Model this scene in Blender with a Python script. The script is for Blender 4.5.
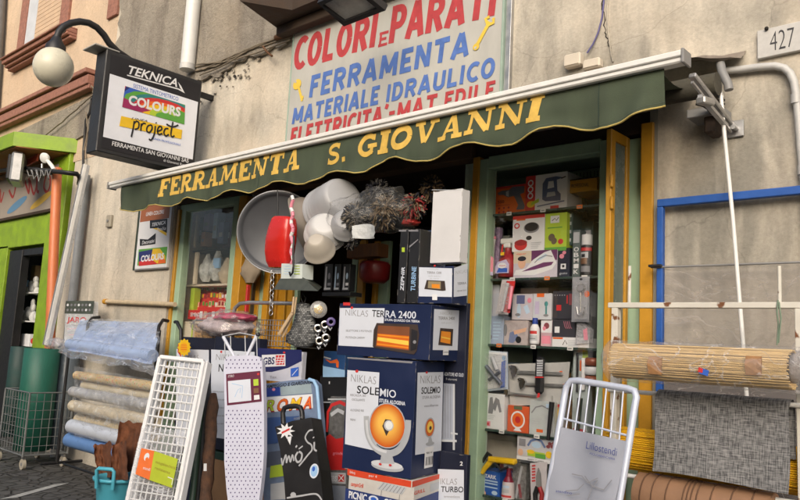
import bpy, math, random
from mathutils import Vector, Matrix, noise
random.seed(7)
for o in list(bpy.data.objects): bpy.data.objects.remove(o)
S = bpy.context.scene
COL = S.collection
R = math.radians

# ------------------------------------------------------------------ camera
D, EYE, FPX = 3.3, 1.2, 739.0
CAM = Vector((0, -D, EYE))
xw = Vector((820, 55, 739)).normalized()          # world X seen from the camera
yw = Vector((675, -135, -739)); yw = (yw - xw * yw.dot(xw)).normalized()
zw = xw.cross(yw)
W2C = Matrix((xw, yw, zw)).transposed()
C2W = W2C.transposed()
cam = bpy.data.objects.new('camera', bpy.data.cameras.new('camera'))
COL.objects.link(cam)
cam.matrix_world = Matrix.Translation(CAM) @ C2W.to_4x4()
cam.data.sensor_width = 36
cam.data.lens = FPX / 800 * 36
cam.data.clip_start = 0.05
cam.data.clip_end = 2000
S.camera = cam
# ------------------------------------------------------------------ sky, sun, exposure
SUN_EL, SUN_AZ = R(26), R(152)
world = bpy.data.worlds.new('World'); S.world = world; world.use_nodes = True
wn = world.node_tree.nodes; bg = wn['Background']
sky = wn.new('ShaderNodeTexSky'); sky.sky_type = 'NISHITA'; sky.sun_disc = False
sky.sun_elevation = SUN_EL; sky.sun_rotation = SUN_AZ
sky.air_density = 1.0; sky.dust_density = 6.0; sky.ozone_density = 1.0
world.node_tree.links.new(sky.outputs[0], bg.inputs[0]); bg.inputs[1].default_value = 0.13
sl = bpy.data.lights.new('sun', 'SUN'); sl.energy = 1.35; sl.angle = R(50); sl.color = (1, .985, .96)
sun = bpy.data.objects.new('sun', sl); COL.objects.link(sun)
sun_dir = Vector((math.sin(SUN_AZ) * math.cos(SUN_EL), math.cos(SUN_AZ) * math.cos(SUN_EL), math.sin(SUN_EL)))
sun.rotation_euler = sun_dir.to_track_quat('Z', 'Y').to_euler()
S.view_settings.view_transform = 'Standard'; S.view_settings.look = 'None'
S.view_settings.exposure = 0.42; S.view_settings.gamma = 1
S.view_settings.use_curve_mapping = False

# ------------------------------------------------------------------ pixel -> world on real planes
def ray(x, y):
    return (C2W @ Vector((x - 400, 250 - y, -FPX))).normalized()
def P(x, y, Y=0.0):
    d = ray(x, y); return CAM + d * ((Y - CAM.y) / d.y)
def PX(x, y, X):
    d = ray(x, y); return CAM + d * ((X - CAM.x) / d.x)
def PZ(x, y, Z=0.0):
    d = ray(x, y); return CAM + d * ((Z - CAM.z) / d.z)
class Pl:
    """a plane given by origin and u, v axes; n points to the viewer"""
    def __init__(s, o, u, v):
        s.o = Vector(o); s.u = Vector(u).normalized()
        v = Vector(v); s.v = (v - s.u * v.dot(s.u)).normalized(); s.n = s.u.cross(s.v); s.k = 0
    def at(s, x, y):
        d = ray(x, y); return CAM + d * ((s.o - CAM).dot(s.n) / d.dot(s.n))
    def ab(s, x, y):
        q = s.at(x, y) - s.o; return (q.dot(s.u), q.dot(s.v))
    def w(s, a, b, h=0.0): return s.o + s.u * a + s.v * b + s.n * h
    def lift(s, h): return Pl(s.o + s.n * h, s.u, s.v)
def plY(Y): return Pl((0, Y, 0), (1, 0, 0), (0, 0, 1))
def lean(x, y, Y, ang, yaw=0, roll=0):
    """plane through pixel (x,y) at depth Y, leaning back by ang, turned by yaw about Z (deg)"""
    u = Vector((math.cos(R(yaw)), math.sin(R(yaw)), 0))
    b = Vector((-math.sin(R(yaw)), math.cos(R(yaw)), 0))
    v = Vector((0, 0, 1)) * math.cos(R(ang)) + b * math.sin(R(ang))
    return Pl(P(x, y, Y), u, v)

# ------------------------------------------------------------------ materials
MATS = {}
def mat(name, rgb, rough=.6, metal=0., var=.12, scale=9., bump=.0, bscale=40., spec=.5, stretch=None, emit=0.):
    if name in MATS: return MATS[name]
    m = bpy.data.materials.new(name); m.use_nodes = True; MATS[name] = m
    nt = m.node_tree; N = nt.nodes; L = nt.links; b = N['Principled BSDF']
    b.inputs['Roughness'].default_value = rough; b.inputs['Metallic'].default_value = metal
    b.inputs['Specular IOR Level'].default_value = spec
    tc = N.new('ShaderNodeTexCoord'); src = tc.outputs['Object']
    if stretch:
        mp = N.new('ShaderNodeMapping'); mp.inputs['Scale'].default_value = stretch
        L.new(src, mp.inputs[0]); src = mp.outputs[0]
    n = N.new('ShaderNodeTexNoise'); n.inputs['Scale'].default_value = scale; n.inputs['Detail'].default_value = 6
    n.inputs['Roughness'].default_value = .65
    L.new(src, n.inputs['Vector'])
    r = N.new('ShaderNodeMapRange'); r.inputs[1].default_value = .28; r.inputs[2].default_value = .72
    r.inputs[3].default_value = 1 - var; r.inputs[4].default_value = 1 + var * .7
    L.new(n.outputs['Fac'], r.inputs[0])
    mx = N.new('ShaderNodeVectorMath'); mx.operation = 'SCALE'; mx.inputs[0].default_value = rgb
    L.new(r.outputs[0], mx.inputs['Scale']); L.new(mx.outputs[0], b.inputs['Base Color'])
    rr = N.new('ShaderNodeMapRange'); rr.inputs[1].default_value = .3; rr.inputs[2].default_value = .7
    rr.inputs[3].default_value = max(.02, rough - .1); rr.inputs[4].default_value = min(1, rough + .12)
    L.new(n.outputs['Fac'], rr.inputs[0]); L.new(rr.outputs[0], b.inputs['Roughness'])
    if bump:
        n2 = N.new('ShaderNodeTexNoise'); n2.inputs['Scale'].default_value = bscale; n2.inputs['Detail'].default_value = 5
        L.new(src, n2.inputs['Vector'])
        bp = N.new('ShaderNodeBump'); bp.inputs['Strength'].default_value = bump; bp.inputs['Distance'].default_value = .01
        L.new(n2.outputs['Fac'], bp.inputs['Height']); L.new(bp.outputs[0], b.inputs['Normal'])
    if emit:
        b.inputs['Emission Color'].default_value = (*rgb, 1); b.inputs['Emission Strength'].default_value = emit
    return m
def film(name, rgb=(.9, .92, .95), opac=.12, gloss=.12, rough=.12, crinkle=.8, cscale=18., crease=.28):
    """clear plastic film: transparent with crinkled gloss and milky creases"""
    if name in MATS: return MATS[name]
    m = bpy.data.materials.new(name); m.use_nodes = True; MATS[name] = m
    nt = m.node_tree; N = nt.nodes; L = nt.links; N.remove(N['Principled BSDF'])
    out = N['Material Output']
    tr = N.new('ShaderNodeBsdfTransparent'); df = N.new('ShaderNodeBsdfDiffuse'); gl = N.new('ShaderNodeBsdfGlossy')
    df.inputs[0].default_value = (*rgb, 1); gl.inputs[0].default_value = (1, 1, 1, 1); gl.inputs['Roughness'].default_value = rough
    tc = N.new('ShaderNodeTexCoord')
    n = N.new('ShaderNodeTexNoise'); n.inputs['Scale'].default_value = cscale; n.inputs['Detail'].default_value = 3
    n.inputs['Distortion'].default_value = 1.6
    mpf = N.new('ShaderNodeMapping'); mpf.inputs['Scale'].default_value = (.55, 1, 1.1); mpf.inputs['Rotation'].default_value = (.3, .5, .2)
    L.new(tc.outputs['Object'], mpf.inputs[0]); L.new(mpf.outputs[0], n.inputs['Vector'])
    bp = N.new('ShaderNodeBump'); bp.inputs['Strength'].default_value = crinkle * .6; bp.inputs['Distance'].default_value = .02
    L.new(n.outputs['Fac'], bp.inputs['Height']); L.new(bp.outputs[0], gl.inputs['Normal']); L.new(bp.outputs[0], df.inputs['Normal'])
    sb = N.new('ShaderNodeMath'); sb.operation = 'SUBTRACT'; L.new(n.outputs['Fac'], sb.inputs[0]); sb.inputs[1].default_value = .52
    ab = N.new('ShaderNodeMath'); ab.operation = 'ABSOLUTE'; L.new(sb.outputs[0], ab.inputs[0])
    r = N.new('ShaderNodeMapRange'); r.inputs[1].default_value = .0; r.inputs[2].default_value = .022     # thin milky creases
    r.inputs[3].default_value = min(1, opac * .7 + crease); r.inputs[4].default_value = opac * .7
    L.new(ab.outputs[0], r.inputs[0])
    a = N.new('ShaderNodeMixShader'); L.new(r.outputs[0], a.inputs[0]); L.new(tr.outputs[0], a.inputs[1]); L.new(df.outputs[0], a.inputs[2])
    b = N.new('ShaderNodeMixShader'); lw = N.new('ShaderNodeLayerWeight'); lw.inputs[0].default_value = .5
    L.new(bp.outputs[0], lw.inputs['Normal'])
    pw = N.new('ShaderNodeMath'); pw.operation = 'POWER'; L.new(lw.outputs['Facing'], pw.inputs[0]); pw.inputs[1].default_value = 4.
    mu = N.new('ShaderNodeMath'); mu.operation = 'MULTIPLY_ADD'; mu.use_clamp = True; L.new(pw.outputs[0], mu.inputs[0]); mu.inputs[1].default_value = .35; mu.inputs[2].default_value = gloss * .7
    L.new(mu.outputs[0], b.inputs[0]); L.new(a.outputs[0], b.inputs[1]); L.new(gl.outputs[0], b.inputs[2])
    L.new(b.outputs[0], out.inputs[0])
    return m
def nodes_of(m):
    nt = m.node_tree; return nt.nodes, nt.links, nt.nodes['Principled BSDF']

# ------------------------------------------------------------------ mesh builder
class MB:
    def __init__(s): s.v = []; s.f = []; s.m = []; s.sm = []; s.mats = []
    def mi(s, m):
        if m not in s.mats: s.mats.append(m)
        return s.mats.index(m)
    def add(s, vs, fs, m, smooth=False):
        b = len(s.v); s.v += [Vector(p) for p in vs]; k = s.mi(m)
        for f in fs: s.f.append(tuple(b + i for i in f)); s.m.append(k); s.sm.append(smooth)
        return s
    def obox(s, c, ax, half, m, bev=0.):
        c = Vector(c); ax = [Vector(a).normalized() for a in ax]
        if bev <= 0 or bev * 2 >= min(half) * 2:
            vs = [c + ax[0] * half[0] * i + ax[1] * half[1] * j + ax[2] * half[2] * k for i in (-1, 1) for j in (-1, 1) for k in (-1, 1)]
            return s.add(vs, [(0, 1, 3, 2), (4, 6, 7, 5), (0, 4, 5, 1), (2, 3, 7, 6), (0, 2, 6, 4), (1, 5, 7, 3)], m)
        vs = []; idx = {}
        for i in (-1, 1):
            for j in (-1, 1):
                for k in (-1, 1):
                    for a in range(3):
                        h = [half[t] - (0 if t == a else bev) for t in range(3)]
                        idx[(i, j, k, a)] = len(vs)
                        vs.append(c + ax[0] * h[0] * i + ax[1] * h[1] * j + ax[2] * h[2] * k)
        fs = []
        for sgn in (-1, 1):
            fs.append([idx[(sgn, *q, 0)] for q in ((-1, -1), (1, -1), (1, 1), (-1, 1))][::sgn])
            fs.append([idx[(q[1], sgn, q[0], 1)] for q in ((-1, -1), (1, -1), (1, 1), (-1, 1))][::sgn])
            fs.append([idx[(*q, sgn, 2)] for q in ((-1, -1), (1, -1), (1, 1), (-1, 1))][::sgn])
        for p_ in (-1, 1):
            for q_ in (-1, 1):
                fs.append([idx[(-1, p_, q_, 1)], idx[(1, p_, q_, 1)], idx[(1, p_, q_, 2)], idx[(-1, p_, q_, 2)]])
                fs.append([idx[(p_, -1, q_, 0)], idx[(p_, 1, q_, 0)], idx[(p_, 1, q_, 2)], idx[(p_, -1, q_, 2)]])
                fs.append([idx[(p_, q_, -1, 0)], idx[(p_, q_, 1, 0)], idx[(p_, q_, 1, 1)], idx[(p_, q_, -1, 1)]])
                for r_ in (-1, 1): fs.append([idx[(p_, q_, r_, a)] for a in range(3)])
        return s.add(vs, fs, m)
    def box(s, x0, x1, y0, y1, z0, z1, m, bev=0.):
        return s.obox(((x0 + x1) / 2, (y0 + y1) / 2, (z0 + z1) / 2), ((1, 0, 0), (0, 1, 0), (0, 0, 1)),
                      (abs(x1 - x0) / 2, abs(y1 - y0) / 2, abs(z1 - z0) / 2), m, bev)
    def bar(s, a, b, w, h, m, up=(0, 0, 1), bev=0.):
        a = Vector(a); b = Vector(b); d = (b - a); L_ = d.length
        if L_ < 1e-6: return s
        d.normalize(); u = Vector(up)
        if abs(d.dot(u)) > .99: u = Vector((0, 1, 0))
        sd = d.cross(u).normalized(); u = sd.cross(d)
        return s.obox((a + b) / 2, (d, sd, u), (L_ / 2, w / 2, h / 2), m, bev)
    def tube(s, pts, r, m, seg=10, cap=True, smooth=True):
        pts = [Vector(p) for p in pts]; n = len(pts); rs = r if isinstance(r, (list, tuple)) else [r] * n
        vs = []; fs = []; prev = None
        for i, p in enumerate(pts):
            t = (pts[min(i + 1, n - 1)] - pts[max(i - 1, 0)])
            if t.length < 1e-9: t = Vector((0, 0, 1))
            t.normalize()
            if prev is None:
                ref = Vector((0, 0, 1)) if abs(t.z) < .9 else Vector((1, 0, 0))
                u = t.cross(ref).normalized()
            else:
                u = (prev - t * prev.dot(t)); u = u.normalized() if u.length > 1e-6 else t.orthogonal().normalized()
            prev = u; w = t.cross(u)
            for k in range(seg):
                a = 2 * math.pi * k / seg; vs.append(p + (u * math.cos(a) + w * math.sin(a)) * rs[i])
        for i in range(n - 1):
            for k in range(seg):
                a = i * seg + k; b = i * seg + (k + 1) % seg; fs.append((a, b, b + seg, a + seg))
        s.add(vs, fs, m, smooth)
        if cap:
            b = len(vs); s.add(vs[:seg], [tuple(range(seg))[::-1]], m); s.add(vs[b - seg:], [tuple(range(seg))], m)
        return s
    def lathe(s, o, ax, prof, m, seg=24, sx=1.0, ref=None, smooth=True):
        """prof = [(radius, height)...] about axis ax from o"""
        o = Vector(o); ax = Vector(ax).normalized(); u = Vector(ref).normalized() if ref else ax.orthogonal().normalized()
        u = (u - ax * u.dot(ax)).normalized(); w = ax.cross(u); vs = []; fs = []
        for r_, h in prof:
            for k in range(seg):
                a = 2 * math.pi * k / seg; vs.append(o + ax * h + u * (math.cos(a) * r_ * sx) + w * (math.sin(a) * r_))
        for i in range(len(prof) - 1):
            for k in range(seg):
                a = i * seg + k; b = i * seg + (k + 1) % seg; fs.append((a, b, b + seg, a + seg))
        return s.add(vs, fs, m, smooth)
    def ball(s, c, r, m, seg=20, rings=12, sc=(1, 1, 1)):
        c = Vector(c); vs = []; fs = []
        for i in range(rings + 1):
            t = math.pi * i / rings
            for k in range(seg):
                a = 2 * math.pi * k / seg
                vs.append(c + Vector((math.sin(t) * math.cos(a) * sc[0], math.sin(t) * math.sin(a) * sc[1], math.cos(t) * sc[2])) * r)
        for i in range(rings):
            for k in range(seg):
                a = i * seg + k; b = i * seg + (k + 1) % seg; fs.append((a, a + seg, b + seg, b))
        return s.add(vs, fs, m, True)
    def slab(s, pts, thick, m, mside=None, n=None):
        """flat polygon (world points, ccw seen from front) given thickness away from n"""
        pts = [Vector(p) for p in pts]
        if n is None:
            n = Vector((0, 0, 0))
            for i in range(len(pts)): n += pts[i].cross(pts[(i + 1) % len(pts)])
            n.normalize()
        back = [p - n * thick for p in pts]; k = len(pts)
        s.add(pts, [tuple(range(k))], m); s.add(back, [tuple(range(k))[::-1]], mside or m)
        s.add(pts + back, [(i, i + k, (i + 1) % k + k, (i + 1) % k) for i in range(k)], mside or m)
        return s
    def grid(s, fn, nu, nv, m, smooth=True, thick=0.):
        """fn(i/nu, j/nv) -> point"""
        vs = [Vector(fn(i / nu, j / nv)) for j in range(nv + 1) for i in range(nu + 1)]
        fs = [(j * (nu + 1) + i, j * (nu + 1) + i + 1, (j + 1) * (nu + 1) + i + 1, (j + 1) * (nu + 1) + i) for j in range(nv) for i in range(nu)]
        return s.add(vs, fs, m, smooth)
    # --- printing on a plane (thin layers of ink / paper on a face)
    def ink(s, pl, ab, m, h=None):
        pl.k += 1; z = (.0005 + pl.k * .00018) if h is None else h
        return s.add([pl.w(a, b, z) for a, b in ab], [tuple(range(len(ab)))], m)
    def inkpx(s, pl, px, m, h=None):
        return s.ink(pl, [pl.ab(*p) for p in px], m, h)
    def rectpx(s, pl, x0, y0, x1, y1, m):
        """rectangle upright on the plane whose corners sit at the two pixels"""
        a0, b0 = pl.ab(x0, y0); a1, b1 = pl.ab(x1, y1)
        return s.ink(pl, [(a0, b1), (a1, b1), (a1, b0), (a0, b0)], m)
    def disc(s, pl, a, b, ra, rb, m, n=28, rot=0, a0=0, a1=360):
        pts = []
        for k in range(n + (0 if a1 - a0 >= 360 else 1)):
            t = R(a0 + (a1 - a0) * k / n); x = math.cos(t) * ra; y = math.sin(t) * rb
            pts.append((a + x * math.cos(rot) - y * math.sin(rot), b + x * math.sin(rot) + y * math.cos(rot)))
        return s.ink(pl, pts, m)
    def discpx(s, pl, x, y, rx, ry, m, **k):
        a, b = pl.ab(x, y); a2, _ = pl.ab(x + rx, y); _, b2 = pl.ab(x, y - ry)
        return s.disc(pl, a, b, abs(a2 - a), abs(b2 - b), m, **k)
    def ribbon(s, pl, ab, w, m):
        pl.k += 1; z = .0005 + pl.k * .00018
        L_, R_ = [], []
        for i, p in enumerate(ab):
            q0 = ab[max(i - 1, 0)]; q1 = ab[min(i + 1, len(ab) - 1)]
            dx, dy = q1[0] - q0[0], q1[1] - q0[1]; l = math.hypot(dx, dy) or 1
            ww = (w[i] if isinstance(w, (list, tuple)) else w) / 2
            L_.append(pl.w(p[0] - dy / l * ww, p[1] + dx / l * ww, z)); R_.append(pl.w(p[0] + dy / l * ww, p[1] - dx / l * ww, z))
        n = len(ab); return s.add(L_ + R_, [(i + n, i + n + 1, i + 1, i) for i in range(n - 1)], m)
    def curvepx(s, pl, px, w, m, sub=6):
        q = [Vector(p) for p in px]; out = []
        for i in range(len(q) - 1):
            p0, p1, p2, p3 = q[max(i - 1, 0)], q[i], q[i + 1], q[min(i + 2, len(q) - 1)]
            for k in range(sub):
                t = k / sub; out.append(tuple(.5 * ((2 * p1) + (p2 - p0) * t + (2 * p0 - 5 * p1 + 4 * p2 - p3) * t * t + (3 * p1 - p0 - 3 * p2 + p3) * t ** 3)))
        out.append(tuple(q[-1])); return s.ribpx(pl, out, w, m)
    def ribpx(s, pl, px, w, m): return s.ribbon(pl, [pl.ab(*p) for p in px], w, m)
    def text(s, pl, t, p0, p1, h, m, bold=0., shear=0., sx=None):
        """p0, p1 = pixels of the baseline's ends; h = capital height in pixels"""
        vs, fs, x0, x1, cap = glyphs(t, bold, shear)
        a0 = pl.ab(*p0); a1 = pl.ab(*p1); top = pl.ab(p0[0], p0[1] - h)
        H = abs(top[1] - a0[1]); L_ = math.hypot(a1[0] - a0[0], a1[1] - a0[1])
        dx, dy = (a1[0] - a0[0]) / L_, (a1[1] - a0[1]) / L_
        kx = L_ / max(1e-6, x1 - x0); ky = H / cap; pl.k += 1; z = .0005 + pl.k * .00018
        pts = [pl.w(a0[0] + dx * (x - x0) * kx, a0[1] + dy * (x - x0) * kx + y * ky, z) for x, y in vs]
        return s.add(pts, fs, m)
    def build(s, name, parent=None, loc=None, kind=None, label=None, bevel=0.):
        me = bpy.data.meshes.new(name)
        org = Vector(loc) if loc is not None else (parent_loc(parent) if parent else Vector((0, 0, 0)))
        me.from_pydata([tuple(p - org) for p in s.v], [], s.f)
        for m in s.mats: me.materials.append(m)
        me.polygons.foreach_set('material_index', s.m); me.polygons.foreach_set('use_smooth', s.sm)
        me.update(); o = bpy.data.objects.new(name, me); COL.objects.link(o)
        if parent:
            o.parent = parent
            if loc is not None: o.location = org - parent_loc(parent)
        else: o.location = org
        if kind: o['kind'] = kind
        if label: o['label'] = label
        return o
    def base(s):
        xs = [p.x for p in s.v]; ys = [p.y for p in s.v]; zs = [p.z for p in s.v]
        return Vector(((min(xs) + max(xs)) / 2, (min(ys) + max(ys)) / 2, min(zs)))
    def thing(s, name, label, cat, group=None):
        o = s.build(name, None, s.base()); tag(o, label, cat, group); return o
def parent_loc(o):
    v = Vector((0, 0, 0))
    while o: v += o.location; o = o.parent
    return v
def tag(o, label, cat, group=None):
    o['label'] = label; o['category'] = cat
    if group: o['group'] = group
    return o
def thing(name, label, cat, loc, group=None):
    o = bpy.data.objects.new(name, None); o.empty_display_size = .1; COL.objects.link(o); o.location = Vector(loc)
    return tag(o, label, cat, group)
GL = {}
def glyphs(t, bold, shear):
    key = (t, bold, shear)
    if key in GL: return GL[key]
    def conv(txt):
        c = bpy.data.curves.new('t', 'FONT'); c.body = txt; c.size = 1; c.offset = bold; c.shear = shear; c.resolution_u = 3
        o = bpy.data.objects.new('t', c); COL.objects.link(o)
        dg = bpy.context.evaluated_depsgraph_get(); me = bpy.data.meshes.new_from_object(o.evaluated_get(dg))
        vs = [(v.co.x, v.co.y) for v in me.vertices]; fs = [tuple(p.vertices) for p in me.polygons]
        bpy.data.objects.remove(o); bpy.data.curves.remove(c); bpy.data.meshes.remove(me); return vs, fs
    vs, fs = conv(t)
    hv, _ = conv('H'); cap = max(v[1] for v in hv)
    xs = [v[0] for v in vs]; GL[key] = (vs, fs, min(xs), max(xs), cap); return GL[key]

def hull_box(xl, xc, xr, yt, yb, Y, yaw=0.):
    """upright carton: near vertical edge at pixel column xc (depth Y), left end xl on the front face, right end xr on the side face.
    returns corner, u (to the left end), w (to the back), width, depth, z0, z1"""
    c = P(xc, (yt + yb) / 2, Y); c.z = P(xc, yb, Y).z; top = P(xc, yt, Y)
    if yb >= 540: c.z = 0.005
    u = Vector((-math.cos(R(yaw)), -math.sin(R(yaw)), 0)); w = Vector((-math.sin(R(yaw)), math.cos(R(yaw)), 0))
    def hit(px, d):
        r = ray(px, (yt + yb) / 2)
        # solve CAM + r t = c + d s in the ground plane
        det = r.x * (-d.y) - (-d.x) * r.y; bx, by = c.x - CAM.x, c.y - CAM.y
        t = (bx * (-d.y) - (-d.x) * by) / det; sx = (r.x * by - r.y * bx) / det
        return sx
    W = hit(xl, u); Dp = hit(xr, w) if xr > xc + 1.2 else .14
    if Dp < .02: Dp = .10
    return c, u, w, W, Dp, c.z, top.z
def carton(mb, xl, xc, xr, yt, yb, Y, yaw=0., m=None, dmax=None, bev=.0015):
    c, u, w, W, Dp, z0, z1 = hull_box(xl, xc, xr, yt, yb, Y, yaw)
    if dmax: Dp = min(Dp, dmax)
    ctr = c + u * W / 2 + w * Dp / 2; ctr.z = (z0 + z1) / 2
    mb.obox(ctr, (-u, w, (0, 0, 1)), (W / 2, Dp / 2, (z1 - z0) / 2), m, bev)
    front = Pl(c + u * W, -u, (0, 0, 1)); side = Pl(c, w, (0, 0, 1))
    front.W, front.H, side.W, side.H = W, z1 - z0, Dp, z1 - z0
    return front, side

# ================================================================== MATERIAL PALETTE
def wall_mat(name, rgb, dirt_and_grey=(.30, .27, .23), amount=.5, warm=None, mask=None, bump=.35):
    m = mat(name, rgb, rough=.9, var=.10, scale=2.2, spec=.2)
    N, L, b = nodes_of(m); base = b.inputs['Base Color'].links[0].from_socket
    tc = N.new('ShaderNodeTexCoord'); mp = N.new('ShaderNodeMapping'); mp.inputs['Scale'].default_value = (1.6, 1.6, .45)
    L.new(tc.outputs['Object'], mp.inputs[0])
    n = N.new('ShaderNodeTexNoise'); n.inputs['Scale'].default_value = 2.4; n.inputs['Detail'].default_value = 9; n.inputs['Roughness'].default_value = .68
    n.inputs['Distortion'].default_value = .5
    L.new(mp.outputs[0], n.inputs['Vector'])
    r = N.new('ShaderNodeMapRange'); r.inputs[1].default_value = .46; r.inputs[2].default_value = .74; r.inputs[3].default_value = 0; r.inputs[4].default_value = amount
    L.new(n.outputs['Fac'], r.inputs[0]); fac = r.outputs[0]
    if mask:      # weathered patches and one broad grey area, each placed on the wall: (x, z, rx, rz, strength)
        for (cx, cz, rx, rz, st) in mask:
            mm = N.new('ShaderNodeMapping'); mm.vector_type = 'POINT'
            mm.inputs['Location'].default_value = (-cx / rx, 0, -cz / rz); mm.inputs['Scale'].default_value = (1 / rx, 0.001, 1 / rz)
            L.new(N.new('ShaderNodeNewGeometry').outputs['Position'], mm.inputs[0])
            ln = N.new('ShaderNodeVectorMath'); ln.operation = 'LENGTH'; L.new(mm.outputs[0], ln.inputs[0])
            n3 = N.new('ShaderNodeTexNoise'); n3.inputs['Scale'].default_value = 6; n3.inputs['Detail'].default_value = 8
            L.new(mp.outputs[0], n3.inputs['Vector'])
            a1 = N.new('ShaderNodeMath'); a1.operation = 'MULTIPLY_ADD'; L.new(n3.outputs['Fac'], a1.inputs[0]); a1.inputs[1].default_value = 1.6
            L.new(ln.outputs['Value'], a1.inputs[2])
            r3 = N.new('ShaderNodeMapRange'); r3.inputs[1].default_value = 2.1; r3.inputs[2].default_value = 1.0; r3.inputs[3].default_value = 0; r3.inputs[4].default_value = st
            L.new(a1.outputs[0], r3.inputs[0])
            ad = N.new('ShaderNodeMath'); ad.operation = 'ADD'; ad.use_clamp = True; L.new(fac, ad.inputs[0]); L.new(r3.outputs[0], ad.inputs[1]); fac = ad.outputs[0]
    mx = N.new('ShaderNodeMix'); mx.data_type = 'RGBA'; L.new(fac, mx.inputs['Factor']); L.new(base, mx.inputs['A']); mx.inputs['B'].default_value = (*dirt_and_grey, 1)
    out = mx.outputs['Result']
    if warm:
        n4 = N.new('ShaderNodeTexNoise'); n4.inputs['Scale'].default_value = 1.3; n4.inputs['Detail'].default_value = 4
        L.new(tc.outputs['Object'], n4.inputs['Vector'])
        r4 = N.new('ShaderNodeMapRange'); r4.inputs[1].default_value = .5; r4.inputs[2].default_value = .75; r4.inputs[4].default_value = .55
        L.new(n4.outputs['Fac'], r4.inputs[0])
        m2 = N.new('ShaderNodeMix'); m2.data_type = 'RGBA'; L.new(r4.outputs[0], m2.inputs['Factor']); L.new(out, m2.inputs['A']); m2.inputs['B'].default_value = (*warm, 1)
        out = m2.outputs['Result']
    ng = N.new('ShaderNodeTexNoise'); ng.inputs['Scale'].default_value = 75; ng.inputs['Detail'].default_value = 4; L.new(tc.outputs['Object'], ng.inputs['Vector'])
    rg = N.new('ShaderNodeMapRange'); rg.inputs[1].default_value = .3; rg.inputs[2].default_value = .7; rg.inputs[3].default_value = .91; rg.inputs[4].default_value = 1.07; L.new(ng.outputs['Fac'], rg.inputs[0])
    nd = N.new('ShaderNodeTexNoise'); nd.inputs['Scale'].default_value = 2.2; nd.inputs['Detail'].default_value = 5; L.new(tc.outputs['Object'], nd.inputs['Vector'])
    va_ = N.new('ShaderNodeVectorMath'); va_.operation = 'MULTIPLY_ADD'; L.new(nd.outputs['Color'], va_.inputs[0]); va_.inputs[1].default_value = (.5, .5, .5); L.new(tc.outputs['Object'], va_.inputs[2])
    vc = N.new('ShaderNodeTexVoronoi'); vc.feature = 'DISTANCE_TO_EDGE'; vc.inputs['Scale'].default_value = 1.1; L.new(va_.outputs[0], vc.inputs['Vector'])
    rc = N.new('ShaderNodeMapRange'); rc.inputs[1].default_value = .0; rc.inputs[2].default_value = .006; rc.inputs[3].default_value = .8; rc.inputs[4].default_value = 1; L.new(vc.outputs['Distance'], rc.inputs[0])
    ml = N.new('ShaderNodeMath'); ml.operation = 'MULTIPLY'; L.new(rg.outputs[0], ml.inputs[0]); L.new(rc.outputs[0], ml.inputs[1])
    sv = N.new('ShaderNodeVectorMath'); sv.operation = 'SCALE'; L.new(out, sv.inputs[0]); L.new(ml.outputs[0], sv.inputs['Scale']); out = sv.outputs[0]
    L.new(out, b.inputs['Base Color'])
    nb = N.new('ShaderNodeTexNoise'); nb.inputs['Scale'].default_value = 11; nb.inputs['Detail'].default_value = 10; nb.inputs['Roughness'].default_value = .7
    L.new(tc.outputs['Object'], nb.inputs['Vector'])
    bp = N.new('ShaderNodeBump'); bp.inputs['Strength'].default_value = bump; bp.inputs['Distance'].default_value = .03
    L.new(nb.outputs['Fac'], bp.inputs['Height']); L.new(bp.outputs[0], b.inputs['Normal'])
    return m
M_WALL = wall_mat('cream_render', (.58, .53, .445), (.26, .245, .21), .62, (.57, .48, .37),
                  mask=[(-.6, 1.5, 1.0, 1.0, .50), (-1.12, 2.05, .28, .42, .45), (-1.95, 2.62, .5, .25, .5), (-6.4, 1.2, .9, .35, .5), (-4.7, 2.85, .5, .2, .5), (-.9, 2.75, .5, .12, .4), (-1.9, 3.3, .35, .5, .35)] + [(P(x, y).x, P(x, y).z, rx, rz, st) for x, y, rx, rz, st in ((782, 110, .05, .35, .5), (706, 190, .04, .5, .6), (745, 215, .07, .4, .45), (684, 215, .05, .5, .45), (124, 250, .12, .6, .4), (98, 280, .15, .5, .45), (213, 110, .05, .3, .5), (230, 150, .2, .25, .35), (540, 40, .12, .35, .35), (655, 25, .3, .15, .35), (620, 60, .3, .1, .4))], bump=.32)  # first mask greys the lower right wall over a broad area
M_OLD = wall_mat('old_grey_render', (.30, .27, .225), (.12, .10, .085), .9, (.40, .33, .24), bump=1.)
M_PEACH = wall_mat('peach_render', (.56, .43, .31), (.38, .31, .24), .55, (.52, .38, .26))
M_BRICK = mat('brick_moulding', (.28, .13, .095), .85, var=.35, scale=22, bump=.6)
M_DKWOOD = mat('dark_brown_wood', (.045, .028, .018), .8, var=.3, scale=14, bump=.3)
M_GREENP = mat('pale_green_paint', (.33, .47, .33), .5, var=.12, scale=10, bump=.12)
M_YELP = mat('ochre_yellow_paint', (.50, .25, .018), .45, var=.18, scale=12, bump=.15)
M_BLUEP = mat('blue_paint', (.018, .09, .36), .45, var=.18, scale=12, bump=.1)
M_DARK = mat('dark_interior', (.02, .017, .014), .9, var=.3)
M_BLACK = mat('black_plastic', (.012, .012, .014), .45, var=.2)
M_GREY = mat('grey_plastic', (.22, .22, .22), .5, var=.12)
M_METAL = mat('galvanised_metal', (.45, .45, .45), .4, .8, var=.25, scale=16, bump=.1)
M_CHROME = mat('chrome', (.6, .6, .6), .2, 1., var=.1)
M_RUST = mat('rusty_metal', (.16, .075, .035), .85, .2, var=.4, scale=20, bump=.4)
M_WHITE = mat('white_paint', (.72, .72, .70), .5, var=.08, scale=12)
M_PAPER = mat('white_paper', (.70, .71, .73), .6, var=.05)
M_LIME = mat('lime_green_paint', (.22, .35, .018), .5, var=.28, scale=7, bump=.15)
M_GALV = mat('grey_downpipe_paint', (.48, .48, .47), .55, .1, var=.2, scale=9, bump=.1)
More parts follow.
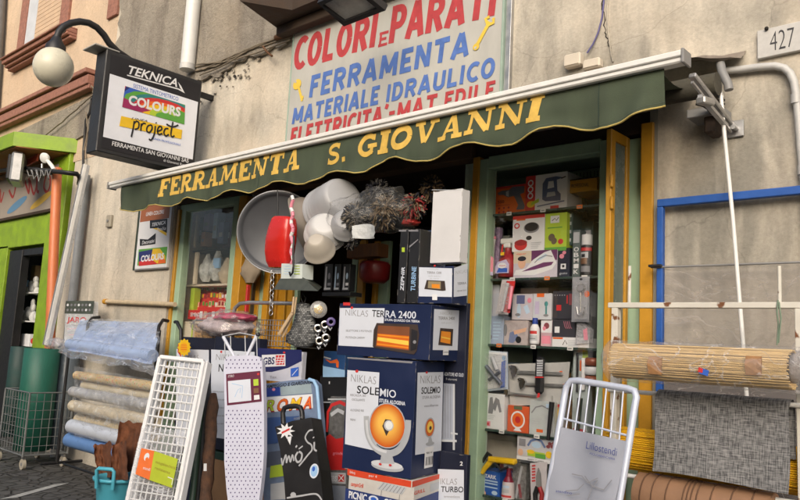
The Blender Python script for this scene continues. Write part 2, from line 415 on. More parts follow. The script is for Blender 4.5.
M_NAVY = mat('navy_carton', (.008, .015, .05), .5, var=.12, scale=6)
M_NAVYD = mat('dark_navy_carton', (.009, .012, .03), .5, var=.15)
M_REDP = mat('red_print', (.55, .03, .03), .5, var=.08)
M_ORANGE = mat('orange_print', (.72, .13, .02), .5, var=.08)
M_YELLOW = mat('yellow_print', (.78, .50, .02), .5, var=.08)
M_BLUE = mat('blue_print', (.03, .11, .48), .5, var=.08)
M_LBLUE = mat('light_blue_print', (.30, .50, .75), .5, var=.08)
M_GREEN = mat('green_print', (.10, .34, .05), .5, var=.08)
M_LGREEN = mat('yellow_green_print', (.40, .55, .04), .5, var=.08)
M_PINK = mat('pink_print', (.72, .25, .33), .5, var=.1)
M_PURPLE = mat('purple_print', (.13, .03, .12), .45, var=.1)
M_INK = mat('black_ink', (.012, .012, .016), .5, var=.05)
M_GINK = mat('grey_ink', (.22, .22, .24), .6, var=.1)
M_LGINK = mat('pale_grey_ink', (.45, .47, .50), .6, var=.1)
M_BROWN = mat('cardboard', (.30, .17, .085), .85, var=.15, bump=.1)
M_GLASSM = film('window_glass', (.5, .55, .5), .0, .06, .02, .015, 2., crease=.0)
M_FILM = film('clear_plastic_film', (.85, .88, .92), .16, .10, .15, .9, 16.)

# ================================================================== GROUND
m = mat('dark_cobbles', (.085, .083, .08), .8, var=.3, scale=3)
N, L, b = nodes_of(m); tc = N.new('ShaderNodeTexCoord')
vo = N.new('ShaderNodeTexVoronoi'); vo.feature = 'DISTANCE_TO_EDGE'; vo.inputs['Scale'].default_value = 10; L.new(tc.outputs['Object'], vo.inputs['Vector'])
r = N.new('ShaderNodeMapRange'); r.inputs[2].default_value = .12; L.new(vo.outputs['Distance'], r.inputs[0])
bp = N.new('ShaderNodeBump'); bp.inputs['Strength'].default_value = .9; bp.inputs['Distance'].default_value = .02; L.new(r.outputs[0], bp.inputs['Height']); L.new(bp.outputs[0], b.inputs['Normal'])
src = b.inputs['Base Color'].links[0].from_socket; mx = N.new('ShaderNodeMix'); mx.data_type = 'RGBA'
L.new(r.outputs[0], mx.inputs['Factor']); mx.inputs['A'].default_value = (.035, .032, .028, 1); L.new(src, mx.inputs['B']); L.new(mx.outputs['Result'], b.inputs['Base Color'])
g = MB(); g.add([(-300, -300, 0), (300, -300, 0), (300, 300, 0), (-300, 300, 0)], [(0, 1, 2, 3)], m); g.build('road', kind='structure')
g = MB(); q0, q1 = PZ(8, 499), PZ(62, 484); q1.z = q0.z = .004; dv = Vector((0, .06, 0))
g.add([q0 - dv, q1 - dv, q1 + dv, q0 + dv], [(0, 1, 2, 3)], mat('worn_white_road_paint', (.42, .42, .40), .8, var=.4, scale=30)); g.build('painted_line', kind='structure')

# ================================================================== SHOP BUILDING
XB = -7.09; XL = P(171, 260).x; XR = P(657, 200).x; ZT = 2.40
shop = thing('shop_building', 'cream rendered building with the stained wall and the open hardware shopfront', 'building', (-3.5, .3, 0))
w = MB()
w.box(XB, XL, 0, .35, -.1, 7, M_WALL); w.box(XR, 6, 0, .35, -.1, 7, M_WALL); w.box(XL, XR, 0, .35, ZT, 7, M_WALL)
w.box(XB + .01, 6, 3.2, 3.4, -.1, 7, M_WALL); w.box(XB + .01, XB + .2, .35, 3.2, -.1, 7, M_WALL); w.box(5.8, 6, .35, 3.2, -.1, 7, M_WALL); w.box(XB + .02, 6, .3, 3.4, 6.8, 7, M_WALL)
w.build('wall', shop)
# exposed rough render above the cable run
poly = [(121, 0), (118, 60), (150, 76), (186, 84), (200, 82), (222, 76), (240, 62), (262, 56), (285, 46), (305, 34), (330, 18), (352, -20), (380, -90), (200, -140), (135, -140)]
pts = []
for i in range(len(poly)):
    a, b_ = Vector(poly[i]), Vector(poly[(i + 1) % len(poly)])
    for k in range(8):
        q = a.lerp(b_, k / 8); q += Vector((noise.noise(Vector((q.x * .13, q.y * .13, 1))), noise.noise(Vector((q.x * .13, q.y * .13, 9))))) * 5
        pts.append(P(q.x, q.y, -.012))
w = MB(); w.slab(pts[::-1], .02, M_OLD); w.build('bare_render_patch', shop)
# render flakes, chips and nail holes near the cable run
w = MB(); rnd = random.Random(3)
for k in range(46):
    x = rnd.uniform(196, 262); y = 84 - (x - 196) * .42 + rnd.gauss(0, 9); q = P(x, y, -.014); s_ = rnd.uniform(.006, .022)
    w.slab([q + Vector((math.cos(t) * s_ * rnd.uniform(.5, 1.6), 0, math.sin(t) * s_ * rnd.uniform(.4, 1))) for t in (0, 1.1, 2.2, 3.3, 4.4, 5.3)][::-1], .008, rnd.choice([M_OLD, M_DARK, M_WALL, M_OLD]))
w.build('render_chips', shop)
# long cracks
w = MB()
for line in ([(228, 14), (245, 22), (240, 34), (250, 45)], [(205, 22), (215, 30), (212, 44)], [(270, 30), (255, 36), (236, 42), (222, 50)], [(150, 28), (166, 36), (160, 48), (170, 60)],
             [(602, 0), (604, 20), (606, 34), (611, 52)], [(157, 30), (140, 26), (128, 30)]):
    pp = []
    for i in range(len(line) - 1):
        for k in range(6):
            t = k / 6; x = line[i][0] * (1 - t) + line[i + 1][0] * t; y = line[i][1] * (1 - t) + line[i + 1][1] * t
            pp.append(P(x + rnd.uniform(-1.2, 1.2), y + rnd.uniform(-1, 1), -.0145 if x < 400 else -.002))
    w.tube(pp, [rnd.uniform(.0012, .0035) for _ in pp], M_DARK, 5)
w.build('cracks', shop)

# --- the shopfront joinery
def bar_px(mb, x0a, x1a, ya, x0b, x1b, yb, Yf, dep, m):
    """upright post seen between columns x0..x1, at row ya (top) and yb (bottom)"""
    X0 = (P(x0a, ya, Yf).x + P(x0b, yb, Yf).x) / 2; X1 = (P(x1a, ya, Yf).x + P(x1b, yb, Yf).x) / 2
    mb.box(X0, X1, Yf, Yf + dep, 0.0, P((x0a + x1a) / 2, ya, Yf).z, m, .004); return X0, X1
# left display window
w = MB(); xa, xb = bar_px(w, 177, 182, 210, 172, 179, 335, .02, .07, M_GREENP); w.build('window_jamb', shop)
w = MB(); bar_px(w, 174.5, 176.6, 210, 169.5, 171.8, 335, .0, .05, M_YELP); w.build('window_trim', shop)
w = MB(); xc, xd = bar_px(w, 232, 236.6, 200, 227, 232, 310, .02, .07, M_GREENP); w.build('window_jamb', shop)
w = MB(); xe, xf = bar_px(w, 237, 244, 196, 232.5, 239.5, 310, -.02, .12, M_YELP); w.build('window_post', shop)
zl = P(205, 207, .02).z
w = MB(); w.box(xa + .001, xe - .001, .022, .09, zl - .012, zl + .05, M_GREENP, .004); w.box(XL, xe, -.0, .10, zl + .052, ZT, M_DKWOOD); w.build('window_lintel', shop)
LW = (xb, xc, zl)
w = MB(); w.box(xb, xc, .045, .05, .5, zl - .012, M_GLASSM); w.build('window_pane', shop)
M_BEIGE = mat('beige_panel', (.62, .54, .41), .7, var=.15)
w = MB(); w.box(xb - .25, xc + .02, .50, .52, .45, zl, M_BEIGE); w.box(xb - .25, xb - .23, .1, .5, .45, zl, M_BEIGE)
w.box(xc + .02, xc + .04, .1, .5, .45, zl, M_BEIGE); w.box(xb - .25, xc + .02, .1, .5, .43, .45, M_BEIGE); w.build('display_case', shop)
w = MB(); w.box(xa - .1, xf, .0, .095, 0, .5, M_GREENP, .004); w.build('stall_riser', shop)
# right display window
w = MB(); xg, xh = bar_px(w, 473.6, 482.2, 160, 473.4, 482.2, 490, .0, .08, M_GREENP); w.build('window_jamb', shop)
w = MB(); xi, xj = bar_px(w, 466.5, 473.2, 158, 466.5, 473, 490, -.01, .09, M_YELP); w.build('window_post', shop)
w = MB(); xk, xl_ = bar_px(w, 598.5, 607, 140, 597, 604, 390, .0, .08, M_GREENP); w.build('window_jamb', shop)
w = MB(); zb = P(540, 161, .0).z; zt2 = P(540, 148, .0).z; w.box(xh, xk, .0, .08, zb, zt2, M_GREENP, .004); w.build('window_lintel', shop)
w = MB(); w.box(xi, XR, .03, .12, zt2 + .002, ZT, M_DKWOOD); w.build('shutter_box', shop)
w = MB(); w.box(xh, xk, .03, .036, .15, zb, M_GLASSM); w.build('window_pane', shop)
w = MB(); M_CASE = mat('green_grey_case_lining', (.46, .58, .47), .7, var=.12)
w.box(xh - .2, xk + .03, .46, .48, .1, zt2, M_CASE); w.box(xh - .22, xh - .2, .08, .46, .1, zt2, M_CASE); w.box(xh - .2, xh - .002, .082, .09, .1, zt2, M_CASE); w.box(xk, xk + .02, .08, .46, .1, zt2, M_CASE)
w.box(xh - .2, xk, .092, .46, zt2 - .02, zt2, M_CASE); w.build('display_case', shop)
w = MB(); w.box(xh - .01, xk + .01, .0, .46, .0, .14, M_GREENP, .004); w.build('stall_riser', shop)
RW = (xh, xk, zb)
SH = {}
w = MB()
for nm, (x, y) in dict(a=(484, 216.5), b=(484, 279.5), c=(484, 346), d=(484, 430), e=(484, 497)).items():
    z = P(x, y, .07).z; SH[nm] = z
for nm, (xp, yp) in dict(a=(540, 210), b=(540, 277.5), c=(540, 346), d=(540, 435.5), e=(540, 506)).items():
    z = P(xp, yp, .07).z; SH[nm] = z
    k = MB(); k.box(xh + .002, xk - .002, .06, .095, z - .012, z, mat('glass_shelf', (.035, .06, .05), .25, var=.1), .001); k.box(xh - .19, xk - .002, .0955, .455, z - .012, z, mat('glass_shelf', (.035, .06, .05), .25, var=.1), .001); k_ = k.build('shelf', shop)
    for j in range(3):
        tx = xh + .06 + (xk - xh - .12) * (j + .5 * ((ord(nm) % 3) / 3)) / 2.6; k = MB(); k.box(tx, tx + .032, .0575, .059, z - .016, z + .004, mat('price_label_white' if (j + ord(nm)) % 3 else 'price_label_orange', (.7, .7, .68) if (j + ord(nm)) % 3 else (.75, .2, .04), .5)); k.box(tx + .005, tx + .026, .0568, .0574, z - .010, z - .004, M_GINK); k.build('price_label', k_)
w = MB()
for x in (503, 536, 584): 
    q = P(x, 300, .44); w.box(q.x - .008, q.x + .008, .438, .452, .15, zb, M_BLACK)
w.build('shelf_upright', shop)
# green panel and ochre post at the right end, wall of the recess
w = MB(); xm, xn = bar_px(w, 606, 643.5, 140, 604, 641, 300, .05, .05, M_GREENP); w.build('side_panel', shop)
w = MB(); xo, xp_ = bar_px(w, 643.5, 656.5, 122, 636, 648, 335, -.02, .12, M_YELP); w.build('corner_post', shop)
w = MB(); w.box(P(649, 300).x, XR + .002, -.004, .1, 0, ZT, mat('pale_post_edge', (.28, .27, .23), .8)); w.build('corner_edge', shop)
# narrow ochre leaf standing open, seen nearly edge on
hx = P(627, 200, .03).x; yo = None
r_ = ray(608, 200); yo = CAM.y + r_.y * ((hx - CAM.x) / r_.x)
zt_ = P(627, 139, .03).z
leaf = MB(); fx = .028
leaf.box(hx - fx / 2, hx + fx / 2, yo, yo + .045, .25, zt_, M_YELP, .004)
leaf.box(hx - fx / 2, hx + fx / 2, -.005, .028, .25, zt_, M_YELP, .004)
leaf.box(hx - fx / 2 + .002, hx + fx / 2 - .002, yo + .045, -.005, zt_ - .05, zt_ - .001, M_YELP)
lf = leaf.build('open_window_leaf', shop)
k = MB(); k.box(hx - .003, hx + .003, yo + .045, -.005, .3, zt_ - .05, mat('dusty_leaf_glass', (.16, .20, .18), .25, var=.2)); k.build('pane', lf)
for y in (181, 203):
  k = MB(); q = PX(611, y, hx + .016); k.box(q.x, q.x + .012, q.y - .012, q.y + .012, q.z - .03, q.z + .03, M_YELP, .003); k.build('hinge', lf)

# --- the dark room behind the door opening
X0, X1 = xf + .02, xi - .02
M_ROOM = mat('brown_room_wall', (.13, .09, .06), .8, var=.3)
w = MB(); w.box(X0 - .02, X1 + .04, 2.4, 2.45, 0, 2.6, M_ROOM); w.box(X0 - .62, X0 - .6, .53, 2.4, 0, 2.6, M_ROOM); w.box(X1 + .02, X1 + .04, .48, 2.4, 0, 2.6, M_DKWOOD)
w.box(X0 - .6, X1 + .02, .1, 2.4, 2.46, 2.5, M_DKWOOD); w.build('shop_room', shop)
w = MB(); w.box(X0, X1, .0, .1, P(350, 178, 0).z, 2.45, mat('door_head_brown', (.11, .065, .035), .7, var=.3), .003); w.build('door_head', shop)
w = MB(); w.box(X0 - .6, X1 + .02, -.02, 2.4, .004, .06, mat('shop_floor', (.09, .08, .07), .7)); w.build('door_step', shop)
# inner folded shutters: ochre and green boards
for (x0, x1, m_, Y) in ((247, 252, M_BEIGE, .16), (254.5, 258, M_YELP, .14), (258.3, 262, M_GREENP, .15), (262.3, 267.5, M_YELP, .13), (268, 276, M_YELP, .22), (278, 285, M_YELP, .24),
                        (287, 292, M_YELP, .2), (292.5, 297, M_GREENP, .22), (349.5, 355.5, M_GREENP, .35), (356, 362, M_YELP, .34), (371, 375, M_YELP, .42), (376, 387, M_GREENP, .45)):
    w = MB(); xx0, xx1 = P(x0, 300, Y).x, P(x1, 300, Y).x; w.box(xx0, xx1, Y, Y + .03, .06, 2.2 if x0 < 300 else 1.95, m_, .003); w.build('folded_shutter_board', shop)
w = MB(); w.box(P(298, 300, .5).x - .25, P(300, 300, .5).x, .46, .5, .06, 2.2, mat('brown_boards', (.20, .085, .03), .7, var=.3, stretch=(6, 6, .6), bump=.2)); w.build('brown_panel', shop)

# ================================================================== AWNING
aw = thing('awning', 'green folding awning with yellow lettering over the shopfront', 'awning', (-3.4, -.3, 2.3))
YA = -.5; A0 = P(113.5, 185, YA); A1 = P(685.5, 60, YA); ZA = (A0.z + A1.z) / 2; XA0, XA1 = A0.x, A1.x
M_AWN = mat('dark_green_canvas', (.052, .070, .042), .85, var=.28, scale=5, stretch=(1.5, 1, .5), bump=.12, bscale=300)
w = MB(); bt = .026
w.box(XA0, XA1, YA - .035, YA + .02, ZA - bt, ZA + .018, M_WHITE, .006); w.box(XA0, XA1, YA - .045, YA - .03, ZA - .004, ZA + .022, M_WHITE, .004)
w.build('front_bar', aw)
w = MB(); w.box(XA1, XA1 + .012, YA - .05, YA + .03, ZA - bt - .008, ZA + .026, M_GREY, .003); w.box(XA0 - .012, XA0, YA - .05, YA + .03, ZA - bt - .008, ZA + .026, M_GREY, .003); w.build('bar_end_cap', aw)
# folded canvas between wall and bar
zr = ZA + .10
w = MB(); w.grid(lambda a, b: (XA0 + .04 + (XA1 - XA0 - .16) * a, YA + .02 + (.45 - .0) * b, ZA - .006 + .07 * b - .05 * math.sin(b * math.pi) + .006 * math.sin(a * 60)), 80, 8, M_AWN)
w.build('canopy_canvas', aw)
# the valance; bottom edge traced, waves and soft folds
bot = [(119.5, 208), (127, 211), (135, 212), (142, 209.5), (149, 205.5), (156, 204.5), (163, 206), (171, 206), (180, 202), (189, 197.5), (197, 199.5), (206, 200.5), (215, 198), (224, 193), (232, 189.5), (240, 191), (248, 193),
       (256, 191.5), (264, 187), (272, 182), (281, 180.7), (289, 182.5), (297, 184.5), (306, 184), (316, 179.5), (326, 173.5), (337, 170.8), (347, 172), (356, 173.5), (366, 171.5), (376, 165.5), (387, 158.6), (398, 157.2), (407, 160),
       (416, 161.6), (428, 160.5), (440, 155.5), (452, 147.5), (464, 143.5), (476, 143), (487, 145), (499, 146.3), (512, 144.5), (526, 138), (541, 129.5), (554, 126), (567, 126.5), (579, 129), (593, 130), (608, 127.7), (622, 123), (637, 116), (650, 109.5), (664, 105)]
YV = YA - .005
bb = [(P(x, y, YV).x, P(x, y, YV).z) for x, y in bot]
XV0, XV1 = bb[0][0], bb[-1][0]
def vbot(X):
    for i in range(len(bb) - 1):
        if bb[i][0] <= X <= bb[i + 1][0] + 1e-6:
            t = (X - bb[i][0]) / (bb[i + 1][0] - bb[i][0]); t = max(0, min(1, t)); return bb[i][1] * (1 - t) + bb[i + 1][1] * t
    return bb[-1][1]
ZV = ZA - bt + .004
def fold(X, t):
    d = X + 5.75                       # deep crease near the left end, softer ones along the rest
    return t * (.010 * math.sin(X * 15.3) + .006 * math.sin(X * 37 + 1)) + .014 * t * noise.noise(Vector((X * 3, t * 2, 0))) - .035 * (t ** .7) * math.exp(-((d - .16 - .1 * t) / .07) ** 2) - .02 * t * math.exp(-((X + 1.28 - .1 * (1 - t)) / .05) ** 2)
w = MB(); w.grid(lambda a, b: (XV0 + (XV1 - XV0) * a, YV + fold(XV0 + (XV1 - XV0) * a, 1 - b), vbot(XV0 + (XV1 - XV0) * a) * (1 - b) + ZV * b), 260, 10, M_AWN)
va = w.build('valance', aw)
w = MB(); n_ = 260; pts = [Vector((XV0 + (XV1 - XV0) * i / n_, YV + fold(XV0 + (XV1 - XV0) * i / n_, 1) - .002, vbot(XV0 + (XV1 - XV0) * i / n_))) for i in range(n_ + 1)]
w2 = MB(); hs = [(p.x, p.z + .017) for p in pts]; hp_ = Pl((0, YV - .0008, 0), (1, 0, 0), (0, 0, 1)); w2.ribbon(hp_, hs, .0022, mat('hem_stitch', (.075, .10, .075), .9)); 
for v in w2.v: v.y += fold(v.x, max(0, 1 - (v.z - vbot(v.x)) / (ZV - vbot(v.x))))
w2.build('hem_stitching', va)
w2 = MB()
for xs_ in (XV0 + .62, XV0 + 1.83, XV0 + 3.02, XV0 + 4.18): w2.ribbon(hp_, [(xs_, vbot(xs_) + (ZV - vbot(xs_)) * i / 12) for i in range(13)], .007, mat('seam_canvas', (.028, .045, .032), .9))
for v in w2.v: v.y += fold(v.x, max(0, 1 - (v.z - vbot(v.x)) / (ZV - vbot(v.x))))
w2.build('canvas_seam', va)
w.tube(pts, .0042, mat('mustard_piping', (.42, .33, .10), .8), 6); w.build('piping', va)

# --- fat slab-serif letters for the valance (strokes laid one above another)
def ell(cx, cy, rx, ry, a0, a1, n=14): return [(cx + rx * math.cos(R(a0 + (a1 - a0) * i / n)), cy + ry * math.sin(R(a0 + (a1 - a0) * i / n))) for i in range(n + 1)]
T, H_ = .33, .17                     # stem and hairline / serif thickness
def sf(x, y, w=.34): return ([(x - w / 2, y), (x + w / 2, y)], H_)
SL = {
 'F': (.80, [([(.2, 0), (.2, 1)], T), sf(.22, .06, .42), ([(.02, .94), (.76, .94)], H_), ([(.72, .97), (.72, .70)], .1), ([(.2, .5), (.56, .5)], H_), ([(.54, .64), (.54, .38)], .09)]),
 'E': (.84, [([(.2, 0), (.2, 1)], T), ([(.02, .06), (.80, .06)], H_), ([(.02, .94), (.76, .94)], H_), ([(.73, .97), (.73, .70)], .1), ([(.77, .03), (.77, .32)], .1), ([(.2, .5), (.56, .5)], H_), ([(.54, .64), (.54, .38)], .09)]),
 'R': (.92, [([(.2, 0), (.2, 1)], T), sf(.2, .06, .4), ([(.02, .94), (.5, .94)], H_), (ell(.48, .70, .21, .22, 90, -90), .17), ([(.2, .48), (.5, .48)], H_), ([(.46, .48), (.66, .2), (.74, .07)], .19), ([(.62, .06), (.94, .06)], H_)]),
 'A': (.98, [([(.2, .05), (.48, .97)], .12), ([(.50, .97), (.76, .05)], .22), sf(.17, .06, .36), sf(.78, .06, .40), ([(.3, .34), (.66, .34)], .1)]),
 'M': (1.18, [([(.18, .04), (.24, .96)], .12), ([(.26, .96), (.58, .14)], .2), ([(.56, .14), (.88, .96)], .12), ([(.92, .96), (.98, .04)], .2), sf(.18, .06, .34), sf(1.0, .06, .38), ([(.06, .94), (.34, .94)], H_), ([(.82, .94), (1.1, .94)], H_)]),
 'N': (1.02, [([(.2, .04), (.2, .96)], .12), ([(.22, .92), (.80, .06)], .22), ([(.82, .04), (.82, .96)], .12), sf(.2, .06, .34), ([(.02, .94), (.34, .94)], H_), sf(.82, .94, .34)]),
 'T': (.86, [([(.43, 0), (.43, 1)], T), sf(.43, .06, .42), ([(.04, .94), (.82, .94)], H_), ([(.07, .98), (.07, .68)], .1), ([(.79, .98), (.79, .68)], .1)]),
 'S': (.74, [(ell(.38, .72, .24, .21, 25, 270, 16) + ell(.36, .27, .25, .21, 90, -150, 16), .17), ([(.60, .98), (.60, .70)], .08), ([(.12, .02), (.12, .32)], .08)]),
 '.': (.30, [([(.06, .1), (.24, .1)], .2)]),
 ' ': (.45, []),
 'G': (.96, [(ell(.50, .5, .34, .42, 42, 320, 22), .2), ([(.78, .96), (.78, .68)], .09), ([(.72, .05), (.72, .42)], .17), ([(.52, .44), (.94, .44)], H_)]),
 'I': (.50, [([(.25, 0), (.25, 1)], T + .02), sf(.25, .06, .46), sf(.25, .94, .46)]),
 'O': (.96, [(ell(.48, .5, .35, .42, 0, 360, 28), .24)]),
 'V': (.96, [([(.2, .96), (.48, .06)], .22), ([(.50, .06), (.76, .96)], .12), sf(.20, .94, .40), sf(.78, .94, .36)]),
}
def slab_word(mb, pl, word, p0, p1, hpx, m, slant=.14, gap=.06):
    tot = sum(SL[c][0] + gap for c in word) - gap; a0 = pl.ab(*p0); a1 = pl.ab(*p1); hb = abs(pl.ab(p0[0], p0[1] - hpx)[1] - a0[1])
    LL = math.hypot(a1[0] - a0[0], a1[1] - a0[1]); k = LL / tot; dx, dy = (a1[0] - a0[0]) / LL, (a1[1] - a0[1]) / LL; x = 0
    rnd = random.Random(len(word))
    k0 = pl.k
    for c in word:
        wd, st = SL[c]; pl.k = k0
        for s_, th in st:
            pts = [(a0[0] + dx * (x + px + py * slant) * k, a0[1] + dy * (x + px) * k + py * hb) for px, py in s_]
            dn = []
            for i in range(len(pts) - 1):
                nn = 4
                dn += [(pts[i][0] + (pts[i + 1][0] - pts[i][0]) * q / nn, pts[i][1] + (pts[i + 1][1] - pts[i][1]) * q / nn) for q in range(nn)]
            mb.ribbon(pl, dn + [pts[-1]], th * (k + hb) / 2, m)
        x += wd + gap
M_LET = mat('yellow_lettering', (.66, .43, .085), .6, var=.2, scale=30)
pv = Pl((0, YV - .001, 0), (1, 0, 0), (0, 0, 1))
def drape(mb):                      # the paint follows the folds of the cloth
    for v in mb.v:
        zb_v = vbot(v.x); v.y += fold(v.x, max(0, 1 - (v.z - zb_v) / (ZV - zb_v)))
w = MB(); slab_word(w, pv, 'FERRAMENTA', (158.5, 197), (299.5, 168.5), 16.3, M_LET); drape(w)
w.build('lettering', va)
w = MB(); slab_word(w, pv, 'S.', (325, 165.3), (346, 160.5), 19, M_LET); slab_word(w, pv, 'GIOVANNI', (355, 158), (541, 119.8), 20.3, M_LET); drape(w); w.build('lettering', va)

# right-hand folding arm, wall bracket and roller housing
w = MB(); a = P(692, 75, YA + .06); b_ = P(731, 125, -.04)
w.bar(a, b_, .030, .022, M_METAL, bev=.004); w.bar(a + Vector((0, 0, -.03)), b_ + Vector((0, 0, -.03)), .01, .01, M_METAL); w.build('folding_arm', aw)
w = MB(); w.bar(P(700, 100, -.38), P(711, 103, -.3), .04, .03, M_METAL, bev=.005); w.bar(P(700, 96, -.38), P(726, 126, -.1), .02, .015, M_METAL); w.build('arm_joint', aw)
w = MB(); q = P(735, 128, -.03); w.box(q.x - .045, q.x + .03, -.014, -.001, q.z - .035, q.z + .04, M_METAL, .003); w.tube([q + Vector((.0, -.03, .0)), q + Vector((.0, .02, 0))], .012, M_METAL); w.build('wall_bracket', aw)
w = MB(); zc = P(700, 85, -.25).z
w.tube([(XA0 + .1, -.17, zc + .02), (P(718, 95, -.17).x, -.17, zc + .02)], .05, mat('rolled_brown_canvas', (.06, .055, .04), .9, var=.4, bump=.4), 14)
w.box(P(690, 90, -.1).x, P(724, 90, -.1).x, -.14, -.004, zc - .10, zc - .06, M_GREY, .003); w.build('roller', aw)
w = MB(); w.box(P(705, 110, -.1).x, P(716, 110, -.1).x, -.12, -.02, P(706, 128, -.2).z, P(706, 84, -.2).z, M_DKWOOD, .01)
for k in range(3): w.tube([P(696 + 4 * k, 104, -.2), P(712, 108 + 3 * k, -.15), P(724, 100 + 4 * k, -.05)], .006, M_BLACK, 6)
w.build('arm_mount', aw)
# torn sheet metal rain cover
M_SHEET = mat('weathered_sheet_metal', (.26, .22, .18), .8, .2, var=.4, scale=14, bump=.3)
w = MB(); cA = P(684, 57, YA); cz = P(744, 50, -.01)
def cov(a, b):
    X = XA0 + .3 + (P(745, 50, -.02).x - XA0 - .3) * a
    return (X, -.0 - .28 * b * (1 - .75 * max(0, (a - .93) / .07)), cz.z + .0 - .06 * b + .012 * noise.noise(Vector((X * 9, b * 3, 2))) * (1 + 2 * (a > .9)))
w.grid(cov, 120, 5, M_SHEET); w.build('rain_cover', aw)
w = MB(); q = P(722, 82, -.1); w.tube([P(720, 62, -.08), P(722, 72, -.1), P(728, 84, -.1), P(729, 90, -.1)], .019, M_GREY, 10); w.tube([P(719, 90, -.1), P(721, 98, -.1)], .012, M_WHITE); w.build('gear_box', aw)
# crank pole hanging from it
w = MB(); pp = [P(721, 96, -.12), P(724, 130, -.125), P(733, 220, -.14), P(742, 330, -.16), P(747, 400, -.17), P(752, 470, -.18), P(757, 540, -.19)]
w.tube(pp, .0085, M_WHITE, 8); w.tube([pp[0] + Vector((0, 0, .05)), pp[0]], .005, M_METAL)
w.thing('awning_crank_pole', 'thin white crank pole hanging from the right end of the awning', 'crank pole')

# ================================================================== NEIGHBOURING BUILDING
nb = thing('neighbouring_building', 'peach rendered building with red brick mouldings left of the hardware shop', 'building', (-9.5, .3, 0))
XN = -13.5
gl_, gr_ = P(-60, 250).x, P(63, 250).x           # green shop front
xs = P(66, 240).x
zc1 = P(60, 150).z
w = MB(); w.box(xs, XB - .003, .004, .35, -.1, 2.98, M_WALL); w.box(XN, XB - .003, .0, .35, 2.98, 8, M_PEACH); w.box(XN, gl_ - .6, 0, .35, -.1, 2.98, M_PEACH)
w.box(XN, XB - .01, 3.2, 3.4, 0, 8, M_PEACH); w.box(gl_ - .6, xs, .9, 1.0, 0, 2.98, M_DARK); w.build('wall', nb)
# sloping brick moulding over the green shop
w = MB(); c0 = P(-25, 134, -.05); c1 = P(93, 80, -.05)
for k, (dz, th, dp) in enumerate(((0, .10, .06), (.09, .05, .09), (-.07, .05, .04))):
    w.bar(c0 + Vector((0, 0, dz)), c1 + Vector((0, 0, dz)), dp * 2, th, M_BRICK, bev=.006)
w.build('brick_moulding', nb)
w = MB(); a0 = P(-20, 150, -.02); a1 = P(95, 94, -.02)
w.slab([a0, P(75, 140, -.02), P(92, 130, -.02), P(95, 94, -.02)][::1], .03, M_OLD, n=Vector((0, -1, 0))); w.build('bare_render_patch', nb)
# upper window: brown surround, pale shutter, white reveal, moulded sill
def quadY(mb, px, Y, th, m): mb.slab([P(x, y, Y) for x, y in px], th, m, n=Vector((0, -1, 0)))
xa0, xa1 = P(19, 47, 0).x, P(25, 47, 0).x
xb0, xb1 = P(62, 20, 0).x, P(70, 20, 0).x
zs = P(40, 42, 0).z
w = MB(); w.box(xa0, xa1, -.03, .05, zs, 7, M_BRICK, .004); w.box(xb0, xb1, -.03, .05, zs, 7, M_BRICK, .004)
wf = w.build('window_frame', nb)
w = MB(); w.box(xa1, P(34, 45, 0).x, -.012, -.002, zs, 7, mat('pale_blue_reveal', (.50, .53, .57), .6)); w.build('window_reveal', nb)
w = MB(); x = P(34, 45, 0).x
k = zs
while k < 6.9: w.bar((x, -.006, k + .01), (xb0, -.006, k + .01), .006, .052, mat('peach_shutter_slats', (.52, .38, .26), .7), bev=.002); k += .055
w.build('roller_blind', nb)
w = MB(); s0 = P(8, 66, -.08); s1 = P(70, 33, -.08); zs2 = (s0.z + s1.z) / 2
for dz, th, dp in ((.03, .05, .16), (-.012, .035, .12), (-.045, .03, .08), (.062, .02, .19)): w.box(s0.x, s1.x, -dp, 0, zs2 + dz - th / 2, zs2 + dz + th / 2, M_BRICK, .006)
w.build('window_sill', nb)
w = MB(); w.box(P(110, 10, 0).x, P(119.5, 10, 0).x, -.03, 0, P(115, 17, 0).z, 7, M_BRICK, .004); w.build('corner_pilaster', nb)
# grey downpipe at the far left edge
w = MB(); w.tube([P(3, -60, -.1), P(-2, 30, -.1), P(-8, 110, -.1)], .07, mat('dark_grey_pipe', (.16, .165, .17), .5, var=.2), 14)
w.thing('rainwater_pipe', 'dark grey rainwater pipe at the far left edge of the peach wall', 'drainpipe')

# ---- lime green shopfront (part of the neighbouring building)
w = MB(); zt = P(30, 215, .02).z
xj0, xj1 = P(43, 300, .02).x, P(63, 300, .02).x
w.box(xj0, gr_, -.04, .1, 0, P(62, 150, 0).z - .02, M_LIME, .006)
w.build('green_pilaster', nb)
w = MB(); w.box(gl_ - .6, xj0 - .001, -.03, .1, P(30, 246, 0).z, P(30, 214, 0).z, M_LIME, .006); w.build('green_lintel', nb)
w = MB(); w.box(gl_ - .6, P(4, 300, 0).x, -.03, .1, 0, P(10, 246, 0).z - .001, M_LIME, .006); w.build('green_pilaster', nb)
w = MB(); xd0, xd1 = P(5, 300, 0).x, P(17.5, 300, 0).x; zd = P(20, 250, 0).z
w.box(xd0, xd1, -.01, .08, 0, zd, M_BLACK, .005); w.box(xd1, xj0 - .002, -.0, .08, zd - .07, zd, M_BLACK); w.box(P(41, 300, 0).x, xj0 - .002, 0, .08, 0, zd - .07, M_BLACK); w.build('door_frame', nb)
M_OLIVE = mat('olive_lining', (.22, .27, .05), .7, var=.2)
w = MB(); w.box(xd1, xj0, .42, .44, 0, zd, M_OLIVE); w.box(xj0 - .02, xj0, .08, .42, 0, zd, M_OLIVE); w.build('niche_lining', nb)
w = MB()
for y in (293, 321, 347): z = P(30, y, .2).z; w.box(xd1 - .2, xj0 - .02, .12, .42, z - .015, z, M_WHITE, .002)
w.build('niche_shelf', nb)
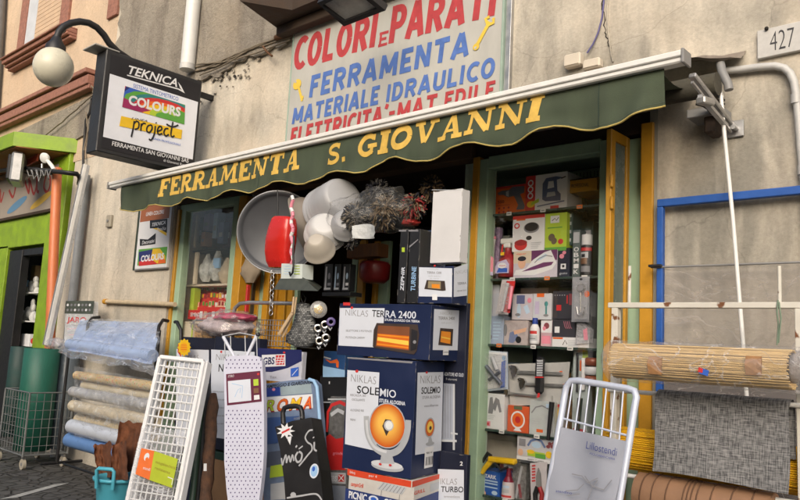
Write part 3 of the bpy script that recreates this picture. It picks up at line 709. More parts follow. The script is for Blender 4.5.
# canopy box
zc = P(78, 139, 0).z; ca = P(14.4, 131.4, 0)
r0 = ray(14.4, 131.4); t = (zc - CAM.z) / r0.z; cor = CAM + r0 * t; 
zb_ = PX(14.4, 145.8, cor.x).z
w = MB(); e = P(78, 139, 0); th = zc - zb_
def prism(mb, pts, z0, z1, m): mb.slab([Vector((p[0], p[1], z1)) for p in pts], z1 - z0, m, n=Vector((0, 0, 1)))
prism(w, [(cor.x, cor.y), (e.x, 0), (gl_ - .8, 0), (gl_ - .8, cor.y)], zb_ + .0, zc, M_LIME); w.build('green_canopy', nb)
w = MB(); prism(w, [(cor.x + .03, cor.y + .03), (e.x - .08, -.02), (gl_ - .8, -.02), (gl_ - .8, cor.y + .03)], zb_ - .01, zb_ - .002, mat('orange_brown_soffit', (.33, .13, .03), .7, var=.2)); w.build('canopy_soffit', nb)
# shop name board under the canopy
ps = Pl((0, -.05, 0), (1, 0, 0), (0, 0, 1))
bd = thing('green_shop_name_board', 'white name board with red handwritten letters under the lime green canopy', 'shop sign', P(20, 205, -.05))
w = MB(); z0_, z1_ = P(30, 213, -.05).z, P(30, 172, -.05).z; w.box(gl_ - .3, P(54, 200, -.05).x, -.05, -.01, z0_, z1_, mat('cream_board', (.30, .26, .22), .6, var=.12), .004); w.build('board', bd)
w = MB(); w.box(gl_ - .3, P(55, 200, -.05).x + .01, -.07, -.01, z0_ - .035, z0_ - .001, M_DKWOOD, .004); w.build('frame', bd)
w = MB(); RD = mat('dark_red_lettering', (.30, .03, .025), .6)
def strokes(mb, pl, lines, wd, m):
    for l in lines: mb.curvepx(pl, l, wd, m)
strokes(w, ps, [[(-8, 186), (-5, 200), (0, 190), (1, 202), (4, 192)], [(9, 190), (13, 197), (16, 184), (14, 180)], [(25, 181), (29, 193), (29, 178)], [(30, 180), (34, 194), (38, 178)],
                [(37, 176), (37, 190), (39, 192)], [(46, 176), (44, 187), (47, 192), (50, 186), (50, 177), (47, 174)]], .035, RD)
w.discpx(ps, 17, 205, 9.5, 4.2, mat('blue_oval', (.10, .22, .36), .6), rot=.25); w.discpx(ps, 41, 200.5, 10.5, 3.8, mat('gold_oval', (.55, .36, .05), .6), rot=.25)
w.build('lettering', bd)
# bracket pipe with cables
w = MB(); w.tube([P(-10, 172, -.3), P(20, 168, -.3), P(60, 172, -.3), P(77, 174, -.25), P(80, 178, -.12), P(79, 184, -.06)], .024, M_BLACK, 10)
w.tube([P(22, 172, -.3), P(40, 176, -.3), P(52, 174, -.3)], .008, M_BLACK, 6)
for k in range(5): w.tube([P(27 + k * 5, 170, -.32), P(29 + k * 5, 176 + (k % 3) * 3, -.33), P(33 + k * 4, 175, -.33), P(31 + k * 5, 170, -.33)], .006, M_GREY, 5)
w.thing('bracket_pipe', 'black bracket pipe with tangled cable in front of the red lettered board', 'pipe bracket')
# floodlight seen from the side at the left edge
fl = thing('street_floodlight', 'grey box floodlight on the bracket pipe at the left edge under the lime green canopy', 'floodlight', P(8, 185, -.4))
pf = Pl(P(10, 170, -.42), Vector((.85, -.4, 0)), (0, 0, 1))
w = MB(); c = P(11, 169, -.42); ax = (pf.u, pf.n, pf.v)
w.obox(c + pf.n * -.07, ax, (.19, .06, .16), M_METAL, .02); w.build('housing', fl)
w = MB(); w.obox(c + pf.n * .005, ax, (.15, .02, .135), M_BLACK, .01); w.build('rim', fl)
w = MB(); w.obox(c + pf.n * .02, ax, (.10, .01, .10), mat('milky_lamp_glass', (.5, .52, .53), .25), .006); w.build('lens', fl)
# white spot lamp, red plastic piece
w = MB(); q = P(45, 158, -.3); w.lathe(q, (.35, -.8, -.35), [(0, -.04), (.03, -.035), (.052, -.01), (.056, .012), (.048, .018), (0, .02)], M_WHITE, 20)
w.tube([P(47, 160, -.28), P(52, 166, -.28), P(54, 170, -.28)], .02, M_WHITE, 10); w.tube([P(42, 164, -.3), P(42, 172, -.3)], .01, M_METAL)
w.thing('white_spot_lamp', 'round white spot lamp clamped to the pipe under the green canopy', 'spot lamp')
w = MB(); w.slab([P(20, 163, -.2), P(24, 168, -.2), P(38, 161, -.22), P(40, 154, -.22), P(34, 157, -.22)][::-1], .02, mat('faded_red_plastic', (.45, .07, .04), .5)); w.thing('red_plastic_piece', 'small faded red plastic piece behind the pipe beside the white spot lamp', 'plastic piece')
# white figurines and goods in the niche
M_FIG = mat('white_plaster', (.55, .56, .54), .7, var=.12, bump=.4)
def lumps(pxs, Y, name, label, cat, m, group=None, r=1.0, seed=1):
    rd = random.Random(seed); mb = MB()
    for (x, y, s_) in pxs:
        q = P(x, y, Y); s_ *= r
        mb.ball(q, s_, m, 12, 8, (rd.uniform(.7, 1.1), rd.uniform(.6, 1), rd.uniform(.9, 1.4)))
    return mb.thing(name, label, cat, group)
lumps([(22, 318, .05), (26, 316, .06), (30, 314, .06), (34, 317, .06), (33, 308, .05), (33, 303, .035), (28, 310, .045), (38, 317, .045), (24, 313, .035)], .2, 'plaster_figurine', 'white plaster figurine group on the middle shelf of the green doorway', 'figurine', M_FIG)
lumps([(22, 290, .05), (27, 291, .05), (33, 289, .05), (37, 291, .045), (36, 285, .05), (36, 280, .035), (31, 284, .04)], .2, 'plaster_figurine', 'white plaster ornament on the top shelf of the green doorway', 'figurine', M_FIG, seed=4)
w = MB(); q = P(22, 288, .25); w.box(q.x - .06, q.x + .06, .22, .3, q.z - .08, q.z + .10, M_LBLUE, .005); w.thing('small_blue_box', 'small pale blue box behind the top white ornament in the doorway', 'box')
w = MB(); q = P(35, 274, .25); w.box(q.x - .05, q.x + .07, .22, .3, q.z - .1, q.z + .10, mat('brown_pack', (.20, .13, .06), .7), .005); w.thing('small_brown_box', 'brown box at the top of the green doorway shelves', 'box')
w = MB(); q = P(30, 342, .2); w.box(q.x - .12, q.x + .12, .14, .3, q.z - .05, q.z + .09, M_PAPER, .005); pq = Pl((0, .1395, 0), (1, 0, 0), (0, 0, 1)); w.discpx(pq, 33, 341, 2.5, 3, M_REDP)
w.thing('white_red_carton', 'white carton with red spot on the lowest shelf of the green doorway', 'box')

# ---- stone house number, junction boxes, conduits, cables
hn = thing('house_number_plaque', 'marble plaque reading 427 at the top right of the wall', 'house number', P(785, 55, -.02))
M_MARB = mat('grey_marble', (.50, .49, .47), .45, var=.15, scale=18)
pl = Pl((0, -.024, 0), (1, 0, 0), (0, 0, 1)); x0 = P(757.5, 45, -.02).x; z0 = P(780, 54.5, -.02).z; z1 = P(780, 26, -.02).z
w = MB(); w.box(x0, x0 + .36, -.024, -.001, z0, z1, M_MARB, .002); w.build('plaque', hn)
w = MB(); w.text(pl, '427', (770, 51.5), (794.5, 46.5), 19, mat('engraved_black', (.03, .03, .035), .6), bold=-.012); w.build('lettering', hn)
w = MB(); q = P(766.5, 28.5, -.03); w.ball(q, .009, M_DARK, 8, 6); w.build('screw', hn)
w = MB(); c = []
for (x, y) in ((722, 71), (740, 69.5), (760, 67), (775, 66), (784, 68), (790, 73), (794, 82), (797, 100), (801, 150), (806, 200), (814, 300)): c.append(P(x, y, -.025))
w.tube(c, .0165, M_GALV, 12)
for (x, y) in ((796, 99), (803, 170)): q = P(x, y, -.025); w.tube([q + Vector((0, 0, -.02)), q + Vector((0, 0, .02))], .021, M_GALV, 12)
w.thing('conduit_pipe', 'grey electrical conduit bending down the wall under the 427 plaque', 'conduit')
M_JB = mat('cream_plastic', (.58, .52, .43), .5, var=.08)
for i, (x0_, y0_, x1_, y1_, lb) in enumerate(((563, 48, 580, 70, 'square cream junction box left of the pair above the awning'), (582, 53, 599.5, 72, 'cream junction box right of the pair above the awning, with cable'))):
    w = MB(); a = P(x0_, y1_ - 2, -.05); b_ = P(x1_, y0_ + 3, -.05); w.box(a.x, b_.x, -.05, -.001, a.z, b_.z, M_JB, .008)
    w.box(a.x + .008, b_.x - .008, -.053, -.048, a.z + .008, b_.z - .008, M_JB, .003)
    w.thing('junction_box', lb, 'junction box', 'junction boxes above the awning')
w = MB(); w.tube([P(603, -20, -.01), P(604, 0, -.01), P(602, 18, -.01), P(598, 33, -.012), P(593, 44, -.015), P(587, 53, -.02)], .0045, mat('violet_cable', (.10, .09, .24), .5), 6); w.thing('loose_cable', 'violet cable running down the wall into the junction box', 'cable')
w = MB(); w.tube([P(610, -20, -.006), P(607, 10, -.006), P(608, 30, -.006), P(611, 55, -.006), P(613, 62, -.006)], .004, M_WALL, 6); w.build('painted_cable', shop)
w = MB(); q = P(109, 221, -.02); w.box(q.x - .045, q.x + .045, -.03, -.001, q.z - .06, q.z + .06, mat('worn_bell_plate', (.33, .30, .24), .6), .006); w.tube([q, q + Vector((0, -.02, 0))], .014, M_GREY); w.thing('door_bell', 'small worn bell plate on the cream wall left of the poster', 'door bell')
# white rainwater pipe at upper left
w = MB(); xq = P(190, 40, -.09).x; w.tube([(xq, -.09, P(187, 68, -.09).z), (xq, -.09, 6.8)], .062, mat('white_downpipe', (.62, .62, .60), .4, var=.1), 18)
w.tube([(xq, -.09, P(187, 68, -.09).z - .02), (xq, -.09, P(187, 68, -.09).z + .03)], .066, M_GALV, 18); w.thing('drainpipe', 'pale drainpipe on bare grey render above the black lightbox sign', 'drainpipe')
# grey downpipe at left, behind the orange pipe
w = MB(); xq = P(79, 240, -.06).x; w.tube([(xq, -.06, 0), (xq, -.06, P(83, 176, -.06).z)], .042, mat('lead_grey_pipe', (.24, .26, .28), .5, var=.2), 14)
w.tube([P(83, 177, -.06), P(83.5, 150, -.04), P(86, 120, -.03), P(90, 112, -.03), P(92, 96, -.03)], .014, M_BLACK, 8); w.thing('drainpipe', 'lead grey downpipe on the wall beside the lime green pilaster', 'drainpipe')
# cable bundles along the wall
rnd = random.Random(5)
def cable(mb, pts, r, m, Y=-.03, jit=1.0):
    pp = []
    for i in range(len(pts) - 1):
        for k in range(5):
            t = k / 5; x = pts[i][0] * (1 - t) + pts[i + 1][0] * t; y = pts[i][1] * (1 - t) + pts[i + 1][1] * t
            pp.append(P(x + rnd.uniform(-.3, .3) * jit, y + rnd.uniform(-.5, .5) * jit, Y))
    pp.append(P(*pts[-1], Y)); mb.tube(pp, r, m, 6)
M_CAB = mat('dusty_cable', (.17, .14, .10), .8, var=.3)
for k, pts in enumerate(([(195, 67), (222, 61), (245, 50), (262, 46), (292, 36), (330, 21)], [(196, 71), (216, 66), (240, 54), (262, 44), (300, 28)], [(203, 70), (230, 57), (255, 46), (290, 33)],
                         [(197, 64), (225, 62), (250, 55), (290, 40)], [(200, 75), (222, 66), (245, 52)])):
    w = MB(); cable(w, pts, .009 if k < 2 else .006, M_CAB, -.035 - .006 * k); w.thing('wall_cable', 'dusty cables strung across the wall from the black sign to the big painted sign', 'cable', 'cables along the wall')
w = MB(); w.tube([P(262, 45, -.03), P(267, 52, -.06), P(272, 56, -.09)], .009, M_RUST, 6); w.thing('rusty_hook', 'rusty hook under the cables left of the big painted sign', 'hook')
w = MB()
w.tube([P(276, 38, -.05), P(300, 29, -.06), P(330, 16, -.06), P(380, -2, -.06)], .022, M_RUST, 8); w.thing('rusty_pipe', 'rusty pipe along the top edge of the big painted sign', 'pipe')
for k, pts in enumerate(([(96, 78), (93, 92), (97, 100), (92, 112)], [(88, 83), (95, 90), (101, 97), (96, 108), (90, 118)], [(40, 140), (62, 122), (80, 106), (96, 92)], [(86, 112), (88, 130), (84, 150)])):
    w = MB(); cable(w, pts, .008, M_CAB, -.06); w.thing('wall_cable', 'tangled cables on the wall left of the black lightbox sign', 'cable', 'cables left of the lightbox')

# ================================================================== BALCONY SLAB AND FLOODLIGHT (top)
bal = thing('balcony_slab', 'dark wooden underside of a balcony above the big painted sign', 'balcony', P(330, 0, -.4))
w = MB(); q0 = P(300, 33, -.02); zb2 = P(298, 27, -.02).z
def PZ_(x, y, Z):
    return PZ(x, y, Z)
c1 = PZ_(240, 1, zb2); c2 = PZ_(252, 3, zb2)
prism(w, [(c1.x, c1.y), (PZ_(292, 10, zb2).x, PZ_(292, 10, zb2).y), (P(460, -10, 0).x, PZ_(292, 10, zb2).y), (P(460, -10, 0).x, -.002), (P(298, 27, 0).x - .15, -.002)], zb2, zb2 + .12, M_DKWOOD); w.build('slab', bal)
w = MB(); w.bar((P(290, 27, 0).x, -.09, zb2 - .04), (P(450, 10, 0).x, -.09, zb2 - .04), .07, .07, M_DKWOOD, bev=.005); w.build('beam', bal)
fd = thing('sign_floodlight', 'black rectangular floodlight hanging above the COLORI E PARATI sign', 'floodlight', P(350, 10, -.5))
# frame corners traced on a downward tilted plane
nrm = Vector((.10, -.45, -.9)).normalized(); cc = P(348, 8, -.55)
u_ = Vector((1, .0, 0)); u_ = (u_ - nrm * u_.dot(nrm)).normalized(); pf = Pl(cc, u_, nrm.cross(u_))
def fq(px): return [pf.ab(*p) for p in px]
out = fq([(317, 3), (344, 26.5), (385.5, 10.5), (356, -14)]); inn = fq([(322, 5.5), (344, 21.5), (377, 9), (354, -10)])
w = MB(); n = 4
O = [pf.w(a, b, 0) for a, b in out]; I = [pf.w(a, b, 0) for a, b in inn]; Ob = [pf.w(a, b, -.05) for a, b in out]; Ib = [pf.w(a, b, -.02) for a, b in inn]
w.add(O + I, [(i, (i + 1) % 4, 4 + (i + 1) % 4, 4 + i) for i in range(4)], M_BLACK); w.add(O + Ob, [(i, i + 4, (i + 1) % 4 + 4, (i + 1) % 4) for i in range(4)], M_BLACK)
w.add(I + Ib, [(i, (i + 1) % 4, 4 + (i + 1) % 4, 4 + i) for i in range(4)], M_BLACK); cen = pf.w(*pf.ab(350, 6), -.14)
B2 = [p * .6 + cen * .4 for p in Ob]; w.add(Ob + B2, [(i, i + 4, (i + 1) % 4 + 4, (i + 1) % 4) for i in range(4)], M_BLACK); w.add(B2, [(0, 1, 2, 3)], M_BLACK); w.build('housing', fd)
w = MB(); w.add(Ib, [(0, 1, 2, 3)], mat('frosted_lamp_glass', (.42, .42, .41), .3, var=.25, scale=14)); w.build('lens', fd)
w = MB(); w.tube([cen, cen + Vector((0, .12, .12)), cen + Vector((0, .2, .35))], .015, M_BLACK); w.build('bracket', fd)

# ================================================================== BIG PAINTED SIGN
bs = thing('painted_shop_sign', 'large painted sign reading COLORI E PARATI FERRAMENTA in red and blue above the awning', 'shop sign', P(400, 110, -.04))
pl = Pl((0, -.045, 0), (1, 0, 0), (0, 0, 1))
M_SGN = mat('sign_white_enamel', (.44, .435, .40), .45, var=.12, scale=6, stretch=(1, 1, .35))
X0, X1 = P(289.5, 100, -.045).x, P(501, 50, -.045).x; Z0, Z1 = P(300, 150, -.045).z, 3.62
w = MB(); w.box(X0, X1, -.045, -.02, Z0, Z1, M_SGN, .001); w.build('board', bs)
w = MB(); w.box(X0 - .012, X0, -.05, 0, Z0, Z1, mat('pale_green_frame', (.28, .38, .32), .5), .002); w.box(X1, X1 + .012, -.05, 0, Z0, Z1, mat('pale_green_frame', (0, 0, 0)), .002); w.build('frame', bs)
w = MB(); w.box(X1 + .014, X1 + .05, -.03, 0, Z0, Z1, M_METAL, .002); w.build('side_channel', bs)
RS = mat('faded_red_sign_paint', (.42, .045, .05), .55, var=.22, scale=20); BS = mat('faded_blue_sign_paint', (.08, .16, .44), .55, var=.22, scale=20); YS = mat('yellow_sign_paint', (.70, .50, .06), .5)
# brush-painted capitals
def brush(mb, pl, word, p0, p1, h0, h1, m, gl, wt):
    """word with glyphs from gl; height may vary from h0 to h1 (pixels)"""
    tot = sum(gl[c][0] + .14 for c in word) - .14; x = 0
    A0 = Vector(pl.ab(*p0)); A1 = Vector(pl.ab(*p1)); H0 = abs(pl.ab(p0[0], p0[1] - h0)[1] - A0.y); H1 = abs(pl.ab(p1[0], p1[1] - h1)[1] - A1.y)
    L_ = (A1 - A0).length; dr = (A1 - A0).normalized()
    k0 = pl.k
    for c in word:
        wd, st = gl[c]; pl.k = k0
        for s_ in st:
            pts = []
            for (px, py) in s_:
                t = (x + px) / tot; H = H0 * (1 - t) + H1 * t; q = A0 + dr * (t * L_) + Vector((py * .10 * H, py * H)); pts.append((q.x, q.y))
            mb.ribbon(pl, pts, wt * (H0 + H1) / 2, m)
        x += wd + .14
BR = {
 'C': (.55, [ell(.36, .5, .28, .42, 50, 310, 14)]), 'O': (.66, [ell(.33, .5, .24, .42, 0, 360, 20)]), 'L': (.5, [[(.09, 1), (.09, .08)], [(.0, .09), (.5, .09)]]),
 'R': (.62, [[(.09, 0), (.09, 1)], [(.09, .91), (.3, .91)] + ell(.32, .70, .2, .21, 90, -90, 8) + [(.09, .49)], [(.3, .5), (.55, 0)]]), 'I': (.2, [[(.1, 0), (.1, 1)]]),
 'P': (.58, [[(.09, 0), (.09, 1)], [(.09, .91), (.3, .91)] + ell(.32, .68, .19, .23, 90, -90, 8) + [(.09, .45)]]), 'A': (.66, [[(.05, 0), (.31, 1)], [(.33, 1), (.60, 0)], [(.14, .3), (.52, .3)]]),
 'T': (.6, [[(.3, 0), (.3, 1)], [(.0, .91), (.6, .91)]]), 'E': (.5, [[(.09, 0), (.09, 1)], [(.0, .09), (.5, .09)], [(.0, .91), (.5, .91)], [(.09, .5), (.42, .5)]]),
 'F': (.5, [[(.09, 0), (.09, 1)], [(.0, .91), (.5, .91)], [(.09, .52), (.42, .52)]]), 'M': (.8, [[(.09, 0), (.12, 1)], [(.12, .95), (.4, .2)], [(.4, .2), (.68, .95)], [(.68, 1), (.71, 0)]]),
 'N': (.64, [[(.09, 0), (.09, 1)], [(.1, .97), (.54, .03)], [(.55, 0), (.55, 1)]]), 'D': (.62, [[(.09, 0), (.09, 1)], [(.0, .91), (.25, .91)] + ell(.28, .5, .25, .41, 90, -90, 10) + [(.0, .09)]]),
 'U': (.62, [[(.09, 1), (.09, .3)] + ell(.31, .30, .22, .22, 180, 360, 10) + [(.53, 1)]]), 'e': (.5, [ell(.28, .45, .2, .36, 40, 320, 12), [(.1, .5), (.42, .5)]]),
 '-': (.4, [[(.02, .5), (.38, .5)]]), "'": (.16, [[(.05, .8), (.12, 1.05)]]), ' ': (.2, []), '.': (.16, [[(.02, .05), (.14, .05)]])}
w = MB()
brush(w, pl, 'COLORI', (293, 71), (374, 47), 31, 33, RS, BR, .215); brush(w, pl, 'E', (378, 47.5), (387, 45), 14, 14, RS, BR, .2); brush(w, pl, 'PARATI', (389, 44), (494, 15.5), 36, 33, RS, BR, .215)
brush(w, pl, 'FERRAMENTA', (309, 98), (468, 55.5), 21, 24, BS, BR, .235)
brush(w, pl, 'MATERIALE', (292, 124.5), (378, 104), 15.5, 18, BS, BR, .235); brush(w, pl, 'IDRAULICO', (386, 102.5), (494, 76.5), 17, 19, BS, BR, .235)
brush(w, pl, "ELETTRICITA'", (290, 146), (386, 123.5), 17, 18, RS, BR, .225); brush(w, pl, '-MAT.', (388, 122.5), (441, 111), 17, 18, RS, BR, .225); brush(w, pl, 'EDILE', (444, 109), (494, 97), 16, 16, RS, BR, .225)
w.build('lettering', bs)
w = MB()
w.discpx(pl, 297.5, 84.5, 4, 5, YS); w.ribpx(pl, [(299, 87), (302.5, 101)], .022, YS); w.ribpx(pl, [(301, 98), (304, 97)], .02, YS); w.discpx(pl, 296, 82, 1, 1.2, M_SGN)
w.ribpx(pl, [(477, 46), (490, 22)], .024, YS); w.discpx(pl, 476.5, 47, 3.2, 3.4, YS); w.ribpx(pl, [(488, 24), (486, 19), (490, 17)], .02, YS); w.ribpx(pl, [(489, 25), (494, 23), (494, 18)], .02, YS); w.discpx(pl, 476, 48, 1.2, 1.3, M_SGN)
w.build('painted_key_and_spanner', bs)

# ================================================================== LIGHTBOX SIGN (perpendicular to the wall)
lb = thing('lightbox_sign', 'black lightbox sign with COLOURS and project panels projecting from the wall', 'shop sign', P(150, 150, -.5))
XS = P(203, 120, -.12).x
a = PX(107, 50, XS); b_ = PX(204, 81, XS); c = PX(95, 157, XS); d = PX(193, 168, XS)
y0, y1 = (a.y + c.y) / 2, (b_.y + d.y) / 2; z1 = (a.z + b_.z) / 2; z0 = (c.z + d.z) / 2
print('LB', a, b_, c, d)
M_CASEB = mat('black_sign_case', (.022, .023, .026), .5, var=.25, bump=.1)
w = MB(); w.box(XS - .16, XS, y0, y1, z0, z1, M_CASEB, .006); w.build('case', lb)
w = MB(); w.box(XS - .20, XS - .0, y0 - .09, y0 + .1, z1 + .002, z1 + .014, mat('grey_cap_plate', (.35, .34, .32), .7, var=.2), .003); w.build('cap_plate', lb)
pk = Pl((XS + .002, y0, z0), (0, 1, 0), (0, 0, 1))
def q2(px): return [pk.ab(*p) for p in px]
W_, HH = y1 - y0, z1 - z0
w = MB(); pk.k = 1
w.ink(pk, [(.035, .03), (W_ - .02, .03), (W_ - .02, HH - .03), (.035, HH - .03)], M_INK)
zt_, zb3 = pk.ab(114, 75)[1], pk.ab(108, 138)[1]
w.ink(pk, [(.04, zb3), (W_ - .025, zb3), (W_ - .025, zt_), (.04, zt_)], mat('backlit_white_panel', (.74, .77, .84), .35, var=.05)); w.build('face_panel', lb)
w = MB(); pk.k = 4
for a_, b2 in (((112, 62), (196, 88)),): pass
w.text(pk, 'TEKNICA', (128, 73.5), (177, 87), 8.6, M_PAPER, bold=.02, shear=.25); w.inkpx(pk, [(127, 75.7), (178, 89.6), (185, 93.5), (182, 90), (178, 88.4), (127, 74.6)], M_PAPER); w.inkpx(pk, [(178, 82), (181, 86), (184.5, 93), (180, 88)], M_PAPER)
w.text(pk, 'SISTEMA TINTOMETRICO', (133, 87.5), (178, 101), 4, M_BLUE)
# rainbow panel: strips fanning out
P0 = [(125, 86), (185, 105), (184, 124.5), (122, 107)]
def bil(s_, t_): return tuple(P0[0][k] * (1 - s_) * (1 - t_) + P0[1][k] * s_ * (1 - t_) + P0[2][k] * s_ * t_ + P0[3][k] * (1 - s_) * t_ for k in (0, 1))
cols = [mat('navy_ink', (.02, .03, .15), .4), M_BLUE, M_GREEN, mat('leaf_ink', (.10, .35, .06), .4), M_LGREEN, M_YELLOW, M_ORANGE, M_REDP, mat('magenta_ink', (.30, .02, .10), .4)]
w.inkpx(pk, P0[::-1], M_REDP)
def clipfan(cx, cy, colors, spread):
    n = len(colors)
    for i, cm in enumerate(colors):
        r1 = 1.25 - i * (1.15 / n)
        pts = []
        for k in range(25):
            t = k / 24 * math.pi * 2; s_ = cx + math.cos(t) * r1 * .8; t_ = cy + math.sin(t) * r1 * 1.2; pts.append(bil(min(1, max(0, s_)), min(1, max(0, t_))))
        pts2 = [pts[0]]
        for p in pts[1:]:
            if (abs(p[0] - pts2[-1][0]) + abs(p[1] - pts2[-1][1])) > .05: pts2.append(p)
        if len(pts2) > 2: w.inkpx(pk, pts2[::-1], cm)
clipfan(.72, .95, [cols[0], cols[1], cols[2], mat('teal_ink', (.03, .2, .2), .4), M_REDP, M_ORANGE, M_YELLOW, M_LGREEN, M_GREEN], 1)
w.inkpx(pk, [bil(.0, .55), bil(.45, .8), bil(.3, 1), bil(0, 1)][::-1], cols[8]); w.inkpx(pk, [bil(.75, .3), bil(1, .4), bil(1, 1), bil(.9, 1)][::-1], M_GREEN)
w.text(pk, 'COLOURS', (128, 104), (180, 116.5), 9.5, M_PAPER, bold=.04)
w.inkpx(pk, [(121, 116), (182, 130), (181, 139), (119, 126)][::-1], M_YELLOW)
w.text(pk, 'LINEA', (131, 119.5), (147, 122.5), 2.4, M_INK, shear=.3)
# handwritten "project"
def hw(pts, wd=.013, m=M_INK): w.curvepx(pk, pts, wd, m)
hw([(134, 121), (133, 128), (131, 137)]); hw([(133.5, 124), (136, 121.5), (138.5, 123), (138, 128), (134.5, 129.5)]); hw([(141, 123.5), (140.5, 131)]); hw([(141, 126), (143, 123.5), (145.5, 124)])
hw([(149.5, 125), (147, 127), (146.5, 131), (149, 132.5), (151.5, 129.5), (151.5, 126), (149.5, 125)]); hw([(155, 126), (154, 134), (151, 140), (148.5, 139)]); hw([(155.6, 122.5), (155.9, 123.5)], .014)
hw([(157, 131.5), (161, 129.8), (161, 127), (158.5, 127), (157, 131), (158.5, 134.5), (162, 133.5)]); hw([(168, 128.8), (165, 129), (163.5, 133), (165.5, 136), (168.5, 134.5)]); hw([(172.5, 122), (170.5, 134), (172, 137), (174, 135.5)]); hw([(166, 124.2), (172, 127), (178, 125.2)])
w.text(pk, 'LINEA PROFESSIONALE', (153, 139.5), (180, 146), 2, M_BLUE)
w.text(pk, 'FERRAMENTA SAN GIOVANNI SAS', (111.5, 145.5), (188, 163), 4.4, M_PAPER, bold=.015); w.text(pk, 'di Giovanni Russo', (163, 161.5), (187, 167), 2.6, M_PAPER)
w.build('lettering', lb)
w = MB(); w.bar((XS - .08, y1 - .02, z1 - .08), (XS - .08, 0, z1 - .08), .04, .04, M_BLACK); w.bar((XS - .08, y1 - .02, z0 + .08), (XS - .08, 0, z0 + .08), .04, .04, M_BLACK); w.build('wall_arm', lb)
# globe lamp
gl = thing('globe_street_lamp', 'round milky globe lamp on a curved black arm left of the black lightbox sign', 'street lamp', P(54, 60, -.9))
XG = XS - .35; YG = PX(54, 67, XG).y
w = MB(); cg = PX(53.5, 67, XG); rg = (PX(53.5, 48.5, XG) - PX(53.5, 86, XG)).length / 2; w.ball(cg, rg, mat('milky_globe', (.60, .58, .47), .3, var=.07, spec=.4), 36, 22, (1, 1, 1.04)); w.build('globe', gl)
w = MB(); w.lathe(cg + Vector((0, 0, rg * .93)), (0, 0, 1), [(rg * .52, -.02), (rg * .50, .03), (rg * .3, .07), (.03, .1)], M_BLACK); w.build('collar', gl)
w = MB(); w.tube([PX(x, y, XG) for x, y in ((55.5, 48), (56, 40), (59, 32), (64, 26.5), (71, 23), (80, 21.5), (89, 23), (97, 27.5), (104, 35), (109, 43), (118, 52), (130, 60), (150, 75))], .026, M_BLACK, 12); w.build('arm', gl)

# ================================================================== WALL POSTER (COLOURS)
po = thing('wall_poster_board', 'framed white poster with COLOURS strip hanging on the wall under the awning end', 'poster', P(152, 240, -.03))
pl = Pl((0, -.03, 0), (1, 0, 0), (0, 0, 1)); Xa, Xb = P(137.5, 240, -.03).x, P(169, 240, -.03).x; Za, Zb = P(152, 268, -.03).z, P(152, 198, -.03).z
w = MB(); w.box(Xa, Xb, -.03, -.004, Za, Zb, M_PAPER, .002); w.build('board', po)
w = MB(); w.box(Xa - .035, Xa, -.032, -.002, Za - .01, Zb, mat('dark_green_frame', (.03, .045, .03), .5), .002); w.box(Xa, Xb, -.032, -.002, Za - .012, Za, M_GREY, .002); w.build('frame', po)
w = MB(); w.rectpx(pl, 141.5, 206.5, 169, 218, mat('terracotta_print', (.36, .12, .05), .5)); w.text(pl, 'LINEA COLORE', (146, 216), (164, 213.5), 3.6, M_PAPER, bold=.02)
w.inkpx(pl, [(150.5, 221), (167, 219), (166.5, 236), (157, 230), (152, 228)], M_YELLOW); w.inkpx(pl, [(150, 220.5), (167.5, 218.5), (167, 233), (158, 228), (150, 228.5)], M_INK); w.text(pl, 'TEKNICA', (152, 226.5), (165.5, 224), 3.4, M_PAPER, bold=.02, shear=.3); w.text(pl, 'Italia', (157, 230.8), (166, 229.8), 3.2, M_PAPER, shear=.2)
w.inkpx(pl, [(140, 239), (148, 239.5), (156, 233), (155.5, 244), (140, 246)], M_INK); w.text(pl, 'Decorativi', (142, 244.5), (154.5, 242.5), 3.6, M_PAPER, bold=.01, shear=.2)
w.rectpx(pl, 139, 249.5, 166, 263.5, M_GREEN); w.inkpx(pl, [(139, 252), (139, 266), (156, 264), (160, 248)], cols[0]); w.inkpx(pl, [(150, 264.5), (153, 249), (160, 248.3), (165.5, 256), (165.5, 262.5)], M_YELLOW); w.inkpx(pl, [(139, 262), (150, 258), (158, 264), (139, 266)], M_REDP); w.inkpx(pl, [(158, 264), (160, 256), (165.8, 260), (165.8, 263)], M_ORANGE)
w.text(pl, 'COLOURS', (141, 261.8), (164, 259), 6, M_PAPER, bold=.04)
w.build('printed_artwork', po)
# batten roll on the wall, JARO bag
w = MB(); w.tube([P(106, 301.5, -.03), P(130, 302.5, -.03), P(175, 304.5, -.03)], .020, mat('wrapped_batten', (.52, .42, .28), .5, var=.25, scale=30), 10); w.tube([P(104.5, 301.5, -.03), P(107, 301.6, -.03)], .026, M_YELP, 10); w.thing('wrapped_batten', 'thin pole wrapped in plastic fixed across the cream wall', 'pole')
jb = thing('printed_plastic_bag', 'clear printed bag with dark header reading JARO hanging by the downpipe', 'bag', P(79, 345, -.2))
pj = plY(-.2)
w = MB(); w.slab([P(x, y, -.2) for x, y in ((66, 301), (93, 301.5), (92, 345), (64, 345))][::-1], .05, film('milky_bag', (.7, .72, .74), .8, .06, .2, .5, 14)); w.build('bag', jb)
w = MB(); w.rectpx(pj, 66, 301, 93, 314, mat('dark_green_print', (.06, .075, .06), .5, var=.4)); w.text(pj, 'JARO', (67, 322), (86, 322.5), 5, M_REDP, bold=.02)
for k in range(6): w.ribpx(pj, [(66 + k, 326 + k * 3), (90 - k, 325 + k * 3)], .004, M_PINK if k % 2 else M_GINK)
for k in range(14): w.discpx(pj, 68 + (k % 7) * 3.7, 305 + (k // 7) * 5, 1.2, 1.4, M_GINK if k % 3 else M_PAPER, n=6)
w.build('lettering', jb)

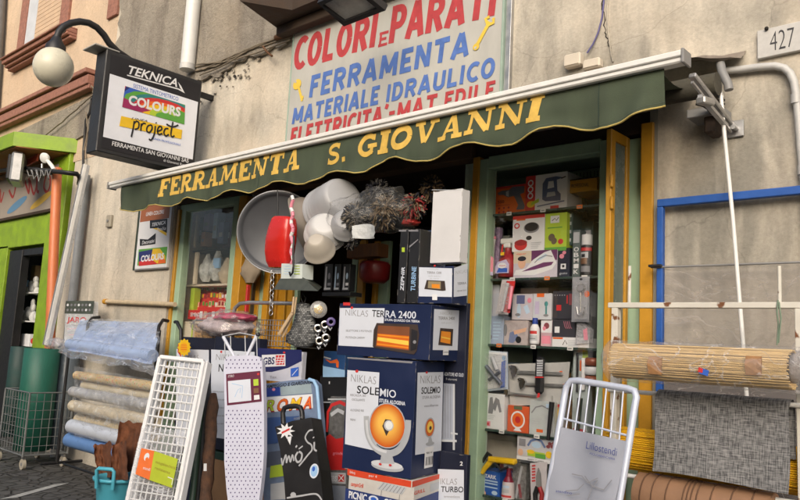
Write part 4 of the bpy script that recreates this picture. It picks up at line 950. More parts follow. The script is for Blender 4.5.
# ================================================================== FACADE ACROSS THE STREET (mirrored in the panes)
fb = thing('facing_building', 'low ochre building across the street, seen only as a reflection in the shop panes', 'building', (-4, -12, 0))
w = MB(); w.box(-16, 6, -12.3, -12, 0, 5.2, mat('ochre_render', (.58, .36, .10), .9, var=.2, scale=1.5)); w.build('wall', fb)
for i in range(7):
    for j in range(1):
        k = MB(); k.box(-14.5 + i * 2.9, -13.4 + i * 2.9, -12.02, -11.97, .9 + j * 3, 2.7 + j * 3, M_DKWOOD, .01); k.build('window', fb)
w = MB(); w.box(-16.2, 6.2, -12.4, -11.7, 5.2, 5.35, M_BRICK); w.build('cornice', fb)

# ================================================================== GOODS: SMALL BUILDERS
def pb(x0, x1, yt, yb, Y, dep, m, bev=.001, zfloor=None):
    """box standing in the shop: columns x0..x1, rows yt..yb taken at its middle; front at Y"""
    mb = MB(); xm = (x0 + x1) / 2; X0, X1 = P(x0, (yt + yb) / 2, Y).x, P(x1, (yt + yb) / 2, Y).x
    z1, z0 = P(xm, yt, Y).z, P(xm, yb, Y).z
    if zfloor is not None: z0 = zfloor
    mb.box(X0, X1, Y, Y + dep, z0, z1, m, bev); pl = plY(Y); pl.X0, pl.X1, pl.z0, pl.z1 = X0, X1, z0, z1
    return mb, pl
def fr(pl, a, b): return (pl.X0 + (pl.X1 - pl.X0) * a, pl.z0 + (pl.z1 - pl.z0) * b)
def fill(mb, pl, a0, b0, a1, b1, m): mb.ink(pl, [fr(pl, a0, b0), fr(pl, a1, b0), fr(pl, a1, b1), fr(pl, a0, b1)], m)
def fpoly(mb, pl, pts, m): mb.ink(pl, [fr(pl, *p) for p in pts], m)
def fdisc(mb, pl, a, b, ra, rb, m, **k):
    c = fr(pl, a, b); mb.disc(pl, c[0], c[1], ra * (pl.X1 - pl.X0), rb * (pl.z1 - pl.z0), m, **k)
def ftext(mb, pl, t, a0, b0, a1, h, m, bold=.01, shear=0., b1=None):
    vs, fs, x0, x1, cap = glyphs(t, bold, shear); p = fr(pl, a0, b0); q = fr(pl, a1, b0 if b1 is None else b1); L_ = math.hypot(q[0] - p[0], q[1] - p[1]); dx, dy = (q[0] - p[0]) / L_, (q[1] - p[1]) / L_
    kx = L_ / (x1 - x0); ky = h * (pl.z1 - pl.z0) / cap; pl.k += 1; z = .0005 + pl.k * .00018
    mb.add([pl.w(p[0] + dx * (x - x0) * kx, p[1] + dy * (x - x0) * kx + y * ky, z) for x, y in vs], fs, m)
def flines(mb, pl, a0, a1, b0, b1, n, m, th=.3, seed=0):
    rd = random.Random(seed)
    for i in range(n):
        b = b0 + (b1 - b0) * (i + .2) / n; e = a1 - (a1 - a0) * rd.uniform(0, .45); fill(mb, pl, a0, b, e, b + (b1 - b0) / n * th, m)
def curve(mb, pl, pts, wd, m): mb.ribbon(pl, [fr(pl, *p) for p in pts], wd, m)
M_CREAMB = mat('cream_print', (.62, .54, .42), .6); M_SKYP = mat('sky_print', (.45, .60, .75), .5); M_LILAC = mat('lilac_print', (.50, .44, .62), .5); M_SKIN = mat('peach_print', (.70, .42, .28), .5)
M_DKRED = mat('dark_red_plastic', (.30, .02, .025), .35); M_TEAL = mat('teal_print', (.05, .25, .26), .5)
YG0 = .085
GG = 'goods in the right display window'
# --- top shelf
w, p = pb(482.5, 525.5, 186.5, 214, YG0 + .02, .12, M_ORANGE, zfloor=SH['a']); fill(w, p, .0, .93, 1, 1, M_REDP)
fpoly(w, p, [(.36, .80), (.46, .86), (.62, .86), (.7, .95), (.97, .93), (.97, .7), (.88, .66), (.99, .25), (.97, .12), (.80, .14), (.84, .3), (.74, .62), (.6, .6), (.5, .7), (.38, .72)], mat('drill_grey', (.12, .13, .17), .5)); fpoly(w, p, [(.55, .8), (.62, .84), (.62, .62), (.56, .66)], M_LGINK)
ftext(w, p, 'DRILL 550', .08, .42, .52, .10, M_INK, .015); fill(w, p, .04, .33, .66, .345, M_DKRED); [fdisc(w, p, .08 + .11 * (k % 6), .24 - .14 * (k // 6), .025, .04, M_DKRED, n=8) for k in range(12)]
w.thing('drill_box', 'orange power drill carton at the left of the top shelf', 'tool box', GG)
w, p = pb(525.8, 567, 174, 209.5, YG0, .16, M_PAPER, zfloor=SH['a']); fill(w, p, 0, 0, .24, 1, M_REDP); [w.disc(p, *fr(p, .12, b), .018, .018, M_PAPER, n=14) for b in (.80, .62, .44)]; [w.disc(p, *fr(p, .12, b), .011, .011, M_REDP, n=14) for b in (.80, .62, .44)]
fdisc(w, p, .14, .2, .1, .09, M_YELLOW); fpoly(w, p, [(.14, .16), (.34, .24), (.34, .34), (.16, .26)], M_LGREEN)
JG = mat('jigsaw_blue', (.10, .13, .24), .45)
fpoly(w, p, [(.42, .30), (.42, .74), (.50, .88), (.74, .90), (.92, .84), (.76, .80), (.78, .50), (.86, .40), (.86, .22), (.5, .24)], JG); fpoly(w, p, [(.54, .58), (.70, .60), (.68, .78), (.56, .78)], M_PAPER); fpoly(w, p, [(.52, .35), (.74, .37), (.72, .48), (.54, .48)], M_LGINK); curve(w, p, [(.86, .82), (.97, .86)], .006, M_INK); curve(w, p, [(.3, .12), (.95, .2)], .006, JG); fill(w, p, .62, .02, .82, .10, M_REDP)
w.thing('jigsaw_box', 'white and red jigsaw carton in the middle of the top shelf', 'tool box', GG)
w, p = pb(570, 597, 178, 191.5, .11, .2, M_YELP); ftext(w, p, 'PROFESSIONAL', .05, .35, .7, .28, M_INK); fill(w, p, 0, .9, 1, 1, M_INK); w.thing('yellow_tool_case', 'yellow tool case up under the lintel at the right of the top shelf', 'tool case', GG)
w = MB()      # wire display grid hung at the back of the top bay
za, zb4 = P(560, 208, .42).z, P(560, 160, .42).z
for i in range(30): x = RW[0] + .03 + i * (RW[1] - RW[0] - .05) / 29; w.tube([(x, .40, zb4 - .22), (x, .40, RW[2] + .02)], .002, M_BLACK, 4)
for i in range(5): w.tube([(RW[0], .40, zb4 - .2 + i * .06), (RW[1], .40, zb4 - .2 + i * .06)], .0022, M_BLACK, 4)
w.thing('wire_grid', 'black wire display grid behind the boxes at the top of the right display window', 'wire grid')
# --- second shelf
w, p = pb(512.5, 544.5, 215, 251, YG0, .14, M_PAPER); fill(w, p, 0, .90, 1, 1, M_REDP); fill(w, p, .12, .86, .4, .9, M_ORANGE); fdisc(w, p, .14, .72, .09, .08, M_REDP); fdisc(w, p, .14, .72, .05, .045, M_PAPER); fdisc(w, p, .60, .64, .24, .15, M_GINK); fdisc(w, p, .60, .66, .21, .12, M_INK); fdisc(w, p, .53, .36, .09, .06, M_INK); fdisc(w, p, .28, .18, .20, .15, M_REDP); fdisc(w, p, .28, .24, .20, .08, M_DKRED); flines(w, p, .6, .95, .05, .25, 4, M_LGINK)
w.thing('cookware_carton', 'white carton with red top band picturing a black pan and a red pot', 'carton', GG)
w, p = pb(545, 566.8, 213, 247, YG0, .10, M_LGREEN, zfloor=P(555, 251, YG0).z); fill(w, p, 0, 0, 1, .10, M_GREEN); fill(w, p, .25, .74, .66, .93, M_PAPER); curve(w, p, [(.32, .8), (.45, .86), (.52, .8), (.62, .88)], .004, M_INK); fill(w, p, .12, .60, .8, .63, M_GREEN); fdisc(w, p, .32, .36, .15, .10, mat('shoe_brown', (.12, .09, .06), .6), rot=-.6); fdisc(w, p, .44, .26, .12, .09, mat('shoe_brown', (0, 0, 0)), rot=-.6); fdisc(w, p, .74, .24, .12, .07, M_REDP)
w.thing('green_carton', 'lime green carton with brown shoe picture beside the cookware carton', 'carton', GG)
w, p = pb(567, 572.5, 212, 245, YG0 + .03, .10, mat('dark_teal_print', (.03, .07, .07), .5)); [fill(w, p, .15, b, .8, b + .1, M_LGINK) for b in (.1, .35, .6, .84)]
w.thing('narrow_dark_carton', 'narrow dark carton with pale symbols right of the lime green carton', 'carton', GG)
w, p = pb(513.5, 557, 250.5, 277, YG0 - .005, .15, mat('lilac_white_print', (.52, .50, .58), .5), zfloor=SH['b']); fill(w, p, 0, .55, .42, 1, M_CREAMB); fill(w, p, .42, .62, 1, 1, M_PURPLE); fdisc(w, p, .2, .55, .09, .20, M_SKIN); fdisc(w, p, .2, .72, .10, .09, M_INK); ftext(w, p, 'vapor', .06, .87, .3, .07, M_ORANGE)
fpoly(w, p, [(.02, .12), (.06, .30), (.30, .34), (.46, .66), (.72, .92), (.86, .98), (.99, .52), (.9, .30), (.5, .1)], M_PAPER); fpoly(w, p, [(.2, .24), (.5, .30), (.88, .44), (.93, .56), (.70, .55), (.4, .38)], M_PURPLE); fpoly(w, p, [(.52, .66), (.74, .86), (.80, .80), (.60, .62)], M_SKYP); curve(w, p, [(.5, .55), (.6, .7), (.75, .8), (.9, .75)], .005, M_GINK)
w.thing('steam_iron_carton', 'carton picturing a white steam iron on the second shelf', 'carton', GG)
w, p = pb(557.5, 569.5, 248, 275.5, YG0, .12, M_NAVYD, zfloor=SH['b']); fdisc(w, p, .35, .72, .2, .08, M_PINK); fdisc(w, p, .55, .84, .16, .06, M_PINK); fill(w, p, .28, .28, .72, .46, M_PAPER); fill(w, p, .4, .33, .6, .42, M_INK); ftext(w, p, 'gusto', .2, .1, .85, .08, M_LGINK)
w.thing('black_coffee_carton', 'black carton with pink flower between the iron carton and the spray can', 'carton', GG)
w, p = pb(572.5, 580, 230, 275, YG0 - .01, .06, mat('grey_green_tin', (.10, .13, .13), .4), zfloor=SH['b'])
vs = 'KIMBO'
for i, ch in enumerate(vs): ftext(w, p, ch, .2, .06 + .12 * i, .85, .09, M_PAPER, .02)
fill(w, p, .1, .72, .9, .95, M_LGINK); w.thing('tall_slim_tin', 'tall slim grey tin with vertical white letters beside the spray can', 'tin', GG)
def can(x, yt, yb, r, Y, prof, label, name, cat, bands, group=GG):
    q = P(x, yb, Y + r); top = P(x, yt, Y + r); Hh = top.z - q.z; t = thing(name, label, cat, q, group)
    mb = MB(); 
    for (h0, h1, r0, r1, m_) in prof: mb.lathe(q, (0, 0, 1), [(r0 * r, h0 * Hh), (r1 * r, h1 * Hh)], m_, 20)
    mb.lathe(q, (0, 0, 1), [(prof[-1][3] * r, prof[-1][1] * Hh), (0, prof[-1][1] * Hh)], prof[-1][4], 20)
    o = mb.build('container', t)
    for (nm, lst) in bands:
        mb = MB()
        for (h0, h1, rr, a0, a1, m_) in lst:
            k = 10; vs = []
            for hh in (h0, h1):
                for i in range(k + 1):
                    a = R(-90 + a0 + (a1 - a0) * i / k); vs.append((q.x + math.cos(a) * rr * r, q.y + math.sin(a) * rr * r, q.z + hh * Hh))
            mb.add(vs, [(i, i + 1, k + 2 + i, k + 1 + i) for i in range(k)], m_, True)
        mb.build(nm, t)
    return t
can(586.5, 235, 274.5, .030, YG0 - .02, [(0, .72, 1, 1, M_BLACK), (.72, .74, 1, .9, M_METAL), (.74, 1, .92, .90, M_PAPER)], 'black spray can with white cap on the second shelf', 'spray_can', 'spray can',
    [('label', [(.58, .66, 1.02, -80, 80, M_REDP), (.40, .55, 1.02, -60, 40, M_LGINK), (.25, .4, 1.02, -50, 30, mat('brown_print', (.2, .1, .05), .5)), (.05, .2, 1.02, -40, 60, M_GINK), (.42, .5, 1.03, -30, 10, M_INK)])])
# trigger spray bottle
q0 = P(504.5, 277, YG0 - .01); t = thing('trigger_spray_bottle', 'red trigger spray bottle with white nozzle on the second shelf', 'spray bottle', q0, GG)
hb_ = P(504.5, 237, YG0 - .01).z - q0.z; w = MB(); w.lathe(q0 + Vector((0, .03, 0)), (0, 0, 1), [(0, 0), (.052, .0), (.055, .03), (.052, hb_ * .40), (.042, hb_ * .50), (.020, hb_ * .62), (.018, hb_ * .74)], M_DKRED, 24, sx=.62 / .62, ref=(1, 0, 0)); w.build('bottle', t)
w = MB(); z = q0.z + hb_ * .74; w.obox((q0.x - .005, q0.y + .03, z + hb_ * .06), ((1, 0, 0), (0, 1, 0), (0, 0, 1)), (.022, .014, hb_ * .06), M_WHITE, .004); w.obox((q0.x + .002, q0.y + .03, z + hb_ * .17), ((1, 0, 0), (0, 1, 0), (0, 0, 1)), (.050, .016, hb_ * .07), M_WHITE, .006); w.tube([(q0.x - .03, q0.y + .03, z + .04), (q0.x - .04, q0.y + .03, z + .01), (q0.x - .045, q0.y + .03, z - .03)], .006, M_REDP); w.build('trigger', t)
w = MB(); pl = plY(q0.y - .027); pl.X0, pl.X1, pl.z0, pl.z1 = q0.x - .05, q0.x + .05, q0.z, q0.z + hb_; fpoly(w, pl, [(.05, .08), (.95, .08), (.95, .30), (.75, .42), (.2, .36), (.05, .24)], M_LILAC); fpoly(w, pl, [(.15, .1), (.85, .1), (.85, .2), (.3, .22)], M_BLUE); fdisc(w, pl, .5, .27, .28, .07, M_PAPER); ftext(w, pl, 'Vetril', .3, .25, .72, .035, M_REDP); fill(w, pl, .38, .52, .62, .60, M_YELLOW); w.build('label', t)
# white & pink curved bottle with lilac card behind
w, p = pb(483, 499, 228, 276, YG0 + .05, .03, mat('lilac_glitter_card', (.36, .27, .40), .5, var=.5, scale=60), zfloor=SH['b']); w.thing('lilac_card', 'glittery lilac card behind the pink and white bottle', 'card', GG)
w = MB(); c = [(494, 238), (491.5, 246), (489.5, 256), (489, 266), (490, 276)]; pp = [P(x, y, YG0 + .01) for x, y in c]; w.tube(pp, [.012, .020, .028, .032, .030], M_WHITE, 16); w.ball(pp[0], .014, M_PINK, 10, 8)
pl = plY(YG0 - .025); w.inkpx(pl, [(486, 272), (493, 273), (493.5, 258), (489, 254), (485.5, 262)], M_PINK); w.inkpx(pl, [(486.5, 275), (493, 275.5), (493, 272), (486, 271)], M_LILAC); w.thing('pink_white_bottle', 'curved white bottle with pink label at the left end of the second shelf', 'bottle', GG)
# --- third shelf
w, p = pb(483, 499, 285, 316, YG0 + .03, .10, mat('pale_lilac_carton', (.50, .51, .58), .5)); fdisc(w, p, .35, .70, .22, .22, M_GINK); fdisc(w, p, .35, .72, .17, .17, M_LGINK); fdisc(w, p, .35, .28, .28, .2, M_LGINK); fdisc(w, p, .3, .16, .2, .12, M_TEAL); fill(w, p, 0, .93, 1, 1, M_LGINK); w.thing('blender_carton', 'pale carton with blender drawing at the left of the third shelf, upper of two', 'carton', GG)
w, p = pb(483, 503.5, 316, 343.5, YG0 + .02, .12, mat('pale_blue_carton', (.36, .43, .58), .5), zfloor=SH['c']); fill(w, p, .0, .0, .28, 1, M_LGINK); fdisc(w, p, .3, .6, .12, .25, M_SKYP); fdisc(w, p, .3, .25, .16, .12, M_GINK); flines(w, p, .5, .95, .15, .85, 6, M_SKYP); w.thing('pale_blue_carton', 'pale blue carton at the left of the third shelf, lower of two', 'carton', GG)
w, p = pb(512, 532.5, 294, 320, YG0 + .02, .12, mat('pale_grey_print', (.52, .49, .54), .5)); fill(w, p, .22, .62, .62, .95, mat('slate_print', (.10, .12, .25), .5)); fpoly(w, p, [(.56, .5), (.75, .6), (.9, .3), (.72, .22)], M_SKYP); fdisc(w, p, .35, .35, .10, .28, M_SKYP); fdisc(w, p, .3, .2, .13, .06, M_GINK); fdisc(w, p, .85, .75, .1, .1, M_PINK); w.thing('appliance_carton', 'grey carton with blue appliance picture on the third shelf', 'carton', GG)
w, p = pb(533, 551.5, 293.5, 319.5, YG0 + .02, .12, mat('white_blue_print', (.54, .56, .60), .5)); fill(w, p, .2, .86, .6, 1, M_ORANGE); fdisc(w, p, .72, .6, .10, .1, M_TEAL); fill(w, p, .68, .2, .77, .5, M_TEAL); fdisc(w, p, .72, .16, .14, .05, M_GINK); fill(w, p, .12, .2, .35, .7, M_LILAC); w.thing('hand_blender_carton', 'white carton with hand blender picture and orange tab on the third shelf', 'carton', GG)
w, p = pb(553, 573, 291, 319, YG0 + .02, .12, mat('charcoal_print', (.035, .035, .045), .45)); fill(w, p, .18, .3, .42, .5, M_REDP); fill(w, p, .68, .55, .74, .85, M_REDP); fill(w, p, .8, .5, .95, .9, mat('dull_red', (.25, .06, .07), .5)); [fdisc(w, p, .1 + .12 * k, .85, .03, .02, M_LGINK, n=6) for k in range(5)]; w.thing('black_red_carton', 'charcoal carton with small red panels on the third shelf', 'carton', GG)
w, p = pb(504, 528, 320.5, 344, YG0 + .02, .12, mat('photo_print', (.46, .40, .40), .5, var=.3, scale=25), zfloor=SH['c']); fpoly(w, p, [(.2, .1), (.4, .08), (.62, .3), (.5, .6), (.25, .5)], mat('slate_blue', (.18, .22, .38), .5)); fpoly(w, p, [(.4, .58), (.95, .72), (.9, .56), (.45, .42)], M_SKIN); fdisc(w, p, .62, .22, .12, .14, M_INK); fdisc(w, p, .06, .6, .08, .25, M_GINK); w.thing('photo_carton', 'small carton with brown photo print left of the blue capped bottle', 'carton', GG)
w, p = pb(541, 552, 320, 344, YG0 + .03, .1, mat('rosy_print', (.55, .38, .42), .5, var=.2), zfloor=SH['c']); fill(w, p, 0, .52, 1, 1, M_PAPER); fdisc(w, p, .5, .78, .25, .12, mat('dull_red', (0, 0, 0))); fdisc(w, p, .3, .68, .15, .08, M_PINK); fill(w, p, .1, .1, .9, .4, M_PINK); w.thing('rose_carton', 'small white and rose carton right of the blue capped bottle', 'carton', GG)
w, p = pb(552.5, 575, 319.5, 337.5, YG0 + .01, .12, mat('charcoal_print', (0, 0, 0))); fill(w, p, .1, .25, .32, .6, M_PAPER); [curve(w, p, [(.5 + .08 * k, .9), (.56 + .08 * k, .6), (.62 + .08 * k, .5)], .002, M_PINK) for k in range(4)]; w.thing('black_carton', 'flat black carton with white square lying above a thin white carton', 'carton', GG)
w, p = pb(552, 589, 337.5, 344.5, YG0 - .005, .12, M_PAPER, zfloor=SH['c']); fill(w, p, .02, .8, .3, .98, M_ORANGE); curve(w, p, [(.3, .2), (.36, .7), (.42, .3)], .004, M_INK); flines(w, p, .45, .95, .1, .8, 4, M_LGINK); w.thing('thin_white_carton', 'thin white carton lying at the right of the third shelf edge', 'carton', GG)
can(534.5, 318, 344, .026, YG0 - .03, [(0, .06, .9, 1, M_PAPER), (.06, .6, 1, 1, M_PAPER), (.6, .76, 1, .55, M_PAPER), (.76, 1, .58, .55, mat('blue_cap', (.015, .05, .30), .4))], 'small white bottle with a blue cap on the third shelf', 'white_bottle', 'bottle',
    [('label', [(.38, .50, 1.02, -55, 55, M_REDP), (.12, .34, 1.02, -60, 60, M_LGINK), (.18, .22, 1.03, -40, 40, M_GINK)])])
w = MB(); w.slab([P(x, y, YG0 - .02) for x, y in ((575, 344), (589, 343), (590, 330), (583, 322), (577, 323))], .04, film('bag_film', (.6, .6, .64), .5, .12, .2, .8, 30)); pl = plY(YG0 - .021); w.inkpx(pl, [(584, 340), (588, 340), (587, 328), (583, 330)], M_PINK); w.thing('small_clear_bag', 'small clear bag with pink print on the thin white carton', 'bag', GG)
# hanging blister packs in front of the shelf edge
M_BLI = film('blister', (.7, .7, .74), .22, .10, .1, .4, 24)
def blister(x, name, label, cat, quad, Y, cardm, draw, group=GG, dome=None):
    t = thing(name, label, cat, P(*quad[3], Y), group); pl = plY(Y); mb = MB(); mb.slab([P(x_, y_, Y) for x_, y_ in quad][::-1], .003, cardm); q = quad[0]; tx = (quad[0][0] + quad[1][0]) / 2; ty = (quad[0][1] + quad[1][1]) / 2
    mb.discpx(pl, tx, ty + 2.5, 1.6, 1.1, M_INK); mb.build('card', t); mb = MB(); draw(mb, pl); mb.build('tool', t, label=None)
    if dome:
        mb = MB(); c = [P(x_, y_, Y - .028) for x_, y_ in dome]; b = [P(x_, y_, Y - .001) for x_, y_ in dome]
        n = len(c); mb.add(c + b, [tuple(range(n))[::-1]] + [(i, (i + 1) % n, (i + 1) % n + n, i + n) for i in range(n)], M_BLI); mb.build('blister_shell', t)
    return t
def d1(mb, pl):
    mb.inkpx(pl, [(503, 312), (510, 313), (515.5, 281), (507, 281)], M_REDP); mb.tube([P(502, 311, .035), P(508, 283, .035)], .008, M_LGINK, 8); mb.tube([P(509, 309, .035), P(512, 286, .035)], .009, M_PINK, 8)
blister(0, 'hanging_blister_pack', 'red and white blister pack hanging tilted from the second shelf edge', 'blister pack', [(502, 279.5), (513.5, 279.5), (508, 314.5), (495.5, 314)], .05, mat('white_card', (.55, .52, .54), .5), d1, dome=[(497.5, 312), (507, 312.5), (511.5, 284), (502, 284)])
def d2(mb, pl):
    pass
    mb.lathe(P(580.5, 288, .03), (0, -1, 0), [(0, .012), (.010, .012), (.022, 0), (.024, -.01)], M_CHROME, 18); mb.discpx(plY(.018), 580.5, 288, 3, 3, M_GINK); mb.tube([P(580.5, 290, .035), P(580.5, 312, .035)], .0045, M_CHROME, 8); mb.tube([P(576.5, 307, .035), P(578, 315, .035), P(583, 315, .035), P(584.5, 307, .035)], .006, M_CHROME, 8); mb.discpx(pl, 587, 294, 2.6, 3.2, M_ORANGE)
blister(0, 'hanging_blister_pack', 'grey blister pack with chrome tool hanging at the right of the third shelf', 'blister pack', [(572.5, 277), (589.5, 276.5), (589, 322), (571.5, 322)], .05, mat('grey_card', (.28, .29, .32), .45), d2, dome=[(574, 319), (587, 319), (587.5, 281), (574.5, 281.5)])
# --- fourth shelf
def d3(mb, pl):
    mb.inkpx(pl, [(484, 390), (505, 387), (507, 353), (484, 351.5)], M_PAPER); mb.inkpx(pl, [(482.5, 388), (485, 390), (486, 352), (483, 351)], M_BLUE)
    G2 = mat('gun_metal', (.16, .18, .22), .35, .6); q = plY(.055)
    mb.tube([P(486, 366, .05), P(494, 376, .05), P(501, 384, .05)], .012, G2, 10); mb.tube([P(489, 380, .05), P(500, 372, .05)], .01, G2, 10); mb.tube([P(492, 357, .05), P(497, 370, .05)], .012, M_LGINK, 10); mb.inkpx(pl, [(500.5, 388), (505, 387), (506, 360), (501.5, 362)], M_BLUE); mb.discpx(pl, 504, 358, 2, 2.4, M_LBLUE)
blister(0, 'spray_gun_blister', 'blue and white blister pack with spray gun on the fourth shelf', 'blister pack', [(482, 350), (507.5, 352), (508, 389), (482.5, 392)], .075, mat('blue_white_card', (.45, .52, .62), .45), d3, dome=[(484, 389), (506, 386), (506, 355), (484, 353)])
w, p = pb(481.5, 504, 393.5, 428.5, YG0, .12, M_PAPER, zfloor=SH['d']); fpoly(w, p, [(.3, .42), (.36, .88), (.48, .9), (.52, .7), (.62, .9), (.78, .84), (.9, .5), (.80, .48), (.7, .7), (.62, .5), (.54, .56), (.5, .42)], M_GINK); fill(w, p, 0, .06, .42, .2, M_PINK); fill(w, p, .06, .09, .36, .16, M_REDP); flines(w, p, .3, .7, .26, .4, 3, M_LGINK)
w.thing('spray_gun_carton', 'white carton with grey spray gun drawing under the blue blister pack', 'carton', GG)
wc = thing('wrench_card', 'white card with three adjustable wrenches on the fourth shelf', 'wrench set', P(537, 404, .11), GG)
w = MB(); pl = plY(.11); w.slab([P(x, y, .11) for x, y in ((508, 364), (570, 362), (566, 404), (510, 406))][::-1], .003, mat('offwhite_card', (.45, .45, .44), .5)); w.build('card', wc)
for (x, y, s_, x1, y1) in ((514, 372, 1.0, 563, 374), (522, 384, .9, 566, 386), (506, 393, .7, 536, 396.5)):
    w = MB(); a = P(x, y, .095); b_ = P(x1, y1, .1); w.bar(a, b_, .008, .018 * s_, M_METAL, bev=.003)
    w.slab([a + Vector((dx * .03 * s_, -.006, dz * .03 * s_)) for dx, dz in ((.9, .5), (.4, 1.1), (-.5, 1.2), (-1.1, .9), (-.4, .5), (-.6, -.1), (-.2, -1.1), (.5, -.6))], .016, M_CHROME, n=Vector((0, -1, 0))); w.build('wrench', wc)
w = MB(); [w.discpx(pl, x, y, 2, 2.2, M_ORANGE) for x, y in ((561, 373), (564, 386))]; w.build('price_dot', wc)
tl = thing('black_torch', 'black inspection torch standing before the wrench card', 'torch', P(539.5, 394, .06), GG); w = MB(); a = P(539, 394, .06); b_ = P(540.5, 357, .06)
w.bar(a, b_, .03, .052, M_BLACK, up=(1, 0, 0), bev=.012); w.build('body', tl); w = MB(); pl = plY(.043); w.inkpx(pl, [(536.5, 376), (542.5, 376), (543, 360), (537, 360)], M_LGINK)
for k in range(6): w.ribpx(pl, [(537, 362 + 2.4 * k), (542.8, 362 + 2.4 * k)], .003, M_CHROME)
w.build('lamp_window', tl); w = MB(); w.inkpx(pl, [(535, 378), (543.5, 378), (543.5, 376.6), (535, 376.6)], M_REDP); w.inkpx(pl, [(537, 398), (540, 397), (540, 393), (538, 393)], M_REDP); w.build('red_band', tl)
w, p = pb(507.5, 528.5, 406, 430.5, YG0, .05, mat('orange_red_pack', (.60, .10, .03), .45), zfloor=SH['d']); fdisc(w, p, .5, .47, .34, .34, M_PAPER); fdisc(w, p, .5, .47, .27, .27, M_ORANGE); fdisc(w, p, .5, .47, .13, .13, M_REDP); fill(w, p, .3, .86, .7, 1.0, mat('drab_green', (.12, .14, .08), .5)); fpoly(w, p, [(.3, .04), (.7, .04), (.6, .14), (.4, .14)], M_PAPER)
w.thing('orange_disc_pack', 'orange pack with round disc in the middle of the fourth shelf', 'pack', GG)
w, p = pb(529.5, 554.5, 401, 431.5, YG0, .13, mat('pale_grey_carton', (.48, .52, .52), .5), zfloor=SH['d']); pts = [(.08, .62), (.25, .8), (.5, .86), (.78, .78), (.95, .6)]; curve(w, p, pts, .007, M_GINK); fill(w, p, .66, .82, .96, .93, M_SKYP); fill(w, p, .7, .15, .92, .6, M_LGINK); fill(w, p, .3, .08, .56, .17, M_ORANGE); flines(w, p, .1, .6, .3, .5, 3, M_LGINK)
w.thing('white_arc_carton', 'pale grey carton with curved rail drawing on the fourth shelf', 'carton', GG)
w, p = pb(556, 567, 400, 432, YG0 + .03, .1, mat('jumble_print', (.40, .25, .12), .5, var=.9, scale=45), zfloor=SH['d']); fdisc(w, p, .4, .6, .3, .2, M_YELLOW); fill(w, p, .1, .8, .9, .98, M_REDP); fill(w, p, .2, .05, .8, .3, M_PAPER); w.thing('small_yellow_red_pack', 'small yellow and red pack behind the silver rack edge on the fourth shelf', 'pack', GG)
w, p = pb(573, 588, 349.5, 392, YG0 + .03, .05, mat('grey_blue_blister', (.40, .46, .46), .4), zfloor=SH['d']); fill(w, p, .1, .0, .9, .12, M_REDP); fill(w, p, .45, .76, .75, .88, M_ORANGE); fill(w, p, .62, .9, .98, 1, M_LGREEN); w.tube([P(577, 392, .10), P(577.5, 353, .10)], .006, M_BLACK, 8); w.tube([P(583, 390, .10), P(583.5, 358, .10)], .010, M_PAPER, 10); w.thing('brush_pack', 'grey blister with black and white handled tools at the right of the fourth shelf', 'blister pack', GG)
w = MB(); q = P(592.5, 384, .13); 
for i in range(3): w.lathe(q + Vector((0, 0, .0 + .045 * i)), (0, 0, 1), [(.0, 0), (.042, 0), (.042, .028), (.035, .04), (0, .04)], mat('red_brown_jar', (.26, .07, .03), .35) if i % 2 == 0 else M_PAPER, 18)
w.thing('stacked_jars', 'small stacked red brown jars at the far right of the fourth shelf', 'jar', GG)
# --- bottom shelf
w, p = pb(486, 517, 440, 462, YG0 + .14, .12, mat('yellowed_white_carton', (.48, .45, .38), .6)); w.box(p.X0 - .02, p.X1 + .005, YG0 + .13, YG0 + .27, p.z1, p.z1 + .03, mat('yellowed_white_carton', (0, 0, 0)), .002); w.thing('yellowed_open_carton', 'yellowed white carton behind the yellow trigger tool on the bottom shelf', 'carton', GG)
w, p = pb(517, 556.5, 437, 462, YG0 - .01, .1, mat('white_garden_carton', (.52, .52, .54), .5)); fill(w, p, 0, .0, 1, .14, M_PAPER); fill(w, p, .05, .55, .22, .85, M_GINK); pts = [(.28, .6), (.36, .82), (.5, .92), (.62, .86), (.72, .62)]; curve(w, p, pts, .012, mat('handle_blue', (.12, .18, .35), .5)); fdisc(w, p, .5, .68, .12, .13, M_SKYP); fill(w, p, .28, .2, .72, .4, M_LGREEN); fill(w, p, .48, .16, .74, .34, M_GREEN); fdisc(w, p, .36, .38, .1, .08, M_YELLOW); [fdisc(w, p, a, b, .05, .07, mat('dull_red', (0, 0, 0))) for a, b in ((.84, .8), (.9, .7), (.94, .84), (.8, .68))]; fdisc(w, p, .82, .36, .08, .14, M_YELLOW); fdisc(w, p, .1, .3, .07, .14, M_SKIN)
ftext(w, p, 'EASY CLEAN', .3, .03, .7, .07, M_GINK); w.thing('food_slicer_carton', 'white carton with blue handled tool and fruit pictures on the bottom shelf', 'carton', GG)
yg = thing('yellow_caulking_gun', 'yellow trigger caulking gun lying on the blue STARK carton', 'caulking gun', P(500, 468, .06), GG); w = MB(); YY = mat('bright_yellow_plastic', (.72, .45, .01), .4); w.bar(P(489, 459, .06), P(516, 462, .06), .04, .03, YY, bev=.008); w.build('body', yg)
w = MB(); w.tube([P(491, 461, .06), P(485, 468, .05), P(482, 473, .05)], [.016, .014, .012], YY, 10); w.tube([P(481.5, 463, .06), P(488, 453, .06), P(491, 456, .06)], .010, M_BLACK, 8); w.build('handle', yg); w = MB(); w.tube([P(495, 463, .05), P(501, 470, .04), P(508, 467, .05)], .007, M_BLACK, 8); w.build('trigger', yg)
